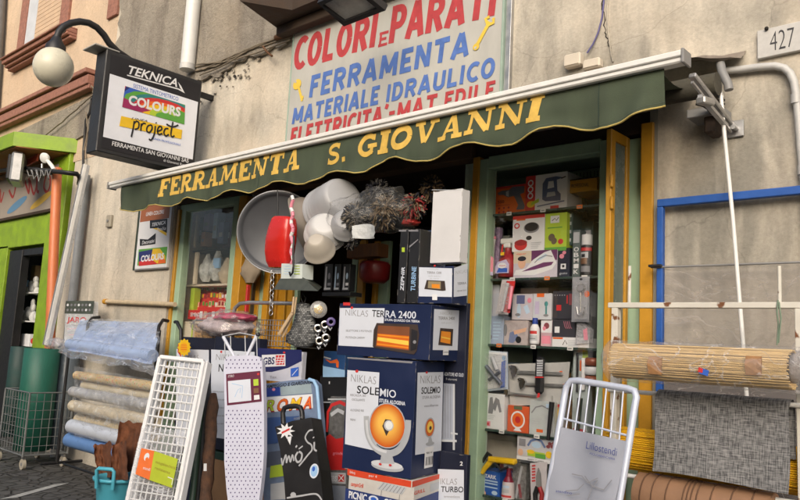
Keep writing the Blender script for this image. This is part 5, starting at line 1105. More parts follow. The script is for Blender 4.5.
w, p = pb(481.5, 499.5, 471, 497.5, YG0, .12, mat('stark_blue', (.02, .10, .42), .45), zfloor=SH['e'] if False else None); ftext(w, p, 'STARK', .06, .72, .82, .14, M_PAPER, .03); [fill(w, p, .1, b, .9, b + .05, M_SKYP) for b in (.6, .5, .36)]; fdisc(w, p, .15, .12, .12, .1, M_SKIN); fdisc(w, p, .75, .2, .16, .08, M_SKYP)
w.thing('blue_stark_carton', 'blue carton with white STARK lettering at the left of the bottom shelf', 'carton', GG)
can(508, 468, 498, .036, YG0 - .03, [(0, .55, 1.0, .86, mat('white_pink_label', (.6, .55, .56), .5)), (.55, .72, .8, .45, mat('wine_red_cap', (.20, .01, .03), .35)), (.72, 1.0, .42, .3, mat('wine_red_cap', (0, 0, 0)))], 'bottle with wine red neck and white label on the bottom shelf', 'detergent_bottle', 'bottle',
    [('label', [(.05, .12, 1.0, -60, 60, M_REDP), (.2, .32, .98, -40, 40, M_LGINK), (.36, .44, .95, -30, 40, M_SKYP)])])
w, p = pb(512.5, 526, 463, 499, YG0 + .05, .04, mat('grey_tool_pack', (.20, .20, .20), .4, var=.7, scale=50)); w.ribpx(p, [(516, 498), (519, 480), (522, 466)], .014, M_LGINK); w.ribpx(p, [(521, 498), (519, 484)], .016, mat('dull_red', (0, 0, 0))); w.thing('grey_tool_pack', 'grey clear pack of small tools between bottle and pruners', 'blister pack', GG)
pr = thing('pruner_card', 'white card with red lettering holding red and black pruning shears', 'pruning shears', P(538, 499, .06), GG); pl = plY(.06); w = MB(); w.slab([P(x, y, .06) for x, y in ((530, 463), (547, 462), (546, 503), (531, 503))][::-1], .003, mat('white_card', (0, 0, 0))); w.build('card', pr)
w = MB(); w.text(pl, 'FORBICE', (534, 481), (534.6, 466), 3, M_REDP) if False else [w.ribpx(pl, [(532, 466 + 3 * k), (535.5, 465.5 + 3 * k)], .008, M_REDP) for k in range(6)]; w.build('lettering', pr)
w = MB(); w.slab([P(x, y, .045) for x, y in ((536, 490), (541, 488), (540, 474), (538, 468), (536, 476))][::-1], .008, M_GREY, n=Vector((0, -1, 0))); w.build('blade', pr)
for dx in (-1, 1): w = MB(); w.tube([P(538.5 + dx, 487, .045), P(538.5 + 3.5 * dx, 494, .045), P(538.5 + 2.5 * dx, 506, .045)], .012, M_DKRED if dx > 0 else M_BLACK, 10); w.build('handle', pr)
# silver knives pinned behind the rack, seen between its bars
for i, (x0, y0, x1, y1, m_, lb_) in enumerate(((552, 402, 548, 440, M_BLACK, 'black handled tool hanging behind the left bars of the silver rack'), (566, 395, 562, 436, M_METAL, 'steel tool hanging behind the third bar of the silver rack'), (580, 398, 577, 440, M_CHROME, 'chrome tool in a clear bag hanging behind the middle of the silver rack'))):
    w = MB(); w.tube([P(x0, y0, .03), P(x1, y1, .03)], [.014, .009], m_, 10); w.tube([P(x0, y0 - 6, .03), P(x0, y0, .03)], .004, M_METAL, 6); w.thing('hanging_tool', lb_, 'tool', 'tools hanging at the window edge')
# small goods filling the depth of the shelves
fillers = (('b', 'second', ((488, 509, 236, (.42, .44, .40), 'pale olive'), (572, 593, 222, (.10, .16, .14), 'dark bottle green'))),
           ('c', 'third', ((486, 508, 296, (.20, .24, .36), 'slate'), (560, 592, 290, (.30, .32, .33), 'mid grey'), (520, 548, 288, (.52, .40, .34), 'rosy beige'))),
           ('d', 'fourth', ((486, 520, 362, (.12, .2, .32), 'denim blue'), (540, 566, 372, (.48, .30, .12), 'ochre brown'), (571, 594, 366, (.36, .42, .36), 'sage'))),
           ('e', 'bottom', ((500, 540, 450, (.16, .05, .05), 'maroon'), (545, 590, 446, (.30, .33, .36), 'steel grey'), (560, 592, 470, (.50, .45, .10), 'mustard'))))
for sh, lab, lst in fillers:
    for x0, x1, yt, rgb, cn in lst:
        w, p = pb(x0, x1, yt, yt + 30, .26, .12, mat(cn.replace(' ', '_') + '_filler', rgb, .5, var=.15), zfloor=SH[sh]); fill(w, p, .1, .55, .9, .85, M_LGINK); fill(w, p, .1, .2, .5, .45, M_PAPER); flines(w, p, .55, .9, .15, .5, 5, M_GINK, seed=x0)
        w.thing('back_row_carton', cn + ' carton in the back row of the ' + lab + ' shelf of the right window', 'carton', GG)

# ================================================================== LEFT DISPLAY WINDOW
GL_ = 'goods in the left display window'
def shelfL(y, m_, Y0=.08, Y1=.5, x=205):
    z = P(x, y, Y0).z; k = MB(); k.box(LW[0] - .2, LW[1] + .015, Y0, Y1, z - .018, z, m_, .002); k.build('shelf', shop); return z
z1_ = shelfL(249.5, M_DARK, .2); z2_ = shelfL(284, M_CREAMB, .16); z3_ = shelfL(322, M_CREAMB, .12)
w = MB(); w.box(LW[0] + .005, P(194.5, 230, .12).x, .12, .14, z1_ + .01, LW[2] - .02, mat('beige_panel', (0, 0, 0))); w.box(LW[0] + .005, P(196, 270, .14).x, .14, .16, z2_, z1_ - .03, mat('beige_panel', (0, 0, 0))); w.thing('beige_board', 'beige board standing inside the left display window against the jamb', 'board', GL_)
for (x0, x1, yt, yb, Y, m_, nm, lb_, ct) in ((196, 203, 218, 243, .25, mat('olive_pack', (.16, .16, .10), .6), 'olive_pack', 'olive pack at the top left of the left display window', 'pack'), (203.5, 209, 214, 231, .22, M_LILAC, 'blue_lilac_pack', 'lilac blue pack hanging high in the left display window', 'pack'),
        (201, 204.5, 232, 246, .2, M_SKIN, 'orange_beige_pack', 'narrow orange beige pack left on the upper shelf of the left window', 'pack'), (213, 217, 213, 238, .2, M_SKYP, 'thin_blue_tube', 'thin pale blue tube hanging at the centre of the left window', 'tube'),
        (218, 223.5, 222, 243, .2, mat('slate_blue', (0, 0, 0)), 'slate_blue_pack', 'slate blue pack on the upper shelf of the left window', 'pack'), (224, 231, 218, 247, .25, mat('dark_plum', (.10, .03, .05), .5), 'dark_plum_carton', 'dark plum carton at the upper right of the left window', 'carton')):
    w, p = pb(x0, x1, yt, yb, Y, .08, m_); fill(w, p, .2, .3, .8, .5, M_LGINK); w.thing(nm, lb_, ct, GL_)
M_WBAG = mat('white_bag', (.55, .57, .55), .35, var=.45, scale=22, bump=1., bscale=30)
def puff(mb, x, yb, yt, wpx, Y, m, seed=0, dep=.06):
    """tied bag of goods: soft wrinkled body narrowing to a knot"""
    q0 = P(x, yb, Y); q1 = P(x, yt, Y); H = q1.z - q0.z; rw = abs(P(x + wpx / 2, yb, Y).x - q0.x)
    def f(a, b):
        t = a * 2 * math.pi; pr = (1 - b) ** .7 * .95 + .12 if b < .85 else .2; pr = math.sin(min(1, b * 1.6 + .25) * math.pi / 2) * (1 - max(0, b - .35) * 1.25)
        pr = max(.12, pr) * (1 + .18 * noise.noise(Vector((math.cos(t) * 2, math.sin(t) * 2, b * 5 + seed))) + .22 * noise.noise(Vector((math.cos(t) * 6, math.sin(t) * 6, b * 12 + seed)))); return (q0.x + math.cos(t) * rw * pr, q0.y + math.sin(t) * dep * pr, q0.z + H * b)
    mb.grid(f, 22, 12, m)
for i, (x, yb, yt, wd, lb_) in enumerate(((206, 282, 254, 13, 'white bag of plaster left on the middle shelf of the left window'), (216, 281, 250, 12, 'white tied bag centre on the middle shelf of the left window'), (225.5, 284, 258, 11, 'cream bag at the right of the middle shelf of the left window'))):
    w = MB(); puff(w, x, yb, yt, wd, .22, M_WBAG if i < 2 else mat('cream_bag', (.5, .42, .3), .6, bump=.5), i); w.thing('white_bag', lb_, 'bag', GL_)
w, p = pb(213, 219, 258, 268, .17, .02, M_LBLUE); w.thing('blue_tag', 'small blue tag on the white bags of the left window', 'tag', GL_)
w, p = pb(190, 194, 288, 310, .16, .06, M_LGREEN); w.thing('green_strip_carton', 'thin yellow green carton beside the red seed boxes', 'carton', GL_)
# tiered display of small red packets
rt = thing('red_packet_display', 'tiered display packed with small red and white packets in the left window', 'packet display', P(210, 320, .15), GL_)
rnd = random.Random(8)
tiers = ((288, 199, 228, .30), (296, 196, 228, .25), (304, 193, 228, .20))
for (y, xa_, xb_2, Y) in tiers:
    k = MB(); k.box(P(xa_, y, Y).x, P(xb_2, y, Y).x, Y, Y + .05, P(210, y + 10, Y).z, P(210, y + 3, Y).z, M_REDP, .002); k.build('tray', rt)
    for j in range(11):
        x = xa_ + (xb_2 - xa_) * (j + .5) / 11; q = P(x, y + 3.5, Y + .01); k = MB(); hh = rnd.uniform(.05, .075)
        k.obox((q.x, q.y, q.z + hh / 2 - .01), ((1, 0, rnd.uniform(-.1, .1)), (0, 1, 0), (rnd.uniform(-.1, .1), 0, 1)), (.022, .008, hh / 2), rnd.choice([M_REDP, M_REDP, M_PAPER, M_DKRED, M_SKIN]), .002)
        k.obox((q.x, q.y - .0095, q.z + hh / 2), ((1, 0, 0), (0, 1, 0), (0, 0, 1)), (.012, .001, hh / 4), rnd.choice([M_PAPER, M_DKRED, M_YELLOW, M_GREEN])); k.build('packet', rt)
w, p = pb(188, 229, 310, 319.5, .15, .1, M_REDP); ftext(w, p, 'SEMENTI', .06, .3, .3, .4, M_PAPER); [fill(w, p, .3 + .1 * k, .15, .37 + .1 * k, .85, (M_PAPER, M_SKIN, M_DKRED)[k % 3]) for k in range(7)]; w.thing('red_seed_box', 'long red box on the lower shelf of the left display window', 'box', GL_)
w, p = pb(180, 192.5, 323, 345, .12, .1, M_CREAMB); fill(w, p, .9, 0, 1, 1, M_LGREEN); w.thing('cream_carton', 'cream carton at the lower left of the left display window', 'carton', GL_)
w, p = pb(193.5, 202, 321, 345, .14, .1, mat('jumble_print', (0, 0, 0))); w.thing('patterned_tin', 'brown patterned tin beside the cream carton in the left window', 'tin', GL_)

# ================================================================== THE STACK OF HEATER CARTONS BY THE DOOR
SG = 'stacked goods in front of the shop door'
def mpp(x, y, Y):
    """metres covered by one pixel at that depth"""
    q = P(x, y, Y) - CAM; return -(W2C @ q).z / FPX
M_NIK = mat('niklas_blue', (.008, .017, .062), .42, var=.15, scale=5, bump=.05, bscale=15)
M_LABW = mat('glossy_white_print', (.62, .66, .74), .38, var=.04)
M_GLOW1 = mat('deep_orange_ink', (.60, .12, .01), .4); M_GLOW2 = mat('bright_yellow_ink', (.85, .55, .08), .4); M_GLOW3 = mat('amber_ink', (.75, .26, .02), .4)
M_DINK = mat('dark_heater_ink', (.05, .035, .03), .4)
def two(name, label, cat, cargs, m, group=SG, dmax=None):
    t = None; mb = MB(); f, s = carton(mb, *cargs, m=m, dmax=dmax); t = thing(name, label, cat, mb.base(), group); 
    rd = random.Random(int(cargs[0] * 7 + cargs[3]))
    WE = mat('worn_carton_edge', (.22, .20, .18), .8, var=.3)
    for fc in (f, s):
        if fc.W < .05: continue
        for _ in range(11):
            e = rd.randrange(4); L_ = rd.uniform(.006, .035); d = rd.uniform(.0012, .004); u0 = rd.random()
            if e < 2: x0 = u0 * (fc.W - L_); b0, b1 = ((.0003, d) if e == 0 else (fc.H - .0003, fc.H - d)); mb.ink(fc, [(x0, b0), (x0 + L_, b0), (x0 + L_ * .8, b1), (x0 + L_ * .2, b1)], WE, .0004)
            else: z0 = u0 * (fc.H - L_); a0, a1 = ((.0003, d) if e == 2 else (fc.W - .0003, fc.W - d)); mb.ink(fc, [(a0, z0), (a0, z0 + L_), (a1, z0 + L_ * .8), (a1, z0 + L_ * .2)], WE, .0004)
        fc.k = 1
    mb.build('carton', t); return t, f, s
# SOLEMIO
t, f, s = two('solemio_heater_carton', 'large navy NIKLAS SOLEMIO halogen heater carton in the middle of the stack', 'heater carton', (344.5, 413.5, 442, 361, 480, -.78, 10), M_NIK)
w = MB(); w.inkpx(f, [(345, 444), (376.5, 451), (379.5, 372.5), (347.5, 370)], M_LABW); w.inkpx(f, [(347.5, 357), (347.5, 358.5), (412, 363.5), (413, 361.5)], M_GINK)
w.text(f, 'NIKLAS', (351, 381.5), (376, 384.5), 7.5, M_GINK, bold=-.012); w.discpx(f, 357, 371.2, 1.5, 1.5, M_REDP)
w.text(f, 'SOLE', (357, 393), (379.2, 395.5), 7.5, M_INK, bold=.012); w.text(f, 'MIO', (380, 395.8), (396, 398), 7.5, M_LABW, bold=.012); w.text(f, 'STUFA ALOGENA', (379.5, 402), (405.5, 405.5), 3.6, M_LABW, bold=.03)
for i, (x0, y0, x1) in enumerate(((350.5, 396, 366), (352, 400.5, 365), (350.5, 411, 364), (350.5, 420.5, 356))): w.text(f, ('RISCALDA 360', 'OSCILLANTE', 'ALOGENO 900', '900W')[i], (x0, y0), (x1, y0 + .8), 2.2, M_GINK)
H1, H2 = mat('heater_silver_ink', (.38, .40, .43), .35), mat('heater_pale_ink', (.55, .57, .60), .35)
w.discpx(f, 387.5, 466.5, 16.5, 4.8, H1); w.discpx(f, 387, 464.5, 16, 3.9, H2); w.inkpx(f, [(380, 463), (395, 464), (391, 450), (383, 449)], H1)
w.curvepx(f, [(366.8, 416), (367.2, 427), (369.5, 438), (376, 448), (387, 453.5), (398, 450.5), (405, 441), (408, 430), (408.6, 420)], .030, H1); w.curvepx(f, [(367, 420), (368.5, 435), (375, 447), (387, 452)], .012, H2)
w.discpx(f, 387.5, 425.5, 18.7, 22.8, H1); [w.discpx(f, 387.5 - .05 * k, 425.5 - .25 * k, 17.6 - .95 * k, 21.6 - 1.2 * k, mat('glow_ink_%d' % k, (.55 + .028 * k, .10 + .038 * k, .01 + .008 * k), .4, var=.03)) for k in range(11)]
w.inkpx(f, [(383, 426), (387, 436), (391.5, 428), (392, 420), (386, 419)], M_DINK); w.discpx(f, 389.5, 425.5, 4.8, 5.4, M_LGINK); w.discpx(f, 389.8, 425.3, 3.6, 4.2, mat('print_white', (.72, .74, .74), .4)); w.discpx(f, 381, 464, 1.5, 1.1, M_REDP); w.discpx(f, 391, 465, 1.5, 1.1, M_REDP)
w.build('front_print', t)
w = MB(); w.inkpx(s, [(415, 455), (441, 450.5), (443, 372), (417.5, 372.5)], M_LABW); w.text(s, 'NIKLAS', (420, 383.5), (440, 383.2), 8, M_GINK, bold=-.012); w.discpx(s, 426.5, 372.5, 1.1, 1.2, M_REDP); w.text(s, 'SOLEMIO', (421, 393.8), (440, 392.8), 6.5, M_INK, bold=.02); w.text(s, 'STUFA ALOGENA', (422, 399), (440, 397.8), 2.8, M_GINK)
w.text(s, 'oscillante', (424, 407), (438, 406), 2.2, M_GINK); w.discpx(s, 429.5, 427.5, 5, 10, H1); w.discpx(s, 429.5, 427.5, 4.2, 8.6, M_GLOW1); w.discpx(s, 429.6, 427, 2.8, 5.8, M_GLOW2); w.discpx(s, 430, 428, 1.2, 2, M_DINK); w.inkpx(s, [(427.5, 443), (432, 442), (430.5, 436), (428.5, 436)], H1); w.discpx(s, 429.5, 443.5, 4.2, 1.8, H1)
w.inkpx(s, [(423.5, 468.5), (432, 466.5), (433, 446), (424.5, 447.5)], M_PAPER)
for k in range(7): w.ribpx(s, [(425.2 + k, 465.5 - .2 * k), (425.9 + k, 457 - .2 * k)], .0035 if k % 3 else .006, M_INK)
w.text(s, '900 W', (425.5, 454), (431.5, 453), 2, M_INK); w.build('side_print', t)
# PICNIC
t, f, s = two('picnic_grill_carton', 'red and white picnic grill carton at the bottom of the stack under the SOLEMIO carton', 'grill carton', (345, 411.5, 441.5, 480.5, 600, -.78, 10), mat('offwhite_carton', (.55, .53, .50), .5))
w = MB(); RC = mat('orange_red_carton_ink', (.60, .06, .02), .45); w.inkpx(f, [(347.5, 475), (411, 487.5), (411.5, 481), (347.5, 468.5)], RC); w.text(f, 'bbq', (350, 473), (355, 474), 2.5, M_PAPER); w.text(f, 'per 4', (369, 476.5), (377, 478), 2.5, M_PAPER)
w.text(f, 'campinGrill', (351, 485.5), (363.5, 488), 4, RC, bold=.02, shear=.2); w.inkpx(f, [(377, 489), (402, 494.5), (407, 488), (383, 482)], M_LGINK)
for k in range(7): w.ribpx(f, [(379 + k * 3.6, 489 + k * .8), (384.5 + k * 3.4, 482.7 + k * .8)], .003, M_GINK)
w.ribpx(f, [(382, 490), (381, 497)], .003, M_GINK); w.ribpx(f, [(400, 494.5), (399.5, 500)], .003, M_GINK)
w.inkpx(f, [(345, 506), (411, 520), (411, 502.5), (346, 488)], mat('picnic_navy', (.02, .04, .16), .45)); w.text(f, 'PICNIC', (349, 497.5), (367, 501.5), 7, M_PAPER, bold=.03); w.discpx(f, 374, 499, 5, 3.5, M_LABW); w.discpx(f, 374, 499, 3, 2, M_BLUE); w.text(f, 'GRILL', (384, 505), (403, 509), 7, M_PAPER, bold=.03)
w.build('front_print', t)
w = MB(); w.inkpx(s, [(412, 487.5), (441, 478), (441, 473.5), (412, 481.5)], RC); w.text(s, 'GRILL', (414, 495), (425, 491.5), 3.5, RC, bold=.02); w.inkpx(s, [(430, 492), (440, 488), (440, 481), (430, 484)], M_LGINK); w.inkpx(s, [(412, 512), (441, 500), (441, 490), (412, 501)], mat('picnic_navy', (0, 0, 0))); w.build('side_print', t)
# TERRA 2400
t, f, s = two('terra_heater_carton', 'long navy NIKLAS TERRA 2400 heater carton lying across the top of the SOLEMIO carton', 'heater carton', (338, 430.5, 459.5, 304.5, 360.5, -.74, 7), M_NIK)
w = MB(); w.inkpx(f, [(338.5, 345.5), (382, 347.8), (384.7, 308.2), (340, 308)], M_LABW); w.text(f, 'NIKLAS', (345.5, 315.5), (368, 316.8), 6, M_GINK, bold=-.012); w.discpx(f, 352, 307.8, 1.3, 1.4, M_REDP); w.text(f, 'TER', (372, 316.5), (384.5, 317.3), 6.6, M_INK, bold=.012); w.text(f, 'RA 2400', (385.5, 317.3), (416, 318.6), 6.8, M_LABW, bold=.012); w.text(f, 'STUFA QUARZO DA TERRA', (385, 320.8), (420, 322.6), 2.2, M_LABW, bold=.03)
w.text(f, 'SELETTORE 3 POTENZE', (346, 331.5), (372, 332.2), 1.9, M_GINK); w.text(f, 'POTENZA 2400W', (346, 338.2), (365, 338.8), 1.9, M_GINK); w.inkpx(f, [(343.5, 305.5), (350.5, 305.6), (350.5, 302.6), (343.5, 302.4)], M_REDP)
w.inkpx(f, [(373, 346.5), (374, 330), (377, 323), (418, 324.5), (419.5, 335), (417, 351), (414, 354.5), (374.5, 347.8)], M_DINK); w.inkpx(f, [(376, 346.3), (378.5, 325.5), (410, 327), (409, 350.5)], mat('brown_glow_ink', (.20, .07, .03), .4)); w.inkpx(f, [(377, 345.5), (378, 333.5), (409.5, 336), (409, 349.5)], M_GLOW1)
w.inkpx(f, [(377.5, 340.5), (378, 337), (409, 341), (409, 345.5)], M_GLOW2); w.inkpx(f, [(378, 335.3), (378, 334.1), (409.5, 337), (409.5, 338.6)], M_GLOW3); w.inkpx(f, [(377.2, 344.6), (377.3, 343.3), (409, 347), (409, 348.3)], M_GLOW3); w.inkpx(f, [(411, 351), (412, 329), (418, 331), (417, 349)], M_INK); w.discpx(f, 415, 342, 1.6, 1.8, M_GINK); w.build('front_print', t)
w = MB(); w.inkpx(s, [(432.5, 350), (457.5, 350.3), (459, 310.5), (434, 309)], M_LABW); w.text(s, 'NIKLAS', (440, 314.6), (452, 314.8), 2.6, M_LGINK); w.text(s, 'TERRA 2400', (438, 319.6), (454.5, 319.8), 3, M_GINK, bold=.015); w.text(s, 'stufa quarzo', (441, 323.5), (451, 323.6), 1.7, M_LGINK); w.inkpx(s, [(438, 345), (440, 328), (453, 329), (452, 346)], M_DINK); w.inkpx(s, [(440, 342), (441, 331), (450.5, 332), (450, 344)], M_GLOW3); w.ribpx(s, [(441, 337), (450, 339)], .006, M_GLOW2); w.inkpx(s, [(442.5, 355), (448, 355), (448.5, 347.5), (443, 347.5)], M_PAPER); w.text(s, '2400', (443, 353), (448, 353), 1.6, M_INK); w.build('side_print', t)
# small heater carton
t, f, s = two('small_heater_carton', 'small white and navy NIKLAS heater carton on top of the TERRA 2400 carton', 'heater carton', (418.3, 452.5, 467.5, 266, 303.5, -.66, 4), M_NIK)
w = MB(); w.inkpx(f, [(418.8, 296.3), (452, 297), (452.3, 268.3), (419.2, 267.3)], M_LABW); w.text(f, 'NIKLAS', (430, 269.8), (438.5, 270), 1.6, M_LGINK); w.text(f, 'TERRA 1200', (427, 273.6), (441.5, 273.9), 2.2, M_GINK, bold=.015); w.text(f, 'stufa quarzo', (428.5, 276.6), (440.5, 276.8), 1.5, M_LGINK); w.text(f, 'da terra', (430, 279), (439, 279.1), 1.3, M_LGINK)
w.inkpx(f, [(424.5, 289), (427, 280), (445, 281), (446, 290.5), (443, 291)], M_DINK); w.inkpx(f, [(428, 288), (428.5, 281), (441, 281.8), (441, 289.3)], mat('olive_glow', (.30, .25, .15), .4)); w.inkpx(f, [(432, 288), (432, 284), (440, 284.3), (440, 288.5)], M_GLOW3)
w.inkpx(f, [(432.5, 300), (437.5, 300.2), (437.5, 294.5), (432.5, 294.4)], M_PAPER); w.discpx(f, 435, 265.8, 1, 1, M_REDP); w.build('front_print', t)
w = MB(); w.inkpx(s, [(453.5, 297), (467, 295.5), (467.4, 263.5), (453.8, 268)], M_LABW); w.text(s, 'NIKLAS', (455.5, 274.5), (466.5, 272.6), 3.6, M_LGINK); w.text(s, 'TERRA', (457, 285), (466, 284), 2.4, M_GINK, bold=.02); w.text(s, 'quarzo', (457, 291.6), (466, 290.8), 2, M_GINK); w.build('side_print', t)
# plain white tall carton
t, f, s = two('plain_white_carton', 'plain white upright carton standing at the very top of the stack', 'carton', (431.5, 461, 468.8, 188.5, 262, -.60, 3), mat('matt_white_carton', (.60, .60, .61), .6, var=.05)); w = MB(); w.inkpx(f, [(432, 190.2), (461, 190.2), (461, 189.8), (432, 189.6)], M_LGINK); w.build('tape_edge', t)
t, f, s = two('slate_blue_carton', 'slate blue carton half hidden behind the plain white carton', 'carton', (418.5, 434, 436, 230, 264, -.42, 0), mat('slate_blue_carton', (.07, .11, .22), .5))
for i, (a, b_, mm, wd, lb_) in enumerate(((398.8, 407.3, M_LABW, 'ZEPHIR', 'slim black ZEPHIR carton left of a pair behind the heater stack'), (408.3, 419.3, M_LBLUE, 'TURBINE', 'slim black carton with blue lettering, right of a pair behind the heater stack'))):
    t, f, s = two('slim_black_carton', lb_, 'carton', (a, b_ - .6, b_, 229, 303, -.52, 2), mat('black_carton', (.016, .017, .02), .4))
    w = MB(); fr_ = Pl(f.o, f.v, -f.u); tw = f.W; vs, fs, x0, x1, cap = glyphs(wd, .02, .15); zb5 = P(403, 291, -.52).z - f.o.z; zt5 = P(403, 267, -.52).z - f.o.z
    k_ = (zt5 - zb5) / (x1 - x0); kh = tw * .42 / cap; w.add([f.w(tw * .78 - y * kh, zb5 + (x - x0) * k_, .001) for x, y in vs], fs, mm)
    w.inkpx(f, [(a + 3, 252), (a + 6, 252), (a + 6, 247.5), (a + 3, 247.5)], M_LGREEN) if i == 0 else w.inkpx(f, [(a + 1, 248), (b_ - 1, 240), (b_ - 1, 239), (a + 1, 246)], M_GINK); w.inkpx(f, [(a + .3, 231.5), (b_ - 1, 231.5), (b_ - 1, 230), (a + .3, 230)], M_GINK); w.build('front_print', t)
# tall radiator carton behind and turbo carton
t, f, s = two('oil_radiator_carton', 'tall dark navy oil radiator carton standing behind the right side of the stack', 'heater carton', (436, 464.3, 467.6, 303, 456, -.50, 0), M_NAVYD)
w = MB(); w.text(f, 'RADIATORE AD OLIO', (443, 375.5), (463.5, 376.8), 3.4, M_LABW, bold=.01); w.text(f, '9 elementi', (446, 380), (457, 380.6), 2.2, M_LGINK)
w.inkpx(f, [(441, 440), (453, 440), (454, 384), (441, 383)], mat('radiator_print', (.30, .33, .40), .4)); w.ribpx(f, [(454, 384), (454, 450)], .012, M_LGINK)
for k in range(4): w.ribpx(f, [(443 + 2.6 * k, 438), (443 + 2.6 * k, 386)], .003, M_GINK)
w.ribpx(f, [(441, 440.5), (457, 441)], .010, M_LGINK); w.ribpx(f, [(451, 433), (458, 434)], .008, M_LGINK); w.build('front_print', t)
t, f, s = two('turbo_heater_carton', 'navy and white NIKLAS TURBO carton on the ground at the right of the stack', 'heater carton', (437, 464.5, 468, 455, 600, -.56, 0), M_NAVYD)
w = MB(); w.inkpx(f, [(438, 560), (464, 560), (464, 470), (438, 469)], M_LABW); w.text(f, 'NIKLAS', (435, 484.2), (457, 484.8), 6, M_GINK, bold=-.012); w.text(f, 'TURBO', (441, 491.8), (463.5, 492.4), 5.6, M_INK, bold=.012); w.text(f, 'termoventilatore', (444, 497.5), (460, 498), 2.4, M_GINK); w.text(f, '2', (460, 465.5), (463, 465.5), 4, M_PAPER, bold=.02); w.build('front_print', t)
# --- boxes between the bag and the stack
t, f, s = two('glue_gun_carton', 'dark blue carton with orange glue gun left of the TERRA carton', 'tool box', (323, 345, 346, 352, 377, -.45, 0), mat('deep_blue_carton', (.02, .07, .20), .45)); w = MB(); w.inkpx(f, [(325, 359), (331, 361), (337, 359), (339, 362), (338.5, 368), (336.5, 367), (336, 363), (330, 363)], M_ORANGE); w.inkpx(f, [(323, 377), (345, 377), (345, 370), (323, 366)], M_LBLUE); w.ribpx(f, [(324, 357), (331, 359)], .008, M_LGINK); w.build('front_print', t)
t, f, s = two('black_carton', 'black carton with thin silver edges under the deep blue glue gun carton', 'carton', (319.5, 347, 348, 378, 404, -.45, 0), mat('black_carton', (0, 0, 0))); w = MB(); w.inkpx(f, [(320, 403), (332, 403), (332, 401.5), (320, 401.5)], M_LGINK); w.inkpx(f, [(329, 384), (330, 384), (330, 381.5), (329, 381.5)], M_PAPER); w.build('front_print', t)
t, f, s = two('black_carton', 'dark carton under the first black one, hidden behind the handled black case', 'carton', (319.5, 347, 348, 404.5, 600, -.44, 0), mat('black_carton', (0, 0, 0)))
t, f, s = two('red_tool_pack', 'red and black packaged tool standing between the handled black case and the SOLEMIO carton', 'tool pack', (324, 346, 347, 398, 600, -.60, 0), mat('grey_tool_carton', (.12, .12, .12), .4, var=.5, scale=40))
w = MB(); w.inkpx(f, [(328, 400), (346, 400), (346, 395.5 + 3), (328, 395.5 + 3)], M_LGINK); w.ribpx(f, [(327, 432), (328, 412), (332, 405), (340, 402), (346, 405)], .018, M_REDP); w.ribpx(f, [(331, 415), (338, 410), (344, 413)], .02, M_LGINK); w.inkpx(f, [(324, 470), (346, 470), (346, 437), (336, 439), (330, 434), (324.5, 438)], mat('tool_red', (.45, .02, .02), .35))
w.text(f, 'grinder', (333, 454.5), (345, 455), 3, M_PINK); w.inkpx(f, [(327, 483), (346, 484), (346, 473), (327, 472)], M_LGINK); w.text(f, 'GBS', (329, 481), (337, 481.3), 5.5, M_PAPER, bold=.04); w.inkpx(f, [(338.5, 481.6), (344.5, 481.8), (344.5, 474.6), (338.5, 474.4)], M_REDP); w.ribpx(f, [(339, 481), (344, 475)], .005, M_PAPER); w.ribpx(f, [(339, 475), (344, 481)], .005, M_PAPER); w.inkpx(f, [(326, 510), (346, 510), (346, 486), (326, 485)], mat('grey_blue_print', (.25, .28, .34), .4)); w.build('front_print', t)

# ================================================================== BLACK CASE, ROMA PACK, GBS CARTON
pl = lean(300, 455, -.86, 9, 12)
bc = thing('black_handled_case', 'black carrying case with handle and silver handwriting leaning in front of the ROMA pack', 'case', pl.at(300, 500), SG)
w = MB(); w.slab([pl.at(*p) for p in ((275, 427), (292, 421), (311, 417.5), (315, 440), (320, 470), (326, 530), (288, 534), (284, 480), (280, 450))][::-1], .09, mat('black_case_card', (.014, .014, .016), .4, var=.2), n=pl.n); w.build('case', bc)
w = MB(); ph = pl.lift(-.03); w.tube([ph.at(x, y) for x, y in ((283.5, 424), (282.8, 413), (284.5, 408), (289, 406.5), (296, 406), (300.5, 407.5), (302, 412), (302.5, 419))], .013, M_BLACK, 10); w.build('handle', bc)
w = MB(); SV = mat('silver_ink', (.42, .43, .45), .35); 
def sc(pts, wd=.008): w.curvepx(pl, pts, wd, SV)
sc([(281.5, 458), (282.5, 465), (284, 460), (286, 455), (286.5, 463)]); sc([(286.5, 463), (289, 456), (290.5, 462), (292.5, 455), (294, 461)]); sc([(298, 452), (295.5, 457), (297.5, 462), (301, 460), (302, 454), (299, 451.5)], .010); sc([(296, 446), (297, 447)], .012)
sc([(313, 430), (309, 431), (305.5, 437), (307.5, 442), (311.5, 445), (312, 450), (308, 455), (302.5, 462), (299, 466)], .008); sc([(314.5, 442), (314.5, 449), (317, 451)], .009); sc([(313.5, 437), (314, 438)], .01); sc([(299, 449), (303, 446)], .006)
sc([(287, 498), (300, 496), (316, 494), (322, 500)], .008); w.discpx(pl, 293.5, 495, 3, 3, SV, n=8); w.build('lettering', bc)
w = MB(); pts = []
for k in range(18): a = k / 18 * 2 * math.pi; r_ = 1 if k % 2 == 0 else .5; pts.append((286 + math.cos(a) * 9.5 * r_, 431 - math.sin(a) * 8.5 * r_))
w.inkpx(pl, pts, M_PAPER); w.ribpx(pl, [(282, 433), (290, 429)], .010, M_REDP); w.inkpx(pl, [(288, 437), (292, 436), (290.5, 445), (288, 440)], M_PAPER); w.text(pl, 'tamaro', (294, 419.5), (302, 418), 2.2, M_GINK); w.build('starburst', bc)
w = MB(); w.discpx(pl, 314.5, 471, 4.6, 7.5, M_LABW); w.discpx(pl, 314.5, 471, 3.5, 5.8, M_LBLUE); w.discpx(pl, 314, 469, 1.5, 2.5, M_BLUE); w.build('oval_sticker', bc)
pl = lean(290, 440, -.72, 6, 10)
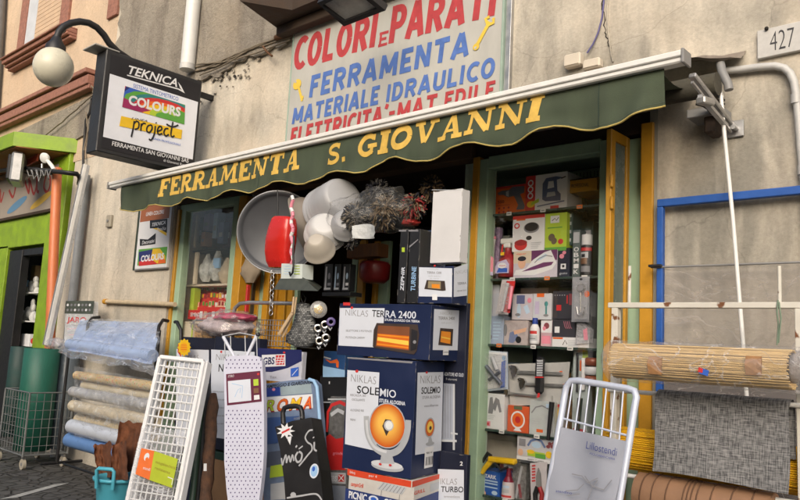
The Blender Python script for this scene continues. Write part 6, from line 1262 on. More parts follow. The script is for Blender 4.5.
rp = thing('roma_pack', 'large clear backed pack with multicoloured ROMA letters behind the handled black case', 'packaged folding chair', pl.at(290, 500), SG)
w = MB(); w.slab([pl.at(*p) for p in ((262.5, 384), (290, 380.5), (311, 379), (316, 384), (319, 420), (323, 480), (327, 540), (264, 545))][::-1], .05, mat('blue_grey_pack', (.16, .22, .34), .35, var=.35, scale=8), n=pl.n); w.build('pack', rp)
w = MB(); w.tube([pl.lift(.01).at(x, y) for x, y in ((309, 379.5), (314, 381), (317, 387), (319, 410), (322, 450), (325, 500), (327, 540))], .010, M_LBLUE, 8); w.build('edge_tube', rp)
w = MB(); w.inkpx(pl, [(263, 413), (313, 408), (312.5, 394), (263, 397.5)], M_PAPER); w.inkpx(pl, [(263, 397), (280.5, 395.5), (280, 387), (263, 388.5)], mat('eu_blue', (.02, .05, .28), .4)); w.discpx(pl, 273.8, 389.5, 1.6, 1.5, M_PINK); w.inkpx(pl, [(281, 395.5), (312, 393), (311, 383.5), (281, 386.5)], mat('sky_grey', (.30, .38, .42), .4))
w.text(pl, 'CAMPEGGIO E GIARDINO', (264, 388.5), (311, 383.8), 3.4, M_INK, bold=.02)
for ch, x0, x1, m_ in (('R', 264.5, 275, M_LGREEN), ('O', 276.5, 287.5, M_GLOW1), ('M', 289, 301, M_YELLOW), ('A', 302.5, 312, M_ORANGE)): w.text(pl, ch, (x0, 412.3 - (x0 - 264) * .08), (x1, 412 - (x1 - 264) * .08), 12.2, M_DKRED, bold=.05, shear=.15); w.text(pl, ch, (x0 + .5, 411.6 - (x0 - 264) * .08), (x1 - .7, 411.3 - (x1 - 264) * .08), 11, m_, bold=.02, shear=.15)
w.inkpx(pl, [(263, 445), (278, 443), (282, 432), (300, 416), (263, 418)], mat('deep_sea_blue', (.04, .09, .25), .4)); w.inkpx(pl, [(263, 468), (285, 466), (284, 450), (263, 453)], mat('mid_slate', (.09, .11, .16), .4)); w.inkpx(pl, [(270, 478), (284, 476), (283, 464), (271, 466)], M_LGREEN); w.inkpx(pl, [(271, 500), (286, 499), (285, 482), (271, 484)], M_LGINK); w.build('printed_artwork', rp)
t, f, s = two('gbs_carton', 'pale blue carton with navy wave and white and red GBS logo above the ROMA pack', 'carton', (258, 302, 306, 352, 384, -.66, 6), mat('pale_lilac_carton', (.33, .38, .58), .45))
w = MB(); w.inkpx(f, [(258, 371.5), (272, 372), (288, 368), (301.8, 361), (301.8, 350), (258, 348)], mat('wave_navy', (.015, .02, .10), .42)); w.inkpx(f, [(262, 367), (285.5, 366), (285.5, 354), (262, 355)], M_PAPER); w.text(f, 'GBS', (263, 364.5), (274.5, 364), 7, mat('wave_navy', (0, 0, 0)), bold=.03); w.inkpx(f, [(276, 365), (284.5, 364.7), (284.5, 355), (276, 355.3)], M_REDP)
for k in range(3): w.ribpx(f, [(276.5 + 3 * k, 364.5), (279 + 3 * k, 355.5)], .004, M_PAPER); w.ribpx(f, [(276.3, 358 + 2.6 * k), (284.3, 361 + 2.2 * k - 3)], .004, M_PAPER)
w.discpx(f, 284.5, 352.5, 1.2, 1, M_REDP); w.inkpx(f, [(291, 377), (299, 376), (299, 367), (291, 368.5)], M_BLUE); w.ribpx(f, [(292.5, 375.5), (298, 369)], .004, M_LABW); w.text(f, 'Tex', (270, 378.5), (277, 378), 2.6, M_GINK); w.build('front_print', t)

# ================================================================== IRONING BOARD
pl = lean(243, 430, -.98, 9, 20)
ib = thing('ironing_board', 'white ironing board with small violet dots leaning upright against the cartons', 'ironing board', pl.at(243, 540), None)
out = [(227.5, 356.8), (234, 355.6), (243, 355.2), (252, 355.4), (258.5, 356.5), (262, 360.5), (263.2, 380), (264, 416), (264, 450), (263, 468), (260.5, 490), (257, 515), (251, 535), (243, 541), (236, 538), (230, 518), (226.5, 490), (224.2, 461), (224.6, 404), (223.8, 372), (224.3, 361)]
M_IB = mat('white_violet_cloth', (.57, .58, .70), .8, var=.05, bump=.15, bscale=60)
w = MB(); w.slab([pl.at(*p) for p in out][::-1], .03, M_IB, n=pl.n); w.build('board', ib)
w = MB(); DT = mat('violet_dot', (.06, .04, .16), .7); rows = 46
for r_ in range(rows):
    y = 360 + r_ * 3.9
    for c_ in range(9):
        x = 226.5 + c_ * 4.3 + (2.1 if r_ % 2 else 0)
        if x > 262 or (y > 370 and y < 407 and x > 225): continue
        sh = max(0, (y - 475) / 60) * 12
        if x < 226 + sh * .8 or x > 262.5 - sh: continue
        w.discpx(pl, x, y, .62, .9, DT, n=6); pl.k = 2
w.build('dots', ib); ib.children[-1]['kind'] = 'stuff'
w = MB(); pl.k = 4; w.inkpx(pl, [(227.2, 405.5), (261.8, 401.5), (260.5, 370.8), (226.2, 374.2)], mat('wine_border', (.11, .012, .04), .45)); w.inkpx(pl, [(228.8, 403), (251.5, 400.5), (250.5, 379), (228, 381.2)], M_LABW); w.ribpx(pl, [(235, 397), (238, 390), (241, 388), (240, 393)], .003, M_LBLUE); w.ribpx(pl, [(232, 383.5), (243, 386), (242, 398)], .003, M_LBLUE); w.text(pl, 'STIRO', (228, 377.6), (234, 377), 2.3, M_PAPER)
w.inkpx(pl, [(253.8, 386), (258.8, 385.5), (258.5, 379), (253.5, 379.5)], M_LGREEN); w.inkpx(pl, [(254, 393.5), (259, 393), (258.8, 388), (253.8, 388.5)], mat('brown_print', (0, 0, 0))); w.inkpx(pl, [(254.3, 400), (260, 399.3), (259.5, 394.8), (254.2, 395.4)], M_PAPER); w.discpx(pl, 258.5, 374.2, 1.2, 1.2, M_REDP); w.build('label_card', ib)
pb_ = pl.lift(-.045)
for a, b_ in (((222, 334.5), (235, 358)), ((257.5, 333.5), (246, 358))):
    k = MB(); k.tube([pb_.at(*a), pb_.at(*b_), pb_.at(b_[0] + (b_[0] - a[0]) * 1.5, b_[1] + 50)], .009, mat('white_tube', (.62, .65, .74), .4), 10); lg = k.build('leg', ib); k = MB(); k.tube([pb_.at(*a), pb_.at(a[0] + .9, a[1] + 2.2)], .0125, M_BLACK, 10); k.build('foot_cap', lg)
w = MB()
for x in (224.5, 230.5, 245, 256.5): w.tube([pb_.at(x, 336), pb_.at(x + .6, 357)], .003, M_LGINK, 6)
w.tube([pb_.at(224.5, 336), pb_.at(240, 332.8), pb_.at(256.5, 336)], .003, M_LGINK, 6); w.build('wire_iron_rest', ib)

# ================================================================== NIKLAS CARTONS BEHIND THE BOARD, CLEAR BAG, SUN TAG
t, f, s = two('tall_niklas_carton', 'white and black NIKLAS carton bearing the yellow sun tag, beside the ironing board', 'heater carton', (176, 209.3, 210, 338, 480, -.62, 0), M_NAVYD)
w = MB(); w.inkpx(f, [(176, 446), (209, 446), (209, 350), (176.5, 349)], M_LABW); w.text(f, 'NIKLAS', (182, 359.5), (198.5, 360.2), 5, M_GINK, bold=-.012); w.text(f, 'stufa', (183, 368), (192, 368.5), 2.5, M_GINK); w.build('front_print', t)
t, f, s = two('tall_niklas_carton', 'white and black NIKLAS carton directly behind the top of the ironing board', 'heater carton', (210.5, 255, 263.5, 338.5, 458, -.68, 0), M_NAVYD)
w = MB(); w.inkpx(f, [(211, 437), (254.5, 443), (254.8, 352), (211.3, 349.5)], M_LABW); w.text(f, 'NIKLAS', (216, 360), (239, 361), 6, M_GINK, bold=-.012); w.text(f, 'NOTTE', (218.5, 371.5), (243, 372.5), 7.5, M_INK, bold=.012); [w.text(f, 'riscaldamento per ambienti', (212.5, 392 + 8 * k), (224 + (k % 2) * 2, 392.5 + 8 * k), 1.6, M_GINK) for k in range(5)]; w.discpx(f, 221.5, 351.8, 1.1, 1.1, M_REDP); w.ribpx(f, [(215.5, 441), (213.5, 462)], .006, M_GINK); w.build('front_print', t)
t, f, s = two('dark_green_crate', 'dark green topped crate between the NIKLAS carton and the brown cardboard box', 'crate', (197, 262, 276, 462, 470, -.69, 0), mat('dark_green_crate', (.02, .05, .035), .5))
t, f, s = two('brown_cardboard_box', 'plain brown cardboard box on the ground behind the ironing board', 'cardboard box', (197, 262, 276, 470.5, 600, -.69, 0), M_BROWN)
bg_ = thing('clear_bag_of_goods', 'clear plastic bag with pink and white contents lying on the tall NIKLAS cartons', 'bag', P(226, 337, -.55))
M_LUMP = mat('pinkish_white_foam', (.45, .37, .38), .6, var=.5, scale=14, bump=.6)
def blob(mb, x0, x1, yt, yb, Y, dep, m, seed, tap=.3, nz=.22, sq=.8):
    c0 = P((x0 + x1) / 2, (yt + yb) / 2, Y); hx = abs(P(x1, (yt + yb) / 2, Y).x - P(x0, (yt + yb) / 2, Y).x) / 2; hz = abs(P((x0 + x1) / 2, yt, Y).z - P((x0 + x1) / 2, yb, Y).z) / 2
    def f(a, b):
        t = a * 2 * math.pi; ph = (b - .5) * math.pi; cx, cy, cz = math.cos(ph) * math.cos(t), math.cos(ph) * math.sin(t), math.sin(ph)
        e = lambda v: math.copysign(abs(v) ** sq, v); r_ = 1 + nz * noise.noise(Vector((cx * 2.2 + seed, cy * 2.2, cz * 2.2))) + nz * .5 * noise.noise(Vector((cx * 6, cy * 6 + seed, cz * 6)))
        return (c0.x + e(cx) * hx * r_ * (1 - tap * max(0, cz)), c0.y + e(cy) * dep * r_, c0.z + e(cz) * hz * r_)
    mb.grid(f, 40, 22, m)
w = MB(); blob(w, 204, 248, 316, 336, -.55, .10, M_LUMP, 3); w.build('contents', bg_)
w = MB(); blob(w, 222, 250, 313, 322, -.57, .10, mat('red_pink_wrapping', (.42, .06, .12), .4, var=.5, scale=12), 7); w.build('pink_wrapping', bg_)
w = MB(); blob(w, 199, 253, 311, 338, -.56, .14, film('bag_outer', (.75, .7, .72), .16, .06, .12, .7, 10, .3), 5, nz=.3); w.build('clear_film', bg_)
w = MB(); pl = plY(-.70); pts = []
for k in range(24): a = k / 24 * 2 * math.pi; r_ = 1 if k % 2 == 0 else .8; pts.append((184 + math.cos(a) * 6.6 * r_, 347.5 - math.sin(a) * 9 * r_))
w.slab([pl.at(*p) for p in pts][::1], .004, mat('tag_yellow', (.78, .48, .01), .5), n=pl.n); w.discpx(pl, 184, 347.5, 3.6, 5, mat('tag_gold', (.8, .38, .01), .5)); [w.ribpx(pl, [(181, 345 + 2.2 * k), (187, 345.2 + 2.2 * k)], .004, M_ORANGE) for k in range(3)]
k2 = plY(-.694); w.slab([k2.at(*p) for p in ((178, 344), (181, 342), (181, 357), (177.5, 352))][::-1], .003, M_REDP, n=k2.n); w.thing('sun_shaped_tag', 'yellow sun shaped price tag with red edge on the left tall carton', 'price tag')
w = MB(); w.tube([P(181, 340, -.6), P(181, 330, -.6), P(177, 322, -.6), P(175, 322, -.6)], .012, M_BLACK, 8); w.thing('black_hose_end', 'black curved hose end above the sun shaped tag', 'hose')

# ================================================================== WHITE GRID RACK (leaning, left)
pl = lean(160, 430, -1.12, 14, 18)
wr = thing('white_grid_rack', 'folded white plastic coated grid rack with orange and green label leaning at the left', 'drying rack', pl.at(155, 540))
TL, TR, BL, BR = (160.5, 357), (204, 361.5), (119, 540), (167, 548)
def bq(a, b): return (TL[0] * (1 - a) * b + TR[0] * a * b + BL[0] * (1 - a) * (1 - b) + BR[0] * a * (1 - b), TL[1] * (1 - a) * b + TR[1] * a * b + BL[1] * (1 - a) * (1 - b) + BR[1] * a * (1 - b))
def at(a, b, h=0.): return pl.lift(h).at(*bq(a, b)) if h == 0 else pl.at(*bq(a, b)) + pl.n * h
M_WPL = mat('white_coated_wire', (.80, .81, .82), .4, var=.06)
for layer, h in ((0, .0), (1, -.04)):
    w = MB(); ww = .018
    for (a0, b0, a1, b1) in ((0, 0, 0, 1), (1, 0, 1, 1), (0, 1, 1, 1), (0, 0, 1, 0)): w.bar(at(a0, b0, h), at(a1, b1, h), .022, .026, M_WPL, up=pl.n, bev=.004)
    fr2 = w.build('frame', wr); w = MB()
    for i in range(1, 22): w.bar(at(0, i / 22, h), at(1, i / 22, h), .007, .007, M_WPL, up=pl.n, bev=.002)
    for i in range(1, 9): w.bar(at(i / 9, 0, h - .006), at(i / 9, 1, h - .006), .005, .005, M_WPL, up=pl.n)
    w.build('grid', fr2)
w = MB(); w.bar(at(1.0, 0, -.024) + pl.u * .018, at(1.0, 1, -.024) + pl.u * .018, .012, .05, mat('white_coated_wire', (0, 0, 0)), up=pl.n, bev=.005); w.build('side_rail', wr)
w = MB(); kk = pl.lift(.02); kk = pl.lift(.045); w.inkpx(kk, [(141.5, 448), (154.5, 451), (149.5, 480), (135.5, 474)], mat('label_orange', (.75, .16, .03), .5)); w.inkpx(kk, [(154.5, 451), (178, 459), (172, 488), (149.5, 480)], mat('label_green', (.42, .50, .03), .5)); w.discpx(kk, 146.8, 457, 2.6, 4.2, M_PAPER); w.discpx(kk, 147, 459.5, 1.6, 2.4, mat('label_orange', (0, 0, 0))); w.text(kk, 'stendi', (143, 469), (150, 471), 3, M_PAPER)
w.text(kk, 'asciugabiancheria', (155.5, 463), (175, 469.5), 3, mat('label_dark', (.25, .18, .02), .5)); w.text(kk, 'resistente', (155, 469), (170, 474.5), 3, mat('label_dark', (0, 0, 0))); w.ribpx(kk, [(168, 477), (173, 479), (172, 485)], .004, M_PAPER); w.build('label', wr)
w = MB(); w.grid(lambda a, b: pl.at(*(lambda q: (q[0], q[1]))(bq(.02 + .96 * a, .02 + .60 * b))) + pl.n * (.032 + .008 * noise.noise(Vector((a * 4, b * 9, 2)))), 20, 40, film('rack_film', (.85, .86, .9), .30, .06, .2, .5, 9)); w.build('film_sleeve', wr)
# stakes and rolled brown sheet behind the rack
for i, (x0, y0, x1, y1, r_, m_, nm, lb_, ct) in enumerate(((208.5, 384, 193, 540, .026, M_BLACK, 'dark_stake', 'black wrapped garden stake leaning just right of the white grid rack', 'stake'), (213.5, 394, 203, 540, .032, mat('brown_bark_roll', (.075, .035, .018), .85, var=.6, scale=20, bump=.8), 'brown_bark_roll', 'rolled brown bark mat wrapped in film between the white rack and the ironing board', 'roll'), (205, 376, 188, 540, .018, mat('dark_green_stake', (.02, .045, .03), .5), 'dark_stake', 'thin dark green stake behind the edge of the white grid rack', 'stake'))):
    w = MB(); n_ = 12; pts = []
    for k in range(n_ + 1): t_ = k / n_; pts.append(P(x0 + (x1 - x0) * t_ + (.6 * math.sin(k * 2.2) if i == 1 else 0), y0 + (y1 - y0) * t_, -.80 - .2 * t_ - .03 * i))
    w.tube(pts, [r_ * (.55 if k == 0 else 1 + (.12 * math.sin(k * 3) if i == 1 else 0)) for k in range(n_ + 1)], m_, 14)
    if i == 0: w.slab([P(x, y, -1.04) for x, y in ((203.5, 471), (206.5, 471), (206.5, 463.5), (203.8, 463.5))], .001, M_PAPER)
    w.thing(nm, lb_, ct)
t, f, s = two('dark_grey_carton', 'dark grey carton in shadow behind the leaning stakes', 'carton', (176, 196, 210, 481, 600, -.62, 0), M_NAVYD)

# ================================================================== BUCKET WITH BARK
gq = PZ(114, 524); bk = thing('blue_bucket', 'light blue plastic bucket filled with pieces of brown bark', 'bucket', gq)
M_BKT = mat('light_blue_plastic', (.085, .42, .55), .38, var=.06); zr_ = PX(114, 474, gq.x).z if False else P(114, 475, gq.y).z
sR = mpp(114, 475, gq.y) * 22.5
w = MB(); w.lathe(gq, (0, 0, 1), [(sR * .70, .0), (sR * .72, .01), (sR * .93, zr_ * .93), (sR * .95, zr_ * .94), (sR * 1.06, zr_ * .94), (sR * 1.07, zr_), (sR * .97, zr_ + .004), (sR * .92, zr_ - .02), (sR * .7, .03), (0, .03)], M_BKT, 36); w.build('tub', bk)
for sgn, (dx, dy) in ((1, (.55, -.85)), (-1, (-.75, .5))):
    w = MB(); d_ = Vector((dx, dy, 0)).normalized(); tn = Vector((-d_.y, d_.x, 0)); c = gq + d_ * sR * 1.08 + Vector((0, 0, zr_ - .05))
    w.tube([c - tn * .055, c - tn * .058 + Vector((0, 0, .11)) + d_ * .01, c - tn * .045 + Vector((0, 0, .122)) + d_ * .012, c + tn * .045 + Vector((0, 0, .122)) + d_ * .012, c + tn * .058 + Vector((0, 0, .11)) + d_ * .01, c + tn * .055], .012, M_BKT, 8); w.build('handle', bk)
M_BARK = mat('brown_bark', (.16, .055, .022), .9, var=.55, scale=16, bump=1., bscale=30)
for i, (q4, Yb, lb_) in enumerate((([(120, 421), (143, 423), (137, 470), (109, 476)], gq.y + .02, 'tall ragged brown bark sheet standing in the blue bucket'), ([(93, 446), (111, 442), (113, 478), (98, 476)], gq.y - .03, 'short curled bark piece at the left in the blue bucket'), ([(112, 446), (126, 440), (128, 480), (110, 480)], gq.y - .06, 'jagged bark piece at the front of the blue bucket'))):
    w = MB(); sd = i * 5
    def f(a, b, back=0.):
        x = q4[3][0] * (1 - a) * (1 - b) + q4[2][0] * a * (1 - b) + q4[0][0] * (1 - a) * b + q4[1][0] * a * b; y = q4[3][1] * (1 - a) * (1 - b) + q4[2][1] * a * (1 - b) + q4[0][1] * (1 - a) * b + q4[1][1] * a * b
        x += 1.3 * noise.noise(Vector((b * 5, a * 2, sd))) ; y += 4 * noise.noise(Vector((a * 4, b * 2, sd + 3))) * b
        return P(x, y, Yb + back + .04 * math.sin(a * 3.1) - .02 + .014 * noise.noise(Vector((a * 5, b * 5, sd))))
    w.grid(f, 22, 22, M_BARK); w.grid(lambda a, b: f(a, b, .018), 22, 22, M_BARK)
    n_ = 22; 
    for e in range(n_):
        for (a, b, a2, b2) in ((e / n_, 1, (e + 1) / n_, 1), (0, e / n_, 0, (e + 1) / n_), (1, e / n_, 1, (e + 1) / n_)): w.add([f(a, b), f(a2, b2), f(a2, b2, .018), f(a, b, .018)], [(0, 1, 2, 3)], M_BARK, True)
    w.thing('bark_piece', lb_, 'bark', 'bark in the bucket')

# ================================================================== ROLL STAND AT THE LEFT
rs = thing('roll_stand', 'black metal stand holding horizontal rolls of table covering left of the window', 'roll stand', P(110, 455, -.4))
YR = -.5
w = MB()
for (x, y0) in ((66.5, 352), (157, 330)):
    top = P(x, y0, YR + .06); w.tube([(top.x, YR + .08, .08), (top.x, YR + .08, top.z)], .013, M_BLACK, 8); w.tube([(top.x, YR - .05, .09), (top.x, YR + .3, .09)], .013, M_BLACK, 8)
a = P(66.5, 440, YR + .08).x; b_ = P(157, 440, YR + .08).x; w.tube([(a, YR + .08, .1), (b_, YR + .08, .1)], .011, M_BLACK, 8)
w.tube([P(168, 321, -.25), P(163, 320, -.32), P(159, 326, -.4), P(157, 340, -.42), P(157, 362, -.42)], .013, M_BLACK, 8); w.tube([P(100, 317, -.25), P(92, 318, -.32), P(88, 324, -.4), P(86, 340, -.42)], .013, M_BLACK, 8); w.build('frame', rs)
for (x, y) in ((63.5, 462), (120, 470)):
    q = PZ(x, y, .035); w = MB(); w.tube([q + Vector((-.012, 0, 0)), q + Vector((.012, 0, 0))], .036, M_LGINK, 16); w.bar(q, q + Vector((0, .0, .07)), .03, .012, M_METAL); w.build('caster', rs)
RG = 'rolls on the left roll stand'
def wrapmat(name, rgb, pat=None, pscale=30, bump=.4):
    m = mat(name, rgb, .35, var=.14, scale=18, bump=bump, bscale=24)
    if pat:
        N, L, b = nodes_of(m); tc = N.new('ShaderNodeTexCoord'); vo = N.new('ShaderNodeTexVoronoi'); vo.inputs['Scale'].default_value = pscale; L.new(tc.outputs['Object'], vo.inputs['Vector'])
        r = N.new('ShaderNodeMapRange'); r.inputs[1].default_value = .45; r.inputs[2].default_value = .25; L.new(vo.outputs['Distance'], r.inputs[0]); s_ = N.new('ShaderNodeSeparateColor'); L.new(vo.outputs['Color'], s_.inputs[0])
        cr = N.new('ShaderNodeValToRGB'); cr.color_ramp.interpolation = 'CONSTANT'; els = cr.color_ramp.elements; els[0].position = 0; els[0].color = (*pat[0], 1); els[1].position = 1 / len(pat); els[1].color = (*pat[1 % len(pat)], 1)
        for i in range(2, len(pat)): e = els.new(i / len(pat)); e.color = (*pat[i], 1)
        L.new(s_.outputs[0], cr.inputs[0]); mx = N.new('ShaderNodeMix'); mx.data_type = 'RGBA'; L.new(r.outputs[0], mx.inputs['Factor']); L.new(b.inputs['Base Color'].links[0].from_socket, mx.inputs['A']); L.new(cr.outputs[0], mx.inputs['B']); L.new(mx.outputs['Result'], b.inputs['Base Color'])
    return m
def roll(name, label, cat, x0, y0, x1, y1, rpx, Y, m, group, core=None, sag=0.):
    a = P(x0, y0, Y); b = P(x1, y1, Y); z = (a.z + b.z) / 2; a.z = b.z = z; r_ = rpx * mpp((x0 + x1) / 2, (y0 + y1) / 2, Y)
    t = thing(name, label, cat, (a + b) / 2 - Vector((0, 0, r_)), group); w = MB(); n_ = 26; seg = 26; vs = []
    w.grid(lambda u, v: (a.x + (b.x - a.x) * u, Y + math.cos(v * 2 * math.pi) * r_ * (1 + .03 * noise.noise(Vector((u * 12, math.cos(v * 6.28) * 2, math.sin(v * 6.28) * 2 + r_ * 50)))), z + math.sin(v * 2 * math.pi) * r_ * (1 + .03 * noise.noise(Vector((u * 12, math.cos(v * 6.28) * 2 + 4, math.sin(v * 6.28) * 2)))) - sag * math.sin(u * math.pi)), 60, 26, m)
    for e, s_ in ((a, -1), (b, 1)): w.lathe(e, (s_, 0, 0), [(r_, 0), (r_ * .9, .004), (r_ * .3, .002), (r_ * .22, -.01), (0, -.01)], core or m, 26)
    w.build('sheet', t)
    w = MB(); w.tube([(a.x - .02, Y, z), (a.x + .01, Y, z)], r_ * .25, M_BROWN, 12); w.build('core', t); return t, a, b, r_
roll('floral_cloth_roll', 'orange floral patterned roll directly under the blue sheet', 'roll', 77, 373, 155, 389, 4.6, YR - .05, wrapmat('floral_wrap', (.55, .42, .22), [(.55, .08, .03), (.6, .25, .04), (.2, .3, .06), (.7, .5, .1)], 55), RG)
roll('cream_cloth_roll', 'cream roll second from the top, under the floral roll', 'roll', 85, 384, 156, 398, 5.2, YR + .0, wrapmat('cream_wrap', (.62, .55, .40)), RG)
roll('silver_film_roll', 'clear silvery film roll third from the top of the stand', 'roll', 73, 390.5, 156, 407.5, 5.6, YR - .09, wrapmat('silver_wrap', (.40, .40, .40), [(.6, .6, .6), (.3, .3, .33)], 20, .8), RG)
roll('ivory_cloth_roll', 'ivory roll in crinkled film in the middle of the stand', 'roll', 73, 406, 156, 422, 6.2, YR - .10, wrapmat('ivory_wrap', (.58, .50, .36), [(.7, .66, .55), (.5, .42, .28)], 24, .8), RG)
roll('patterned_cream_roll', 'cream roll with fine woven pattern second from the middle of the stand', 'roll', 79, 420, 156, 435, 6.4, YR - .02, wrapmat('woven_cream', (.60, .50, .32), [(.65, .55, .36), (.45, .36, .2)], 90), RG)
roll('white_vinyl_roll', 'thick white blue vinyl roll near the bottom of the stand', 'roll', 72, 426, 140, 443, 7.4, YR - .12, wrapmat('white_vinyl', (.52, .56, .63), bump=.1), RG)
roll('blue_vinyl_roll', 'short blue vinyl roll at the bottom of the stand', 'roll', 69.5, 440, 130, 456, 7.4, YR - .10, wrapmat('blue_vinyl', (.12, .24, .50), bump=.1), RG)
# blue sheet on the top roll under loose film
bt_ = thing('blue_oilcloth_sheet', 'pale blue oilcloth draped over the top of the roll stand under crinkled clear film', 'oilcloth', P(112, 360, -.5))
M_OIL = mat('pale_blue_oilcloth', (.33, .42, .62), .3, var=.22, scale=7, bump=.15, bscale=8)
c4 = [(80, 320), (161, 323), (152, 364), (68, 350)]
def sheet(u, v, off=0., amp=1.):
    """v = 1 at the back top edge, 0 at the front lower edge"""
    x = c4[3][0] * (1 - u) * (1 - v) + c4[2][0] * u * (1 - v) + c4[0][0] * (1 - u) * v + c4[1][0] * u * v; y = c4[3][1] * (1 - u) * (1 - v) + c4[2][1] * u * (1 - v) + c4[0][1] * (1 - u) * v + c4[1][1] * u * v
    Y = -.30 - .28 * (1 - v) - .03 * math.sin((1 - v) * 3.1 * 2) + amp * .010 * noise.noise(Vector((u * 5, v * 4, 1))) + off
    return P(x + amp * .8 * noise.noise(Vector((v * 4, u * 5, 5))), y + amp * 1.5 * noise.noise(Vector((u * 6, v * 3, 3))) * (1 - v), Y)
w = MB(); w.grid(lambda u, v: sheet(u, v), 50, 30, M_OIL); w.build('oilcloth', bt_)
w = MB(); a = P(70, 344, -.53); b_ = P(153, 356, -.53); w.tube([a, b_], .045, M_OIL, 20); w.build('front_roll', bt_)
w = MB()
def fs(u, v):
    q = sheet(u * 1.12 - .07, v * 1.25 - .2, -.03, 3.2); return q + Vector((0, -.02 + .03 * noise.noise(Vector((u * 13, v * 9, 7))), .012 * noise.noise(Vector((u * 9, v * 13, 2)))))
w.grid(fs, 70, 44, film('crinkled_clear_film', (.75, .8, .9), .16, .07, .12, .8, 8, .35)); w.build('clear_film', bt_)
w = MB(); w.grid(lambda u, v: P(74 + 80 * u + 2 * noise.noise(Vector((u * 6, v * 3, 1))), 366 + 14 * u + v * 74 * (.95), YR - .16 + .02 * noise.noise(Vector((u * 9, v * 9, 3)))), 40, 40, film('crinkled_clear_film2', (.7, .73, .78), .14, .07, .14, .8, 7, .28)); w.build('front_film', rs)

# ================================================================== WIRE TROLLEY WITH STANDING ROLLS
Cc = PZ(22, 462, .07); XCc, YCc = Cc.x, Cc.y; zt5 = PX(22, 393, XCc).z; zb6 = PX(22, 456, XCc).z
yb6 = None; r_ = ray(71, 420); yb6 = CAM.y + r_.y * ((XCc - CAM.x) / r_.x); yb6 = min(yb6, -.06)
r_ = ray(2, 420); xl6 = CAM.x + r_.x * ((YCc - CAM.y) / r_.y)
xl6 = min(xl6, XCc - .5)
tr = thing('wire_trolley', 'grey wire mesh trolley on casters holding tall green rolls at the left edge', 'trolley', ((XCc + xl6) / 2, (YCc + yb6) / 2, 0))
M_WIRE = mat('grey_wire', (.22, .23, .23), .5, .4, var=.2)
w = MB(); cs = [(XCc, YCc), (XCc, yb6), (xl6, yb6), (xl6, YCc)]
for i in range(4):
    a, b_ = cs[i], cs[(i + 1) % 4]
    w.tube([(*a, zb6 - .01), (*a, zt5)], .010, M_WIRE, 8)
    for z in (zb6, zt5): w.tube([(*a, z), (*b_, z)], .007, M_WIRE, 6)
w.build('frame', tr)
w = MB()
for i in range(4):
    a, b_ = cs[i], cs[(i + 1) % 4]; L_ = math.hypot(a[0] - b_[0], a[1] - b_[1])
    for k in range(1, 7): z = zb6 + (zt5 - zb6) * k / 7; w.tube([(*a, z), (*b_, z)], .003, M_WIRE, 5)
    n_ = max(4, int(L_ / .06))
    for k in range(1, n_): t_ = k / n_; x, y = a[0] * (1 - t_) + b_[0] * t_, a[1] * (1 - t_) + b_[1] * t_; w.tube([(x, y, zb6), (x, y, zt5)], .003, M_WIRE, 5)
for k in range(1, 9): t_ = k / 9; w.tube([(XCc + (xl6 - XCc) * t_, YCc, zb6), (XCc + (xl6 - XCc) * t_, yb6, zb6)], .003, M_WIRE, 5)
w.build('wire_mesh', tr)
for (x, y) in cs:
    k = MB(); q = Vector((x - .03, y + .02 if y == YCc else y - .02, .045)); k.tube([q + Vector((0, -.012, 0)), q + Vector((0, .012, 0))], .045, mat('cream_caster', (.42, .38, .30), .5), 18); k.tube([q + Vector((0, -.014, 0)), q + Vector((0, .014, 0))], .016, M_GREY, 10); k.bar(q, q + Vector((0, 0, .07)), .04, .02, M_METAL); k.build('caster', tr)
def standing(x0, x1, ytop, Y, m, nm, lb_, film_=False, tilt=0.):
    a = P(x0, 380, Y); b_ = P(x1, 380, Y); r_ = (x1 - x0) / 2 * mpp((x0 + x1) / 2, 380, Y); c = (a + b_) / 2; zt = P((x0 + x1) / 2, ytop, Y).z; w = MB()
    w.lathe((c.x, c.y, zb6 + .005), (tilt, 0, 1), [(0, 0), (r_, 0), (r_ * 1.01, (zt - zb6) * .5), (r_, zt - zb6), (r_ * .97, zt - zb6 + .002), (r_ * .95, zt - zb6 - .004), (r_ * .6, zt - zb6 - .006), (r_ * .5, zt - zb6 - .04), (0, zt - zb6 - .04)], m, 28)
    return w.thing(nm, lb_, 'roll', 'rolls standing in the wire trolley')
standing(23, 56.5, 349, -.40, mat('green_mesh_roll', (.012, .11, .075), .5, var=.25, scale=30, stretch=(6, 6, .6)), 'green_roll', 'thick emerald green roll standing in the wire trolley')
standing(8, 28, 347, -.22, mat('dark_green_mesh_roll', (.012, .045, .04), .6, var=.25), 'green_roll', 'dark green roll standing behind the emerald roll in the wire trolley')
standing(56, 77, 344, -.15, mat('grey_film_roll', (.13, .16, .19), .35, var=.35, scale=6, bump=.3), 'grey_film_roll', 'grey translucent roll standing at the right end of the wire trolley')
w = MB(); w.tube([P(47.5, 400, -.2), P(57.2, 168.5, -.2)], 4.8 * mpp(52, 280, -.2), mat('terracotta_pvc', (.58, .17, .06), .42, var=.08), 22, cap=False); q = P(57.2, 168.5, -.2); w.tube([P(57, 171, -.2), q], 4.2 * mpp(57, 170, -.2), M_DARK, 18); w.thing('orange_drain_pipe', 'orange plastic drain pipe standing upright in front of the green shopfront', 'pipe')
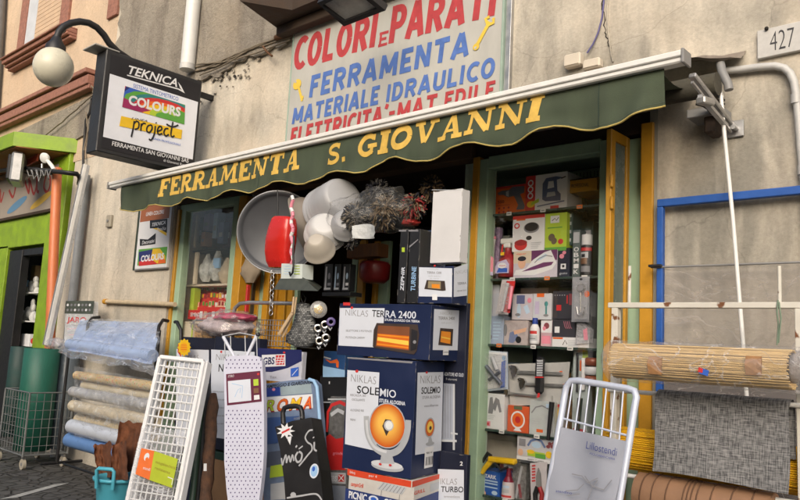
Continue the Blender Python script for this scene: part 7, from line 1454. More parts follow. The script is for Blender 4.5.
w = MB(); a, b_ = P(47, 345, -.34), P(86.5, 165, -.14); w.bar(a, b_, .05, .06, mat('aluminium_profile', (.50, .52, .55), .35, .5, var=.15, scale=30), bev=.006); w.bar(a + Vector((.022, -.02, 0)), b_ + Vector((.022, -.02, 0)), .012, .03, M_WHITE); w.bar(a + Vector((-.01, -.034, 0)), b_ + Vector((-.01, -.034, 0)), .012, .006, M_GREY); w.thing('aluminium_profile', 'long pale aluminium profile leaning from the trolley to the wall', 'metal profile')
w = MB(); blob(w, 48, 62, 338, 349, -.3, .06, film('trolley_bag', (.55, .55, .6), .5, .12, .2, .8, 20), 2); w.thing('crumpled_clear_bag', 'crumpled clear bag on top of the emerald green roll', 'bag')

# ================================================================== HANGING GOODS IN THE DOORWAY
HG = 'goods hanging in the shop doorway'
def toward(x, y, Y, off=(0, 0, 0)):
    q = P(x, y, Y); d = (CAM - q).normalized(); return q, (d + Vector(off)).normalized()
q, d = toward(279, 232, -.38, (-.25, .0, .0)); k = mpp(279, 232, -.38)
dk = thing('grey_round_tray', 'large round grey tray hanging at the upper left of the doorway', 'tray', q, HG)
w = MB(); R_ = 41 * k; M_TRAY = mat('grey_enamel', (.095, .10, .11), .4, .1, var=.12, scale=5); w.lathe(q, d, [(0, .0), (R_ * .86, .0), (R_ * .90, .012), (R_ * .95, .03), (R_, .032), (R_ * 1.01, .026), (R_ * .96, .02), (R_ * .9, -.008), (0, -.01)], M_TRAY, 64); w.build('dish', dk)
w = MB(); w.tube([(q - d * -.034 + (Vector((0, 0, 1)) - d * d.z).normalized() * 0)], .01, M_LGINK) if False else w.lathe(q, d, [(R_ * .985, .031), (R_ * 1.0, .036), (R_ * 1.013, .031)], mat('pale_rim', (.42, .43, .45), .3, .4), 64); w.build('rim', dk)
# red plastic holder
rh = thing('red_plastic_holder', 'glossy red tapered plastic holder hanging in front of the round grey tray', 'holder', P(280, 268, -.62), HG)
w = MB(); rowsR = [(217, 276.5, 291.5, .035), (219, 275, 293, .045), (228, 272.5, 293, .055), (240, 270, 292, .06), (252, 268.6, 290.5, .055), (262, 269, 289.5, .045), (267.5, 270.5, 287, .03)]
def rf(u, v):
    i = min(len(rowsR) - 2, int(v * (len(rowsR) - 1))); t_ = v * (len(rowsR) - 1) - i; A, B = rowsR[i], rowsR[i + 1]; y, x0, x1, dp = [A[j] * (1 - t_) + B[j] * t_ for j in range(4)]
    a = u * 2 * math.pi; e = lambda c: math.copysign(abs(c) ** .6, c); xc_, hw_ = (x0 + x1) / 2, (x1 - x0) / 2; q = P(xc_ + e(math.cos(a)) * hw_, y, -.62); return (q.x, q.y + e(math.sin(a)) * dp, q.z)
w.grid(rf, 36, 24, mat('glossy_red_plastic', (.52, .02, .015), .22, var=.05)); w.add([rf(i / 36, 0) for i in range(36)], [tuple(range(36))], mat('glossy_red_plastic', (0, 0, 0))); w.add([rf(i / 36, 1) for i in range(36)], [tuple(range(36))], mat('glossy_red_plastic', (0, 0, 0))); w.build('shell', rh)
w = MB(); w.tube([P(277.5, 190, -.62), P(278, 205, -.62), P(277.5, 218, -.62)], .004, M_BLACK, 6); w.build('cord', rh)
# basins
def basin(x, y, Y, rpx, off, hgt, m, nm, lb_, rims=1, base=.68):
    q, _ = toward(x, y, Y); ax = Vector(off).normalized(); k = mpp(x, y, Y); R_ = rpx * k; t = thing(nm, lb_, 'basin', q, HG)
    for i in range(rims):
        w = MB(); s_ = 1 + .05 * i; o = q + ax * (.035 * i); w.lathe(o, -ax, [(R_ * s_ * 1.06, .0), (R_ * s_ * 1.08, .008), (R_ * s_ * 1.0, .012), (R_ * s_ * .96, hgt * .45), (R_ * s_ * (base + .1), hgt * .85), (R_ * s_ * base, hgt * .97), (R_ * s_ * (base - .1), hgt), (0, hgt)], m, 48)
        w.lathe(o, -ax, [(R_ * s_ * 1.06, .0), (R_ * s_ * .94, .004), (R_ * s_ * .9, hgt * .5), (R_ * s_ * base * .95, hgt * .93), (0, hgt * .95)], m, 48); w.build('basin', t)
    return t
M_BAS = mat('milky_white_plastic', (.34, .345, .36), .4, var=.06); M_BASC = mat('ivory_plastic', (.44, .40, .34), .4, var=.06)
basin(333, 208, -.40, 24, (-.85, .35, -.30), .17, M_BAS, 'white_basin', 'nest of large white plastic basins hanging on their side under the awning', 3, .74)
basin(325, 232, -.50, 19, (-.62, .62, -.42), .09, mat('bright_white_plastic', (.52, .52, .52), .4, var=.06), 'white_dish', 'white rounded dish overlapping the lower half of the large basins', 2, .6)
basin(348, 226, -.46, 17, (-.50, .70, -.30), .08, M_BAS, 'white_dish', 'greyish white dish at the right of the basins beside the grey mop head', 1, .62)
basin(300, 228, -.40, 30, (-.8, -.6, -.4), .16, mat('grey_beige_plastic', (.22, .19, .16), .5), 'beige_basin', 'shallow grey beige basin hanging behind the white ones')
basin(320, 252, -.60, 15, (-.45, .75, -.55), .11, M_BASC, 'ivory_bowl', 'small ivory bowl hanging below the large white basins', 1, .5)
# hopper with white label
hp = thing('galvanised_feeder', 'galvanised hopper feeder with white label hanging under the beige basin', 'feeder', P(294, 290, -.62), HG)
w = MB(); tp = [P(281, 277, -.66), P(302.5, 277, -.66), P(306, 275.5, -.56), P(286, 275.5, -.56)]; bt2 = [P(273.5, 289.5, -.70), P(318, 291, -.70), P(322, 287, -.5), P(280, 285, -.5)]
w.add(tp + bt2, [(0, 4, 5, 1), (1, 5, 6, 2), (2, 6, 7, 3), (3, 7, 4, 0), (0, 1, 2, 3), (7, 6, 5, 4)], mat('dull_zinc', (.10, .11, .09), .45, .5, var=.3, scale=20)); w.build('hopper', hp)
w = MB(); w.slab([P(x, y, -.665) for x, y in ((281, 278.5), (302, 278.5), (302.5, 264), (281.5, 263.5))], .08, mat('white_label_box', (.60, .66, .64), .5), n=Vector((0, -1, 0))); k2 = plY(-.666); [w.ribpx(k2, [(284, 266 + 2.6 * i), (291, 266 + 2.6 * i)], .004, M_SKYP) for i in range(4)]; [w.ribpx(k2, [(294, 266 + 2.6 * i), (300, 266 + 2.6 * i)], .004, M_LGREEN) for i in range(4)]; w.build('label', hp)
w = MB(); w.tube([P(294, 236, -.68), P(293, 255, -.69), P(293.5, 266, -.69), P(292.5, 273, -.69), P(290.5, 275.5, -.69), P(289.5, 272, -.69)], .006, M_BLACK, 8); w.build('hook', hp)
# red / white twisted cord and chain
w = MB(); [w.tube([P(292 + math.sin(k * 1.7) * 1.2, 196 + k * 4, -.66), P(292 + math.sin((k + 1) * 1.7) * 1.2, 200 + k * 4, -.66)], .010, M_PINK if k % 3 else M_WHITE, 8) for k in range(17)]; w.thing('pink_twisted_cord', 'pink and white twisted cord hanging beside the red plastic holder', 'cord', HG)
ch = thing('light_chain', 'light steel chain hanging below the red plastic holder', 'chain', P(271, 314, -.64), HG); w = MB()
for k in range(9):
    a = P(272.6 - k * .2, 270 + k * 5, -.64); b_ = P(272.4 - k * .2, 275.5 + k * 5, -.64); c = (a + b_) / 2; hx, hz = (.010, abs(a.z - b_.z) / 2)
    w.tube([c + Vector((math.cos(t) * (hx if k % 2 else .003), math.cos(t) * (.003 if k % 2 else hx), math.sin(t) * hz)) for t in [i / 10 * 2 * math.pi for i in range(11)]], .003, mat('steel_links', (.5, .5, .5), .3, .8), 6, cap=False)
w.build('links', ch)
# patterned oven mitt with wooden spatulas
om = thing('patterned_oven_mitt', 'grey and black patterned oven mitt hanging below the galvanised feeder', 'oven mitt', P(302, 346, -.6), HG)
M_MITT = mat('mitt_pattern', (.26, .27, .27), .85); N, L, b = nodes_of(M_MITT); tc = N.new('ShaderNodeTexCoord'); bw = N.new('ShaderNodeTexBrick'); bw.inputs['Scale'].default_value = 26; bw.inputs['Mortar Size'].default_value = .035; bw.inputs['Color1'].default_value = (.32, .33, .33, 1); bw.inputs['Color2'].default_value = (.07, .075, .08, 1); bw.inputs['Mortar'].default_value = (.02, .02, .02, 1)
mp = N.new('ShaderNodeMapping'); mp.inputs['Rotation'].default_value = (R(90), 0, R(0)); L.new(tc.outputs['Object'], mp.inputs[0]); L.new(mp.outputs[0], bw.inputs['Vector']); L.new(bw.outputs['Color'], b.inputs['Base Color'])
mo = [(300, 302), (309, 304), (312, 316), (316, 332), (315, 340), (310, 347), (298, 348), (287.5, 343), (288, 336), (293, 330), (297, 318)]
w = MB(); c0 = P(302, 326, -.6); n_ = len(mo)
def ring(s_, dy): return [P(302 + (x - 302) * s_, 328 + (y - 328) * s_, -.6) + Vector((0, dy, 0)) for x, y in mo]
rg = [ring(.7, -.03), ring(.93, -.022), ring(1, 0), ring(.93, .022)]; vs = sum(rg, []); w.add(vs, [(i + n_ * k, (i + 1) % n_ + n_ * k, (i + 1) % n_ + n_ * (k + 1), i + n_ * (k + 1)) for k in range(3) for i in range(n_)] + [tuple(range(n_))[::-1], tuple(range(3 * n_, 4 * n_))], M_MITT, True); w.build('mitt', om)
w = MB(); w.tube([P(303, 303, -.6), P(301, 298, -.6), P(303, 293, -.6), P(306, 298, -.6), P(304.5, 303, -.6)], .004, M_BLACK, 6); w.build('loop', om)
M_SPOON = mat('pale_wood', (.55, .40, .24), .7, var=.2, stretch=(4, 4, 1))
for i, (x0, y0, x1, y1, lb_) in enumerate(((294.5, 311, 282, 337, 'right hand pale wooden spatula hanging before the oven mitt'), (292, 313, 278.5, 335, 'left hand pale wooden spatula hanging before the oven mitt'))):
    w = MB(); a, b_ = P(x0, y0, -.66 - .02 * i), P(x1, y1, -.67 - .02 * i); w.bar(a, b_, .022, .008, M_SPOON, up=(0, 1, 0), bev=.003); w.tube([P(x0 + 2, 297, -.66), a], .006, M_SPOON, 8); w.thing('wooden_spatula', lb_, 'spatula', HG)
# round packs and whisks
eg = thing('clear_round_pack', 'round clear pack with yellow yolk coloured centre hanging right of the oven mitt', 'pack', P(318, 318, -.62), HG); q, d = toward(318.5, 309.5, -.62); k = mpp(318, 310, -.62)
w = MB(); w.lathe(q, d, [(8.2 * k, 0), (7.4 * k, .012), (4 * k, .02), (0, .022)], film('pack_dome', (.75, .75, .72), .45, .14, .1, .6, 30), 24); w.build('dome', eg); w = MB(); w.lathe(q + d * .002, d, [(4.6 * k, 0), (3.8 * k, .01), (0, .014)], M_YELLOW, 20); w.build('yellow_centre', eg); w = MB(); w.lathe(q - d * .003, d, [(8.6 * k, 0), (0, .001)], M_GREY, 24); w.build('backing', eg)
for i, (x, y, m_) in enumerate(((318, 328.5, M_CHROME), (325, 325, M_CHROME), (331, 322, mat('violet_plastic', (.12, .09, .25), .4)), (319.5, 341, M_CHROME), (326, 338, M_CHROME))):
    q, d = toward(x, y, -.6); k = mpp(x, y, -.6); w = MB(); w.lathe(q, d, [(2.0 * k, 0), (4.4 * k, .004), (4.8 * k, .010), (4.0 * k, .016), (2.2 * k, .012)], m_, 20); w.tube([q + Vector((.01, 0, -.03)), q + Vector((0, 0, -.045)), q + Vector((-.015, 0, -.03))], .004, M_LGINK, 6)
    w.thing('door_knob_pack', ['chrome cup knob upper left of the five beside the oven mitt', 'chrome cup knob in the middle of the upper row of five', 'violet cup knob at the upper right of the five', 'chrome cup knob lower left of the five', 'chrome cup knob lower right of the five'][i], 'knob', HG)
# curved chrome trolley handle
w = MB(); w.tube([P(232.5, 340, -.5), P(233, 316, -.5), P(235, 308, -.5), P(240, 303.5, -.5), P(250, 302.5, -.5), P(296, 303.5, -.42)], .012, M_METAL, 10); w.thing('bent_metal_handle', 'bent grey metal handle bar crossing the doorway boards at mid height', 'handle bar', HG)
# cloth bag on the boards
w = MB(); puff(w, 250, 283, 248, 17, .02, mat('linen_cloth', (.33, .27, .20), .9, bump=.3), 4); w.thing('linen_bag', 'beige linen bag hanging on the ochre boards under the grey tray', 'bag', HG)
w = MB(); q0 = P(247, 310, .02); w.box(q0.x - .008, q0.x + .01, .0, .03, q0.z - .02, P(247, 285, .02).z, M_REDP, .003); w.thing('red_rod', 'short red rod hanging below the beige linen bag', 'rod', HG)
# wire basket shelf under the handle
wb = thing('wire_basket', 'dark wire basket with brown goods in front of the ochre boards', 'wire basket', P(272, 345, -.4), HG); w = MB(); xa9, xb9 = P(256, 330, -.45).x, P(287, 330, -.45).x; z9, z8 = P(270, 346, -.45).z, P(270, 320, -.45).z
for k in range(6): z = z9 + (z8 - z9) * k / 5; w.tube([(xa9, -.45, z), (xb9, -.45, z)], .0028, M_METAL, 5)
for k in range(12): x = xa9 + (xb9 - xa9) * k / 11; w.tube([(x, -.45, z9), (x, -.45, z8)], .0022, M_METAL, 5); w.tube([(x, -.45, z9), (x, -.15, z9)], .0022, M_METAL, 5)
w.build('wires', wb)
# packs on small shelf right of the feeder
for i, (x0, x1) in enumerate(((324, 332), (334, 340), (342.5, 349.5))):
    w, p = pb(x0, x1, 264, 291, -.25, .05, mat('black_carton', (0, 0, 0))); fill(w, p, .15, .12, .35, .9, M_LGINK if i != 1 else M_SKYP); fill(w, p, .1, .05, .9, .12, M_LGINK); fdisc(w, p, .65, .55, .15, .12, M_SKYP if i else M_GINK); fill(w, p, .5, .2, .9, .3, M_PAPER if i == 2 else M_GINK)
    w.thing('dark_battery_pack', ['dark pack with pale stripe left of the three under the ivory bowl', 'dark pack with blue stripe in the middle of the three', 'dark pack with white strip right of the three'][i], 'pack', HG)
w, p = pb(322, 350, 292, 296, -.25, .1, M_BLACK); w.thing('small_shelf', 'small black shelf under the three dark packs', 'shelf')
# mop heads, dusters and brushes in film
def bundle(x, y, rpx, Y, m, nm, lb_, n=170, seed=1, ln=1.0, dr=(0, 0, -1), cat='mop head', flat=.7, wd=.004):
    rd = random.Random(seed); q = P(x, y, Y); k = mpp(x, y, Y) * rpx; w = MB(); d0 = Vector(dr)
    for i in range(n):
        th = rd.uniform(0, 2 * math.pi); ph = rd.uniform(-1, 1); v = Vector((math.cos(th) * math.sqrt(1 - ph * ph), math.sin(th) * math.sqrt(1 - ph * ph) * flat, ph)); s = q + v * k * rd.uniform(.1, .5); e = q + v * k * rd.uniform(.8, 1.15) * ln + d0 * k * .25; mid = (s + e) / 2 + Vector((rd.uniform(-1, 1), rd.uniform(-1, 1), rd.uniform(-1, 1))) * k * .2
        w.tube([s, mid, e], [wd, wd * 1.1, wd * .5], m if not isinstance(m, list) else rd.choice(m), 4, cap=False)
    return w.thing(nm, lb_, cat, HG)
MH1 = mat('dark_grey_yarn', (.07, .065, .06), .95, spec=.1); MH2 = mat('brown_bristle', (.13, .09, .055), .9, var=.4, spec=.1); MH3 = mat('black_bristle', (.02, .02, .025), .8, spec=.1); MH4 = mat('pale_bristle', (.19, .16, .12), .9, spec=.1); MH5 = mat('red_bristle', (.24, .03, .03), .8, spec=.1)
bundle(356, 214, 16, -.5, [MH1, MH3, MH4], 'grey_mop_head', 'grey yarn mop head hanging right beside the white basins', 320, 2, wd=.006); bundle(385, 209, 18, -.45, [MH2, MH4, MH2, MH3], 'brown_brush_bundle', 'brown bristle brush bundle hanging in the middle of the doorway top', 380, 3, wd=.006, cat='brush bundle'); bundle(377, 190, 15, -.4, [MH3, MH1], 'black_brush_bundle', 'black brush bundle up under the awning above the brown one', 260, 4, cat='brush bundle', wd=.006)
bundle(413, 204, 15, -.42, [MH5, MH2, MH4, MH3], 'red_brown_brush_bundle', 'red and brown brush bundle hanging left of the plain white carton', 300, 5, cat='brush bundle', wd=.005); bundle(352, 238, 10, -.45, [MH1, MH3], 'small_grey_mop_head', 'small dark mop head below the grey yarn one', 160, 8, wd=.005); bundle(432, 186, 14, -.25, [MH3, MH2], 'dark_brush_bundle', 'dark brush bundle at the upper right behind the plain white carton', 200, 9, cat='brush bundle', wd=.006)
w = MB(); w.grid(lambda a, b: P(352 + 22 * a + 1.5 * noise.noise(Vector((a * 3, b * 3, 1))), 226 + 12 * b - 3 * math.sin(a * 3.1) * (1 - b), -.62) + Vector((0, .03 * math.sin(a * 3), 0)), 10, 6, mat('crumpled_white', (.48, .50, .50), .5, bump=.6)); w.thing('white_paper_band', 'crumpled white paper band around the grey mop heads', 'paper band', HG)
w = MB(); blob(w, 404, 418, 219, 226, -.40, .04, mat('red_net', (.28, .02, .015), .5, var=.5, scale=30), 4); blob(w, 408, 413, 216, 220, -.41, .02, mat('dark_leaf', (.05, .12, .03), .6), 6); w.thing('red_net_bag', 'red net bag with green top below the red and brown brushes', 'net bag', HG)
for i, (x, y, rr) in enumerate(((385, 211, 27), (358, 216, 23))):
    w = MB(); blob(w, x - rr, x + rr, y - rr * .85, y + rr * .8, -.46, .14, film('bundle_film', (.3, .3, .29), .08, .02, .25, .7, 10, .14), i * 4 + 1); w.thing('clear_wrap', ['clear wrapping around the brown brush bundle', 'clear wrapping around the grey yarn mop head'][i], 'wrapping', HG)
w = MB(); w.lathe(P(374, 283, .2), (0, 0, 1), [(0, 0), (.07, .0), (.10, .03), (.105, .12), (.09, .14), (0, .14)], mat('dark_red_pot', (.22, .015, .015), .35), 24); w.thing('dark_red_pot', 'dark red pot in the shadow under the brush bundles', 'pot', HG)
w, p = pb(347, 378, 244, 257, .15, .1, mat('brown_boards', (0, 0, 0))); w.thing('brown_wood_box', 'brown wooden box in the dark doorway above the red pot', 'box', HG)

# ================================================================== RIGHT-HAND ROLL RACK
rk = thing('roll_rack', 'white painted rusty roll rack standing at the right of the shopfront', 'roll rack', P(700, 480, -.55))
M_RW = mat('chipped_white_paint', (.60, .58, .52), .6, var=.1, scale=10); N, L, b = nodes_of(M_RW); tc = N.new('ShaderNodeTexCoord'); n1 = N.new('ShaderNodeTexNoise'); n1.inputs['Scale'].default_value = 14; n1.inputs['Detail'].default_value = 6; L.new(tc.outputs['Object'], n1.inputs['Vector']); r1 = N.new('ShaderNodeMapRange'); r1.inputs[1].default_value = .60; r1.inputs[2].default_value = .64; L.new(n1.outputs['Fac'], r1.inputs[0])
mx = N.new('ShaderNodeMix'); mx.data_type = 'RGBA'; L.new(r1.outputs[0], mx.inputs['Factor']); L.new(b.inputs['Base Color'].links[0].from_socket, mx.inputs['A']); mx.inputs['B'].default_value = (.16, .06, .02, 1); L.new(mx.outputs['Result'], b.inputs['Base Color'])
YK = -.40
a = P(611, 305, YK); b_ = P(800, 306, YK); zR = (a.z + b_.z) / 2; xR0 = P(616, 330, YK).x; xR1 = P(801, 360, YK).x
w = MB(); w.box(xR0 - .03, xR1 + .04, YK - .018, YK + .018, zR - .011, zR + .011, M_RW, .002); w.build('top_rail', rk)
for (x, nm) in ((xR0, 'post'), (xR1, 'post')): w = MB(); w.box(x - .014, x + .014, YK - .017, YK + .017, .0, zR - .0115, M_RW, .002); w.build('post', rk)
for x in (629.5, 779.5): q = P(x, 285, YK + .05); w = MB(); w.tube([(q.x, q.y, zR), (q.x, q.y, P(x, 266, YK + .05).z)], .007, M_RW, 8); w.build('upright_rod', rk)
for (xa9, ya9, xb9, yb9) in ((634, 392.5, 802, 405), (622, 478, 802, 500)): a = P(xa9, ya9, YK - .02); b_ = P(xb9, yb9, YK - .02); z = (a.z + b_.z) / 2; w = MB(); w.tube([(xR0 - .02, YK - .02, z), (xR1 + .03, YK - .02, z)], .009, M_WHITE, 8); w.build('hanging_rod', rk)
w = MB(); w.tube([P(778, 300, YK - .02), P(777, 312, YK - .03), P(778.5, 325, YK - .02), P(777, 345, YK - .03)], .003, mat('green_string', (.16, .22, .16), .8), 5); w.tube([P(779, 302, YK - .02), P(781, 318, YK - .03), P(778.5, 343, YK - .02)], .003, mat('green_string', (0, 0, 0)), 5); w.build('string', rk)
RR = 'rolls on the right roll rack'
def ribmat(name, rgb, rgb2, ring_ax=False, sc=90.):
    m = mat(name, rgb, .5, var=.10, scale=30); N, L, b = nodes_of(m); tc = N.new('ShaderNodeTexCoord')
    return m
def ribbed(name, label, x0, y0, x1, y1, rpx, Y, m, m2, nr, group):
    a = P(x0, y0, Y); b = P(x1, y1, Y); z = (a.z + b.z) / 2; r_ = rpx * mpp((x0 + x1) / 2, (y0 + y1) / 2, Y); t = thing(name, label, 'roll', ((a.x + b.x) / 2, Y, z - r_), group); w = MB(); w2 = MB()
    for k in range(nr):
        th = 2 * math.pi * k / nr; rr = r_ * (1 + .02 * math.sin(k * 2.7)); c = (Y + math.cos(th) * rr, z + math.sin(th) * rr); ww = math.pi * r_ / nr * .98; w.tube([(a.x + .004 * math.sin(k * 4.1), *c), ((a.x + b.x) / 2, c[0] + .0015 * math.sin(k * 3.3), c[1] + .0015 * math.sin(k * 1.9)), (b.x + .004 * math.sin(k * 2.3), *c)], ww, m if k % 5 else m2, 6)
    w.build('slat_sheet', t); w = MB(); w.tube([(a.x + .03, Y, z), (b.x - .03, Y, z)], r_ * .94, m2, 20); w.build('core', t); return t, Vector((a.x, Y, z)), Vector((b.x, Y, z)), r_
M_BAM = mat('pale_bamboo', (.60, .42, .18), .5, var=.22, scale=30, stretch=(.6, 6, 6)); M_BAM2 = mat('darker_bamboo', (.50, .34, .14), .5, var=.22, scale=30)
bb_, a, b_, r_ = ribbed('bamboo_blind_roll', 'rolled bamboo blind wrapped in clear film on top of the right rack', 616, 363, 793, 367, 17.8, -.58, M_BAM, M_BAM2, 78, RR)
M_FR = film('roll_film', (.82, .82, .84), .12, .06, .12, .9, 8, .28)
w = MB(); w.grid(lambda u, v: (a.x - .02 + (b_.x - a.x + .04) * u, a.y + math.cos(v * 6.2832) * r_ * (1.20 + .07 * noise.noise(Vector((u * 14, math.cos(v * 6.28) * 2, math.sin(v * 6.28) * 2)))), a.z + math.sin(v * 6.2832) * r_ * (1.22 + .08 * noise.noise(Vector((u * 14 + 5, math.cos(v * 6.28) * 2, math.sin(v * 6.28) * 2))))), 110, 34, M_FR)
for e, s_ in ((a, -1), (b_, 1)): w.lathe(e + Vector((s_ * .02, 0, 0)), (s_, 0, 0), [(r_ * 1.2, 0), (r_ * .9, .015), (r_ * .3, .01), (0, .03)], M_FR, 26)
w.build('clear_film', bb_)
kp = Pl((0, -.58 - r_ * 1.06, 0), (1, 0, 0), (0, 0, 1)); w = MB()
for x in (655.5, 754):
    c = P(x, 365, -.58 - r_ * 1.01); w.slab([c + Vector((dx, dy, dz)) for dx, dy, dz in ((-.026, -.002, -.034), (.024, -.002, -.034), (.027, -.012, .0), (.026, -.005, .030), (-.024, -.005, .030), (-.027, -.012, 0))], .003, mat('brown_sticker', (.33, .17, .07), .7, var=.25, scale=40)); w.build('brown_patch', bb_); w = MB()
w = MB(); c = P(705, 372, -.58 - r_); w.slab([c + Vector((dx, -.013, dz)) for dx, dz in ((-.016, -.006), (.014, -.014), (.018, .006), (-.012, .014))], .002, M_BLUE, n=Vector((0, -1, 0))); w.slab([c + Vector((dx, -.014, dz)) for dx, dz in ((-.020, .0), (-.004, -.004), (-.002, .010), (-.016, .016))], .002, M_REDP, n=Vector((0, -1, 0))); w.build('small_sticker', bb_)
M_YR = mat('yellow_slats', (.72, .40, .008), .4, var=.12, scale=12); M_YR2 = mat('deep_yellow_slats', (.55, .28, .005), .45)
ribbed('yellow_slat_roll', 'bright yellow slatted roll behind the woven grey drape', 613, 449, 812, 469, 21, -.30, M_YR, M_YR2, 64, RR)
br, a, b_, r_ = roll('brown_paper_roll', 'light brown roll tied with string at the bottom of the right rack', 'roll', 640, 497, 775, 513, 22, -.42, mat('brown_wrap_paper', (.27, .15, .085), .7, var=.12, bump=.2), RR)
w = MB()
for u in (.07, .16, .27, .40, .43, .46, .50, .60, .74, .88): x = a.x + (b_.x - a.x) * u; w.tube([(x + .004 * math.sin(t), -.42 + math.cos(t) * r_ * 1.02, a.z + math.sin(t) * r_ * 1.02) for t in [i / 24 * 6.2832 for i in range(25)]], .0028, mat('brown_string', (.13, .07, .04), .9), 5, cap=False)
w.build('string', br)
roll('clear_end_roll', 'clear wrapped roll end at the right edge beside the bamboo blind', 'roll', 794, 366, 830, 370, 17, -.52, mat('grey_film_wrap', (.26, .24, .24), .3, var=.4, bump=.6), RR)
# woven drape over the rod
dr = thing('woven_grey_drape', 'grey woven fabric sheet draped over the rod of the right rack', 'fabric sheet', P(722, 490, -.45), RR)
M_WOV = mat('grey_woven_fabric', (.19, .19, .19), .8, var=.1); N, L, b = nodes_of(M_WOV); tc = N.new('ShaderNodeTexCoord')
outs = []
for ax_, sc_ in (((1, 1, 220), 'h'), ((220, 220, 1), 'v')):
    mp = N.new('ShaderNodeMapping'); mp.inputs['Scale'].default_value = (ax_[0] * 1.6, ax_[1] * .4, ax_[2]) if sc_ == 'h' else (ax_[0], .4, 4); L.new(tc.outputs['Object'], mp.inputs[0]); n1 = N.new('ShaderNodeTexNoise'); n1.inputs['Scale'].default_value = 1.0; n1.inputs['Detail'].default_value = 3
    mp.inputs['Scale'].default_value = (26, .3, 230) if sc_ == 'h' else (230, .3, 26); L.new(mp.outputs[0], n1.inputs['Vector']); outs.append(n1)
ad = N.new('ShaderNodeMath'); ad.operation = 'ADD'; L.new(outs[0].outputs['Fac'], ad.inputs[0]); L.new(outs[1].outputs['Fac'], ad.inputs[1]); cr = N.new('ShaderNodeValToRGB'); e = cr.color_ramp.elements; e[0].position = .40; e[0].color = (.055, .056, .06, 1); e[1].position = .60; e[1].color = (.26, .26, .262, 1); e2 = cr.color_ramp.elements.new(.50); e2.color = (.155, .156, .16, 1)
hf = N.new('ShaderNodeMath'); hf.operation = 'MULTIPLY'; hf.inputs[1].default_value = .5; L.new(ad.outputs[0], hf.inputs[0]); L.new(hf.outputs[0], cr.inputs[0]); L.new(cr.outputs[0], b.inputs['Base Color']); bp = N.new('ShaderNodeBump'); bp.inputs['Strength'].default_value = .5; bp.inputs['Distance'].default_value = .004; L.new(hf.outputs[0], bp.inputs['Height']); L.new(bp.outputs[0], b.inputs['Normal'])
YD = YK - .05; x0d, x1d = P(657, 430, YD).x, P(791.5, 440, YD).x; ztd = P(724, 395, YD).z; zbd = P(724, 480.5, YD).z
def dp(u, v):
    x = x0d + (x1d - x0d) * u; 
    if v < .86: t_ = v / .86; return (x + .004 * math.sin(t_ * 5), YD - .03 * (1 - t_) * 1.2 + .006 * math.sin(u * 9 + 1) * (1 - t_) - .01, zbd + (ztd - .02 - zbd) * t_ + .006 * math.sin(u * 5) * (1 - t_))
    t_ = (v - .86) / .14; an = t_ * math.pi; return (x, YD - .01 + .03 * (1 - math.cos(an)) , ztd - .02 + .02 * math.sin(an) * 1.1)
w = MB(); w.grid(dp, 60, 60, M_WOV); w.grid(lambda u, v: (x0d + (x1d - x0d) * u, YD + .055, zbd + .1 + (ztd - .02 - zbd - .1) * v), 10, 10, M_WOV); w.build('fabric', dr)
# blue steel frame with sheet behind the rack
bf = thing('blue_steel_frame', 'blue painted steel frame fixed to the wall behind the right rack', 'steel frame', P(700, 330, -.05))
xa9 = P(656.5, 240, -.06).x; xb9 = P(662.5, 240, -.06).x; zt9 = P(730, 200.2, -.06).z; zb9 = P(730, 192.2, -.06).z
w = MB(); w.box(xa9, 1.2, -.06, -.03, zt9, zb9, M_BLUEP, .003); w.build('top_bar', bf); w = MB(); w.box(xa9, xb9, -.061, -.031, 0, zt9 - .001, M_BLUEP, .003); w.build('left_bar', bf); w = MB(); w.box(1.165, 1.2, -.061, -.031, 0, zt9 - .001, M_BLUEP, .003); w.build('right_bar', bf)
w = MB(); zl9 = P(730, 265, -.05).z; w.tube([(P(652, 265, -.05).x, -.06, zl9), (1.19, -.06, zl9)], .005, M_GREY, 6); q = P(651, 266, -.07); w.box(q.x - .01, q.x + .05, -.08, -.06, q.z - .006, q.z + .006, M_BLACK, .002); w.build('wire', bf)
ps_ = thing('hanging_plastic_sheet', 'translucent grey plastic sheet hanging from the wire inside the blue frame', 'plastic sheet', (0, -.05, 0))
w = MB(); w.grid(lambda u, v: (P(664, 300, -.05).x + (1.15 - P(664, 300, -.05).x) * u, -.045 + .008 * noise.noise(Vector((u * 9, v * 5, 3))) + .004 * math.sin(u * 40), v * zl9), 90, 40, film('dusty_sheet', (.40, .37, .35), .42, .05, .25, .5, 5.)); w.build('sheet', ps_)
w = MB(); w.box(P(664, 400, -.02).x, 1.1, -.03, -.004, 0, P(725, 352, -.02).z, mat('dark_backing_board', (.045, .038, .045), .8, var=.3), .002); w.thing('dark_backing_board', 'dark board against the wall behind the rolls of the right rack', 'board')

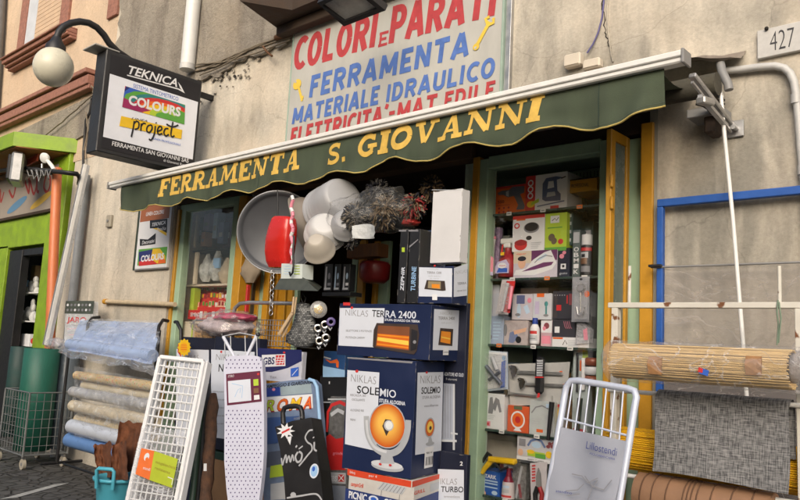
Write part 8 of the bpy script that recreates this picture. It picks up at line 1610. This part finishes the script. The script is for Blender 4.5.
# ================================================================== SILVER DRYING RACK WITH SHEET (front)
pl = lean(592, 440, -.80, 12, -4)
sr = thing('silver_drying_rack', 'folded silver white wire drying rack with grey Lillostendi sheet leaning before the window', 'drying rack', pl.at(585, 520))
M_SIL = mat('pale_silver_coat', (.55, .60, .72), .35, .2, var=.06)
out = [(540, 545), (547, 500), (556, 448), (564.5, 396), (566.5, 386.5), (571, 380.8), (578, 380.5), (600, 384), (628, 388.6), (634.5, 391), (636.5, 397), (634.5, 408), (628, 450), (619.5, 500), (612, 545)]
for h, nm in ((0, 'front_frame'), (-.05, 'rear_frame')):
    w = MB(); pq = pl.lift(h); w.tube([pq.at(*p) for p in out], .0125 if h == 0 else .010, M_SIL, 12); w.build(nm, sr)
w = MB()
for h in (0, -.05):
    pq = pl.lift(h)
    for k in range(7): a, b_ = (573 + 8.4 * k, 381.5 + 1.25 * k), (566.5 + 8.8 * k, 425 + 2.3 * k); w.tube([pq.at(*a), pq.at(a[0] + (b_[0] - a[0]) * 2.6, a[1] + (b_[1] - a[1]) * 2.6)], .0032, M_SIL, 6)
    w.tube([pq.at(563, 418.5), pq.at(629, 436)], .0045, M_SIL, 6)
w.build('wires', sr)
M_SHT = mat('grey_paper_sheet', (.30, .32, .38), .5, var=.06, scale=6, bump=.15, bscale=10)
pq = pl.lift(.016); w = MB()
cA, cB, cC, cD = (561, 427), (626, 441), (608, 545), (541, 535)
w.grid(lambda u, v: pq.at(cA[0] * (1 - u) * v + cB[0] * u * v + cD[0] * (1 - u) * (1 - v) + cC[0] * u * (1 - v) + .8 * math.sin(v * 22) * (1 if u < .02 else 0), cA[1] * (1 - u) * v + cB[1] * u * v + cD[1] * (1 - u) * (1 - v) + cC[1] * u * (1 - v)) + pl.n * .006 * math.sin(u * 8 + v * 3) , 20, 20, M_SHT); sh = w.build('printed_sheet', sr)
pq = pl.lift(.034); w = MB(); NV = mat('navy_sheet_ink', (.02, .03, .20), .5); w.text(pq, 'Lillostendi', (586, 448.5), (616.5, 456), 7.5, NV, bold=-.008); w.text(pq, 'ASCIUGABIANCHERIA', (589.5, 454.3), (615, 460.4), 2.2, NV)
for pts in ([(572, 474), (582, 476), (588, 483), (598, 478)], [(584, 484), (578, 490), (566, 491)], [(598, 480), (592, 488), (588, 500)], [(585, 476), (592, 486), (604, 490), (612, 480)], [(568, 496), (580, 494)]): w.ribpx(pq, pts, .0035, M_GINK)
w.text(pq, 'stendino', (556, 492), (572, 494.5), 2.6, NV); w.build('lettering', sr)
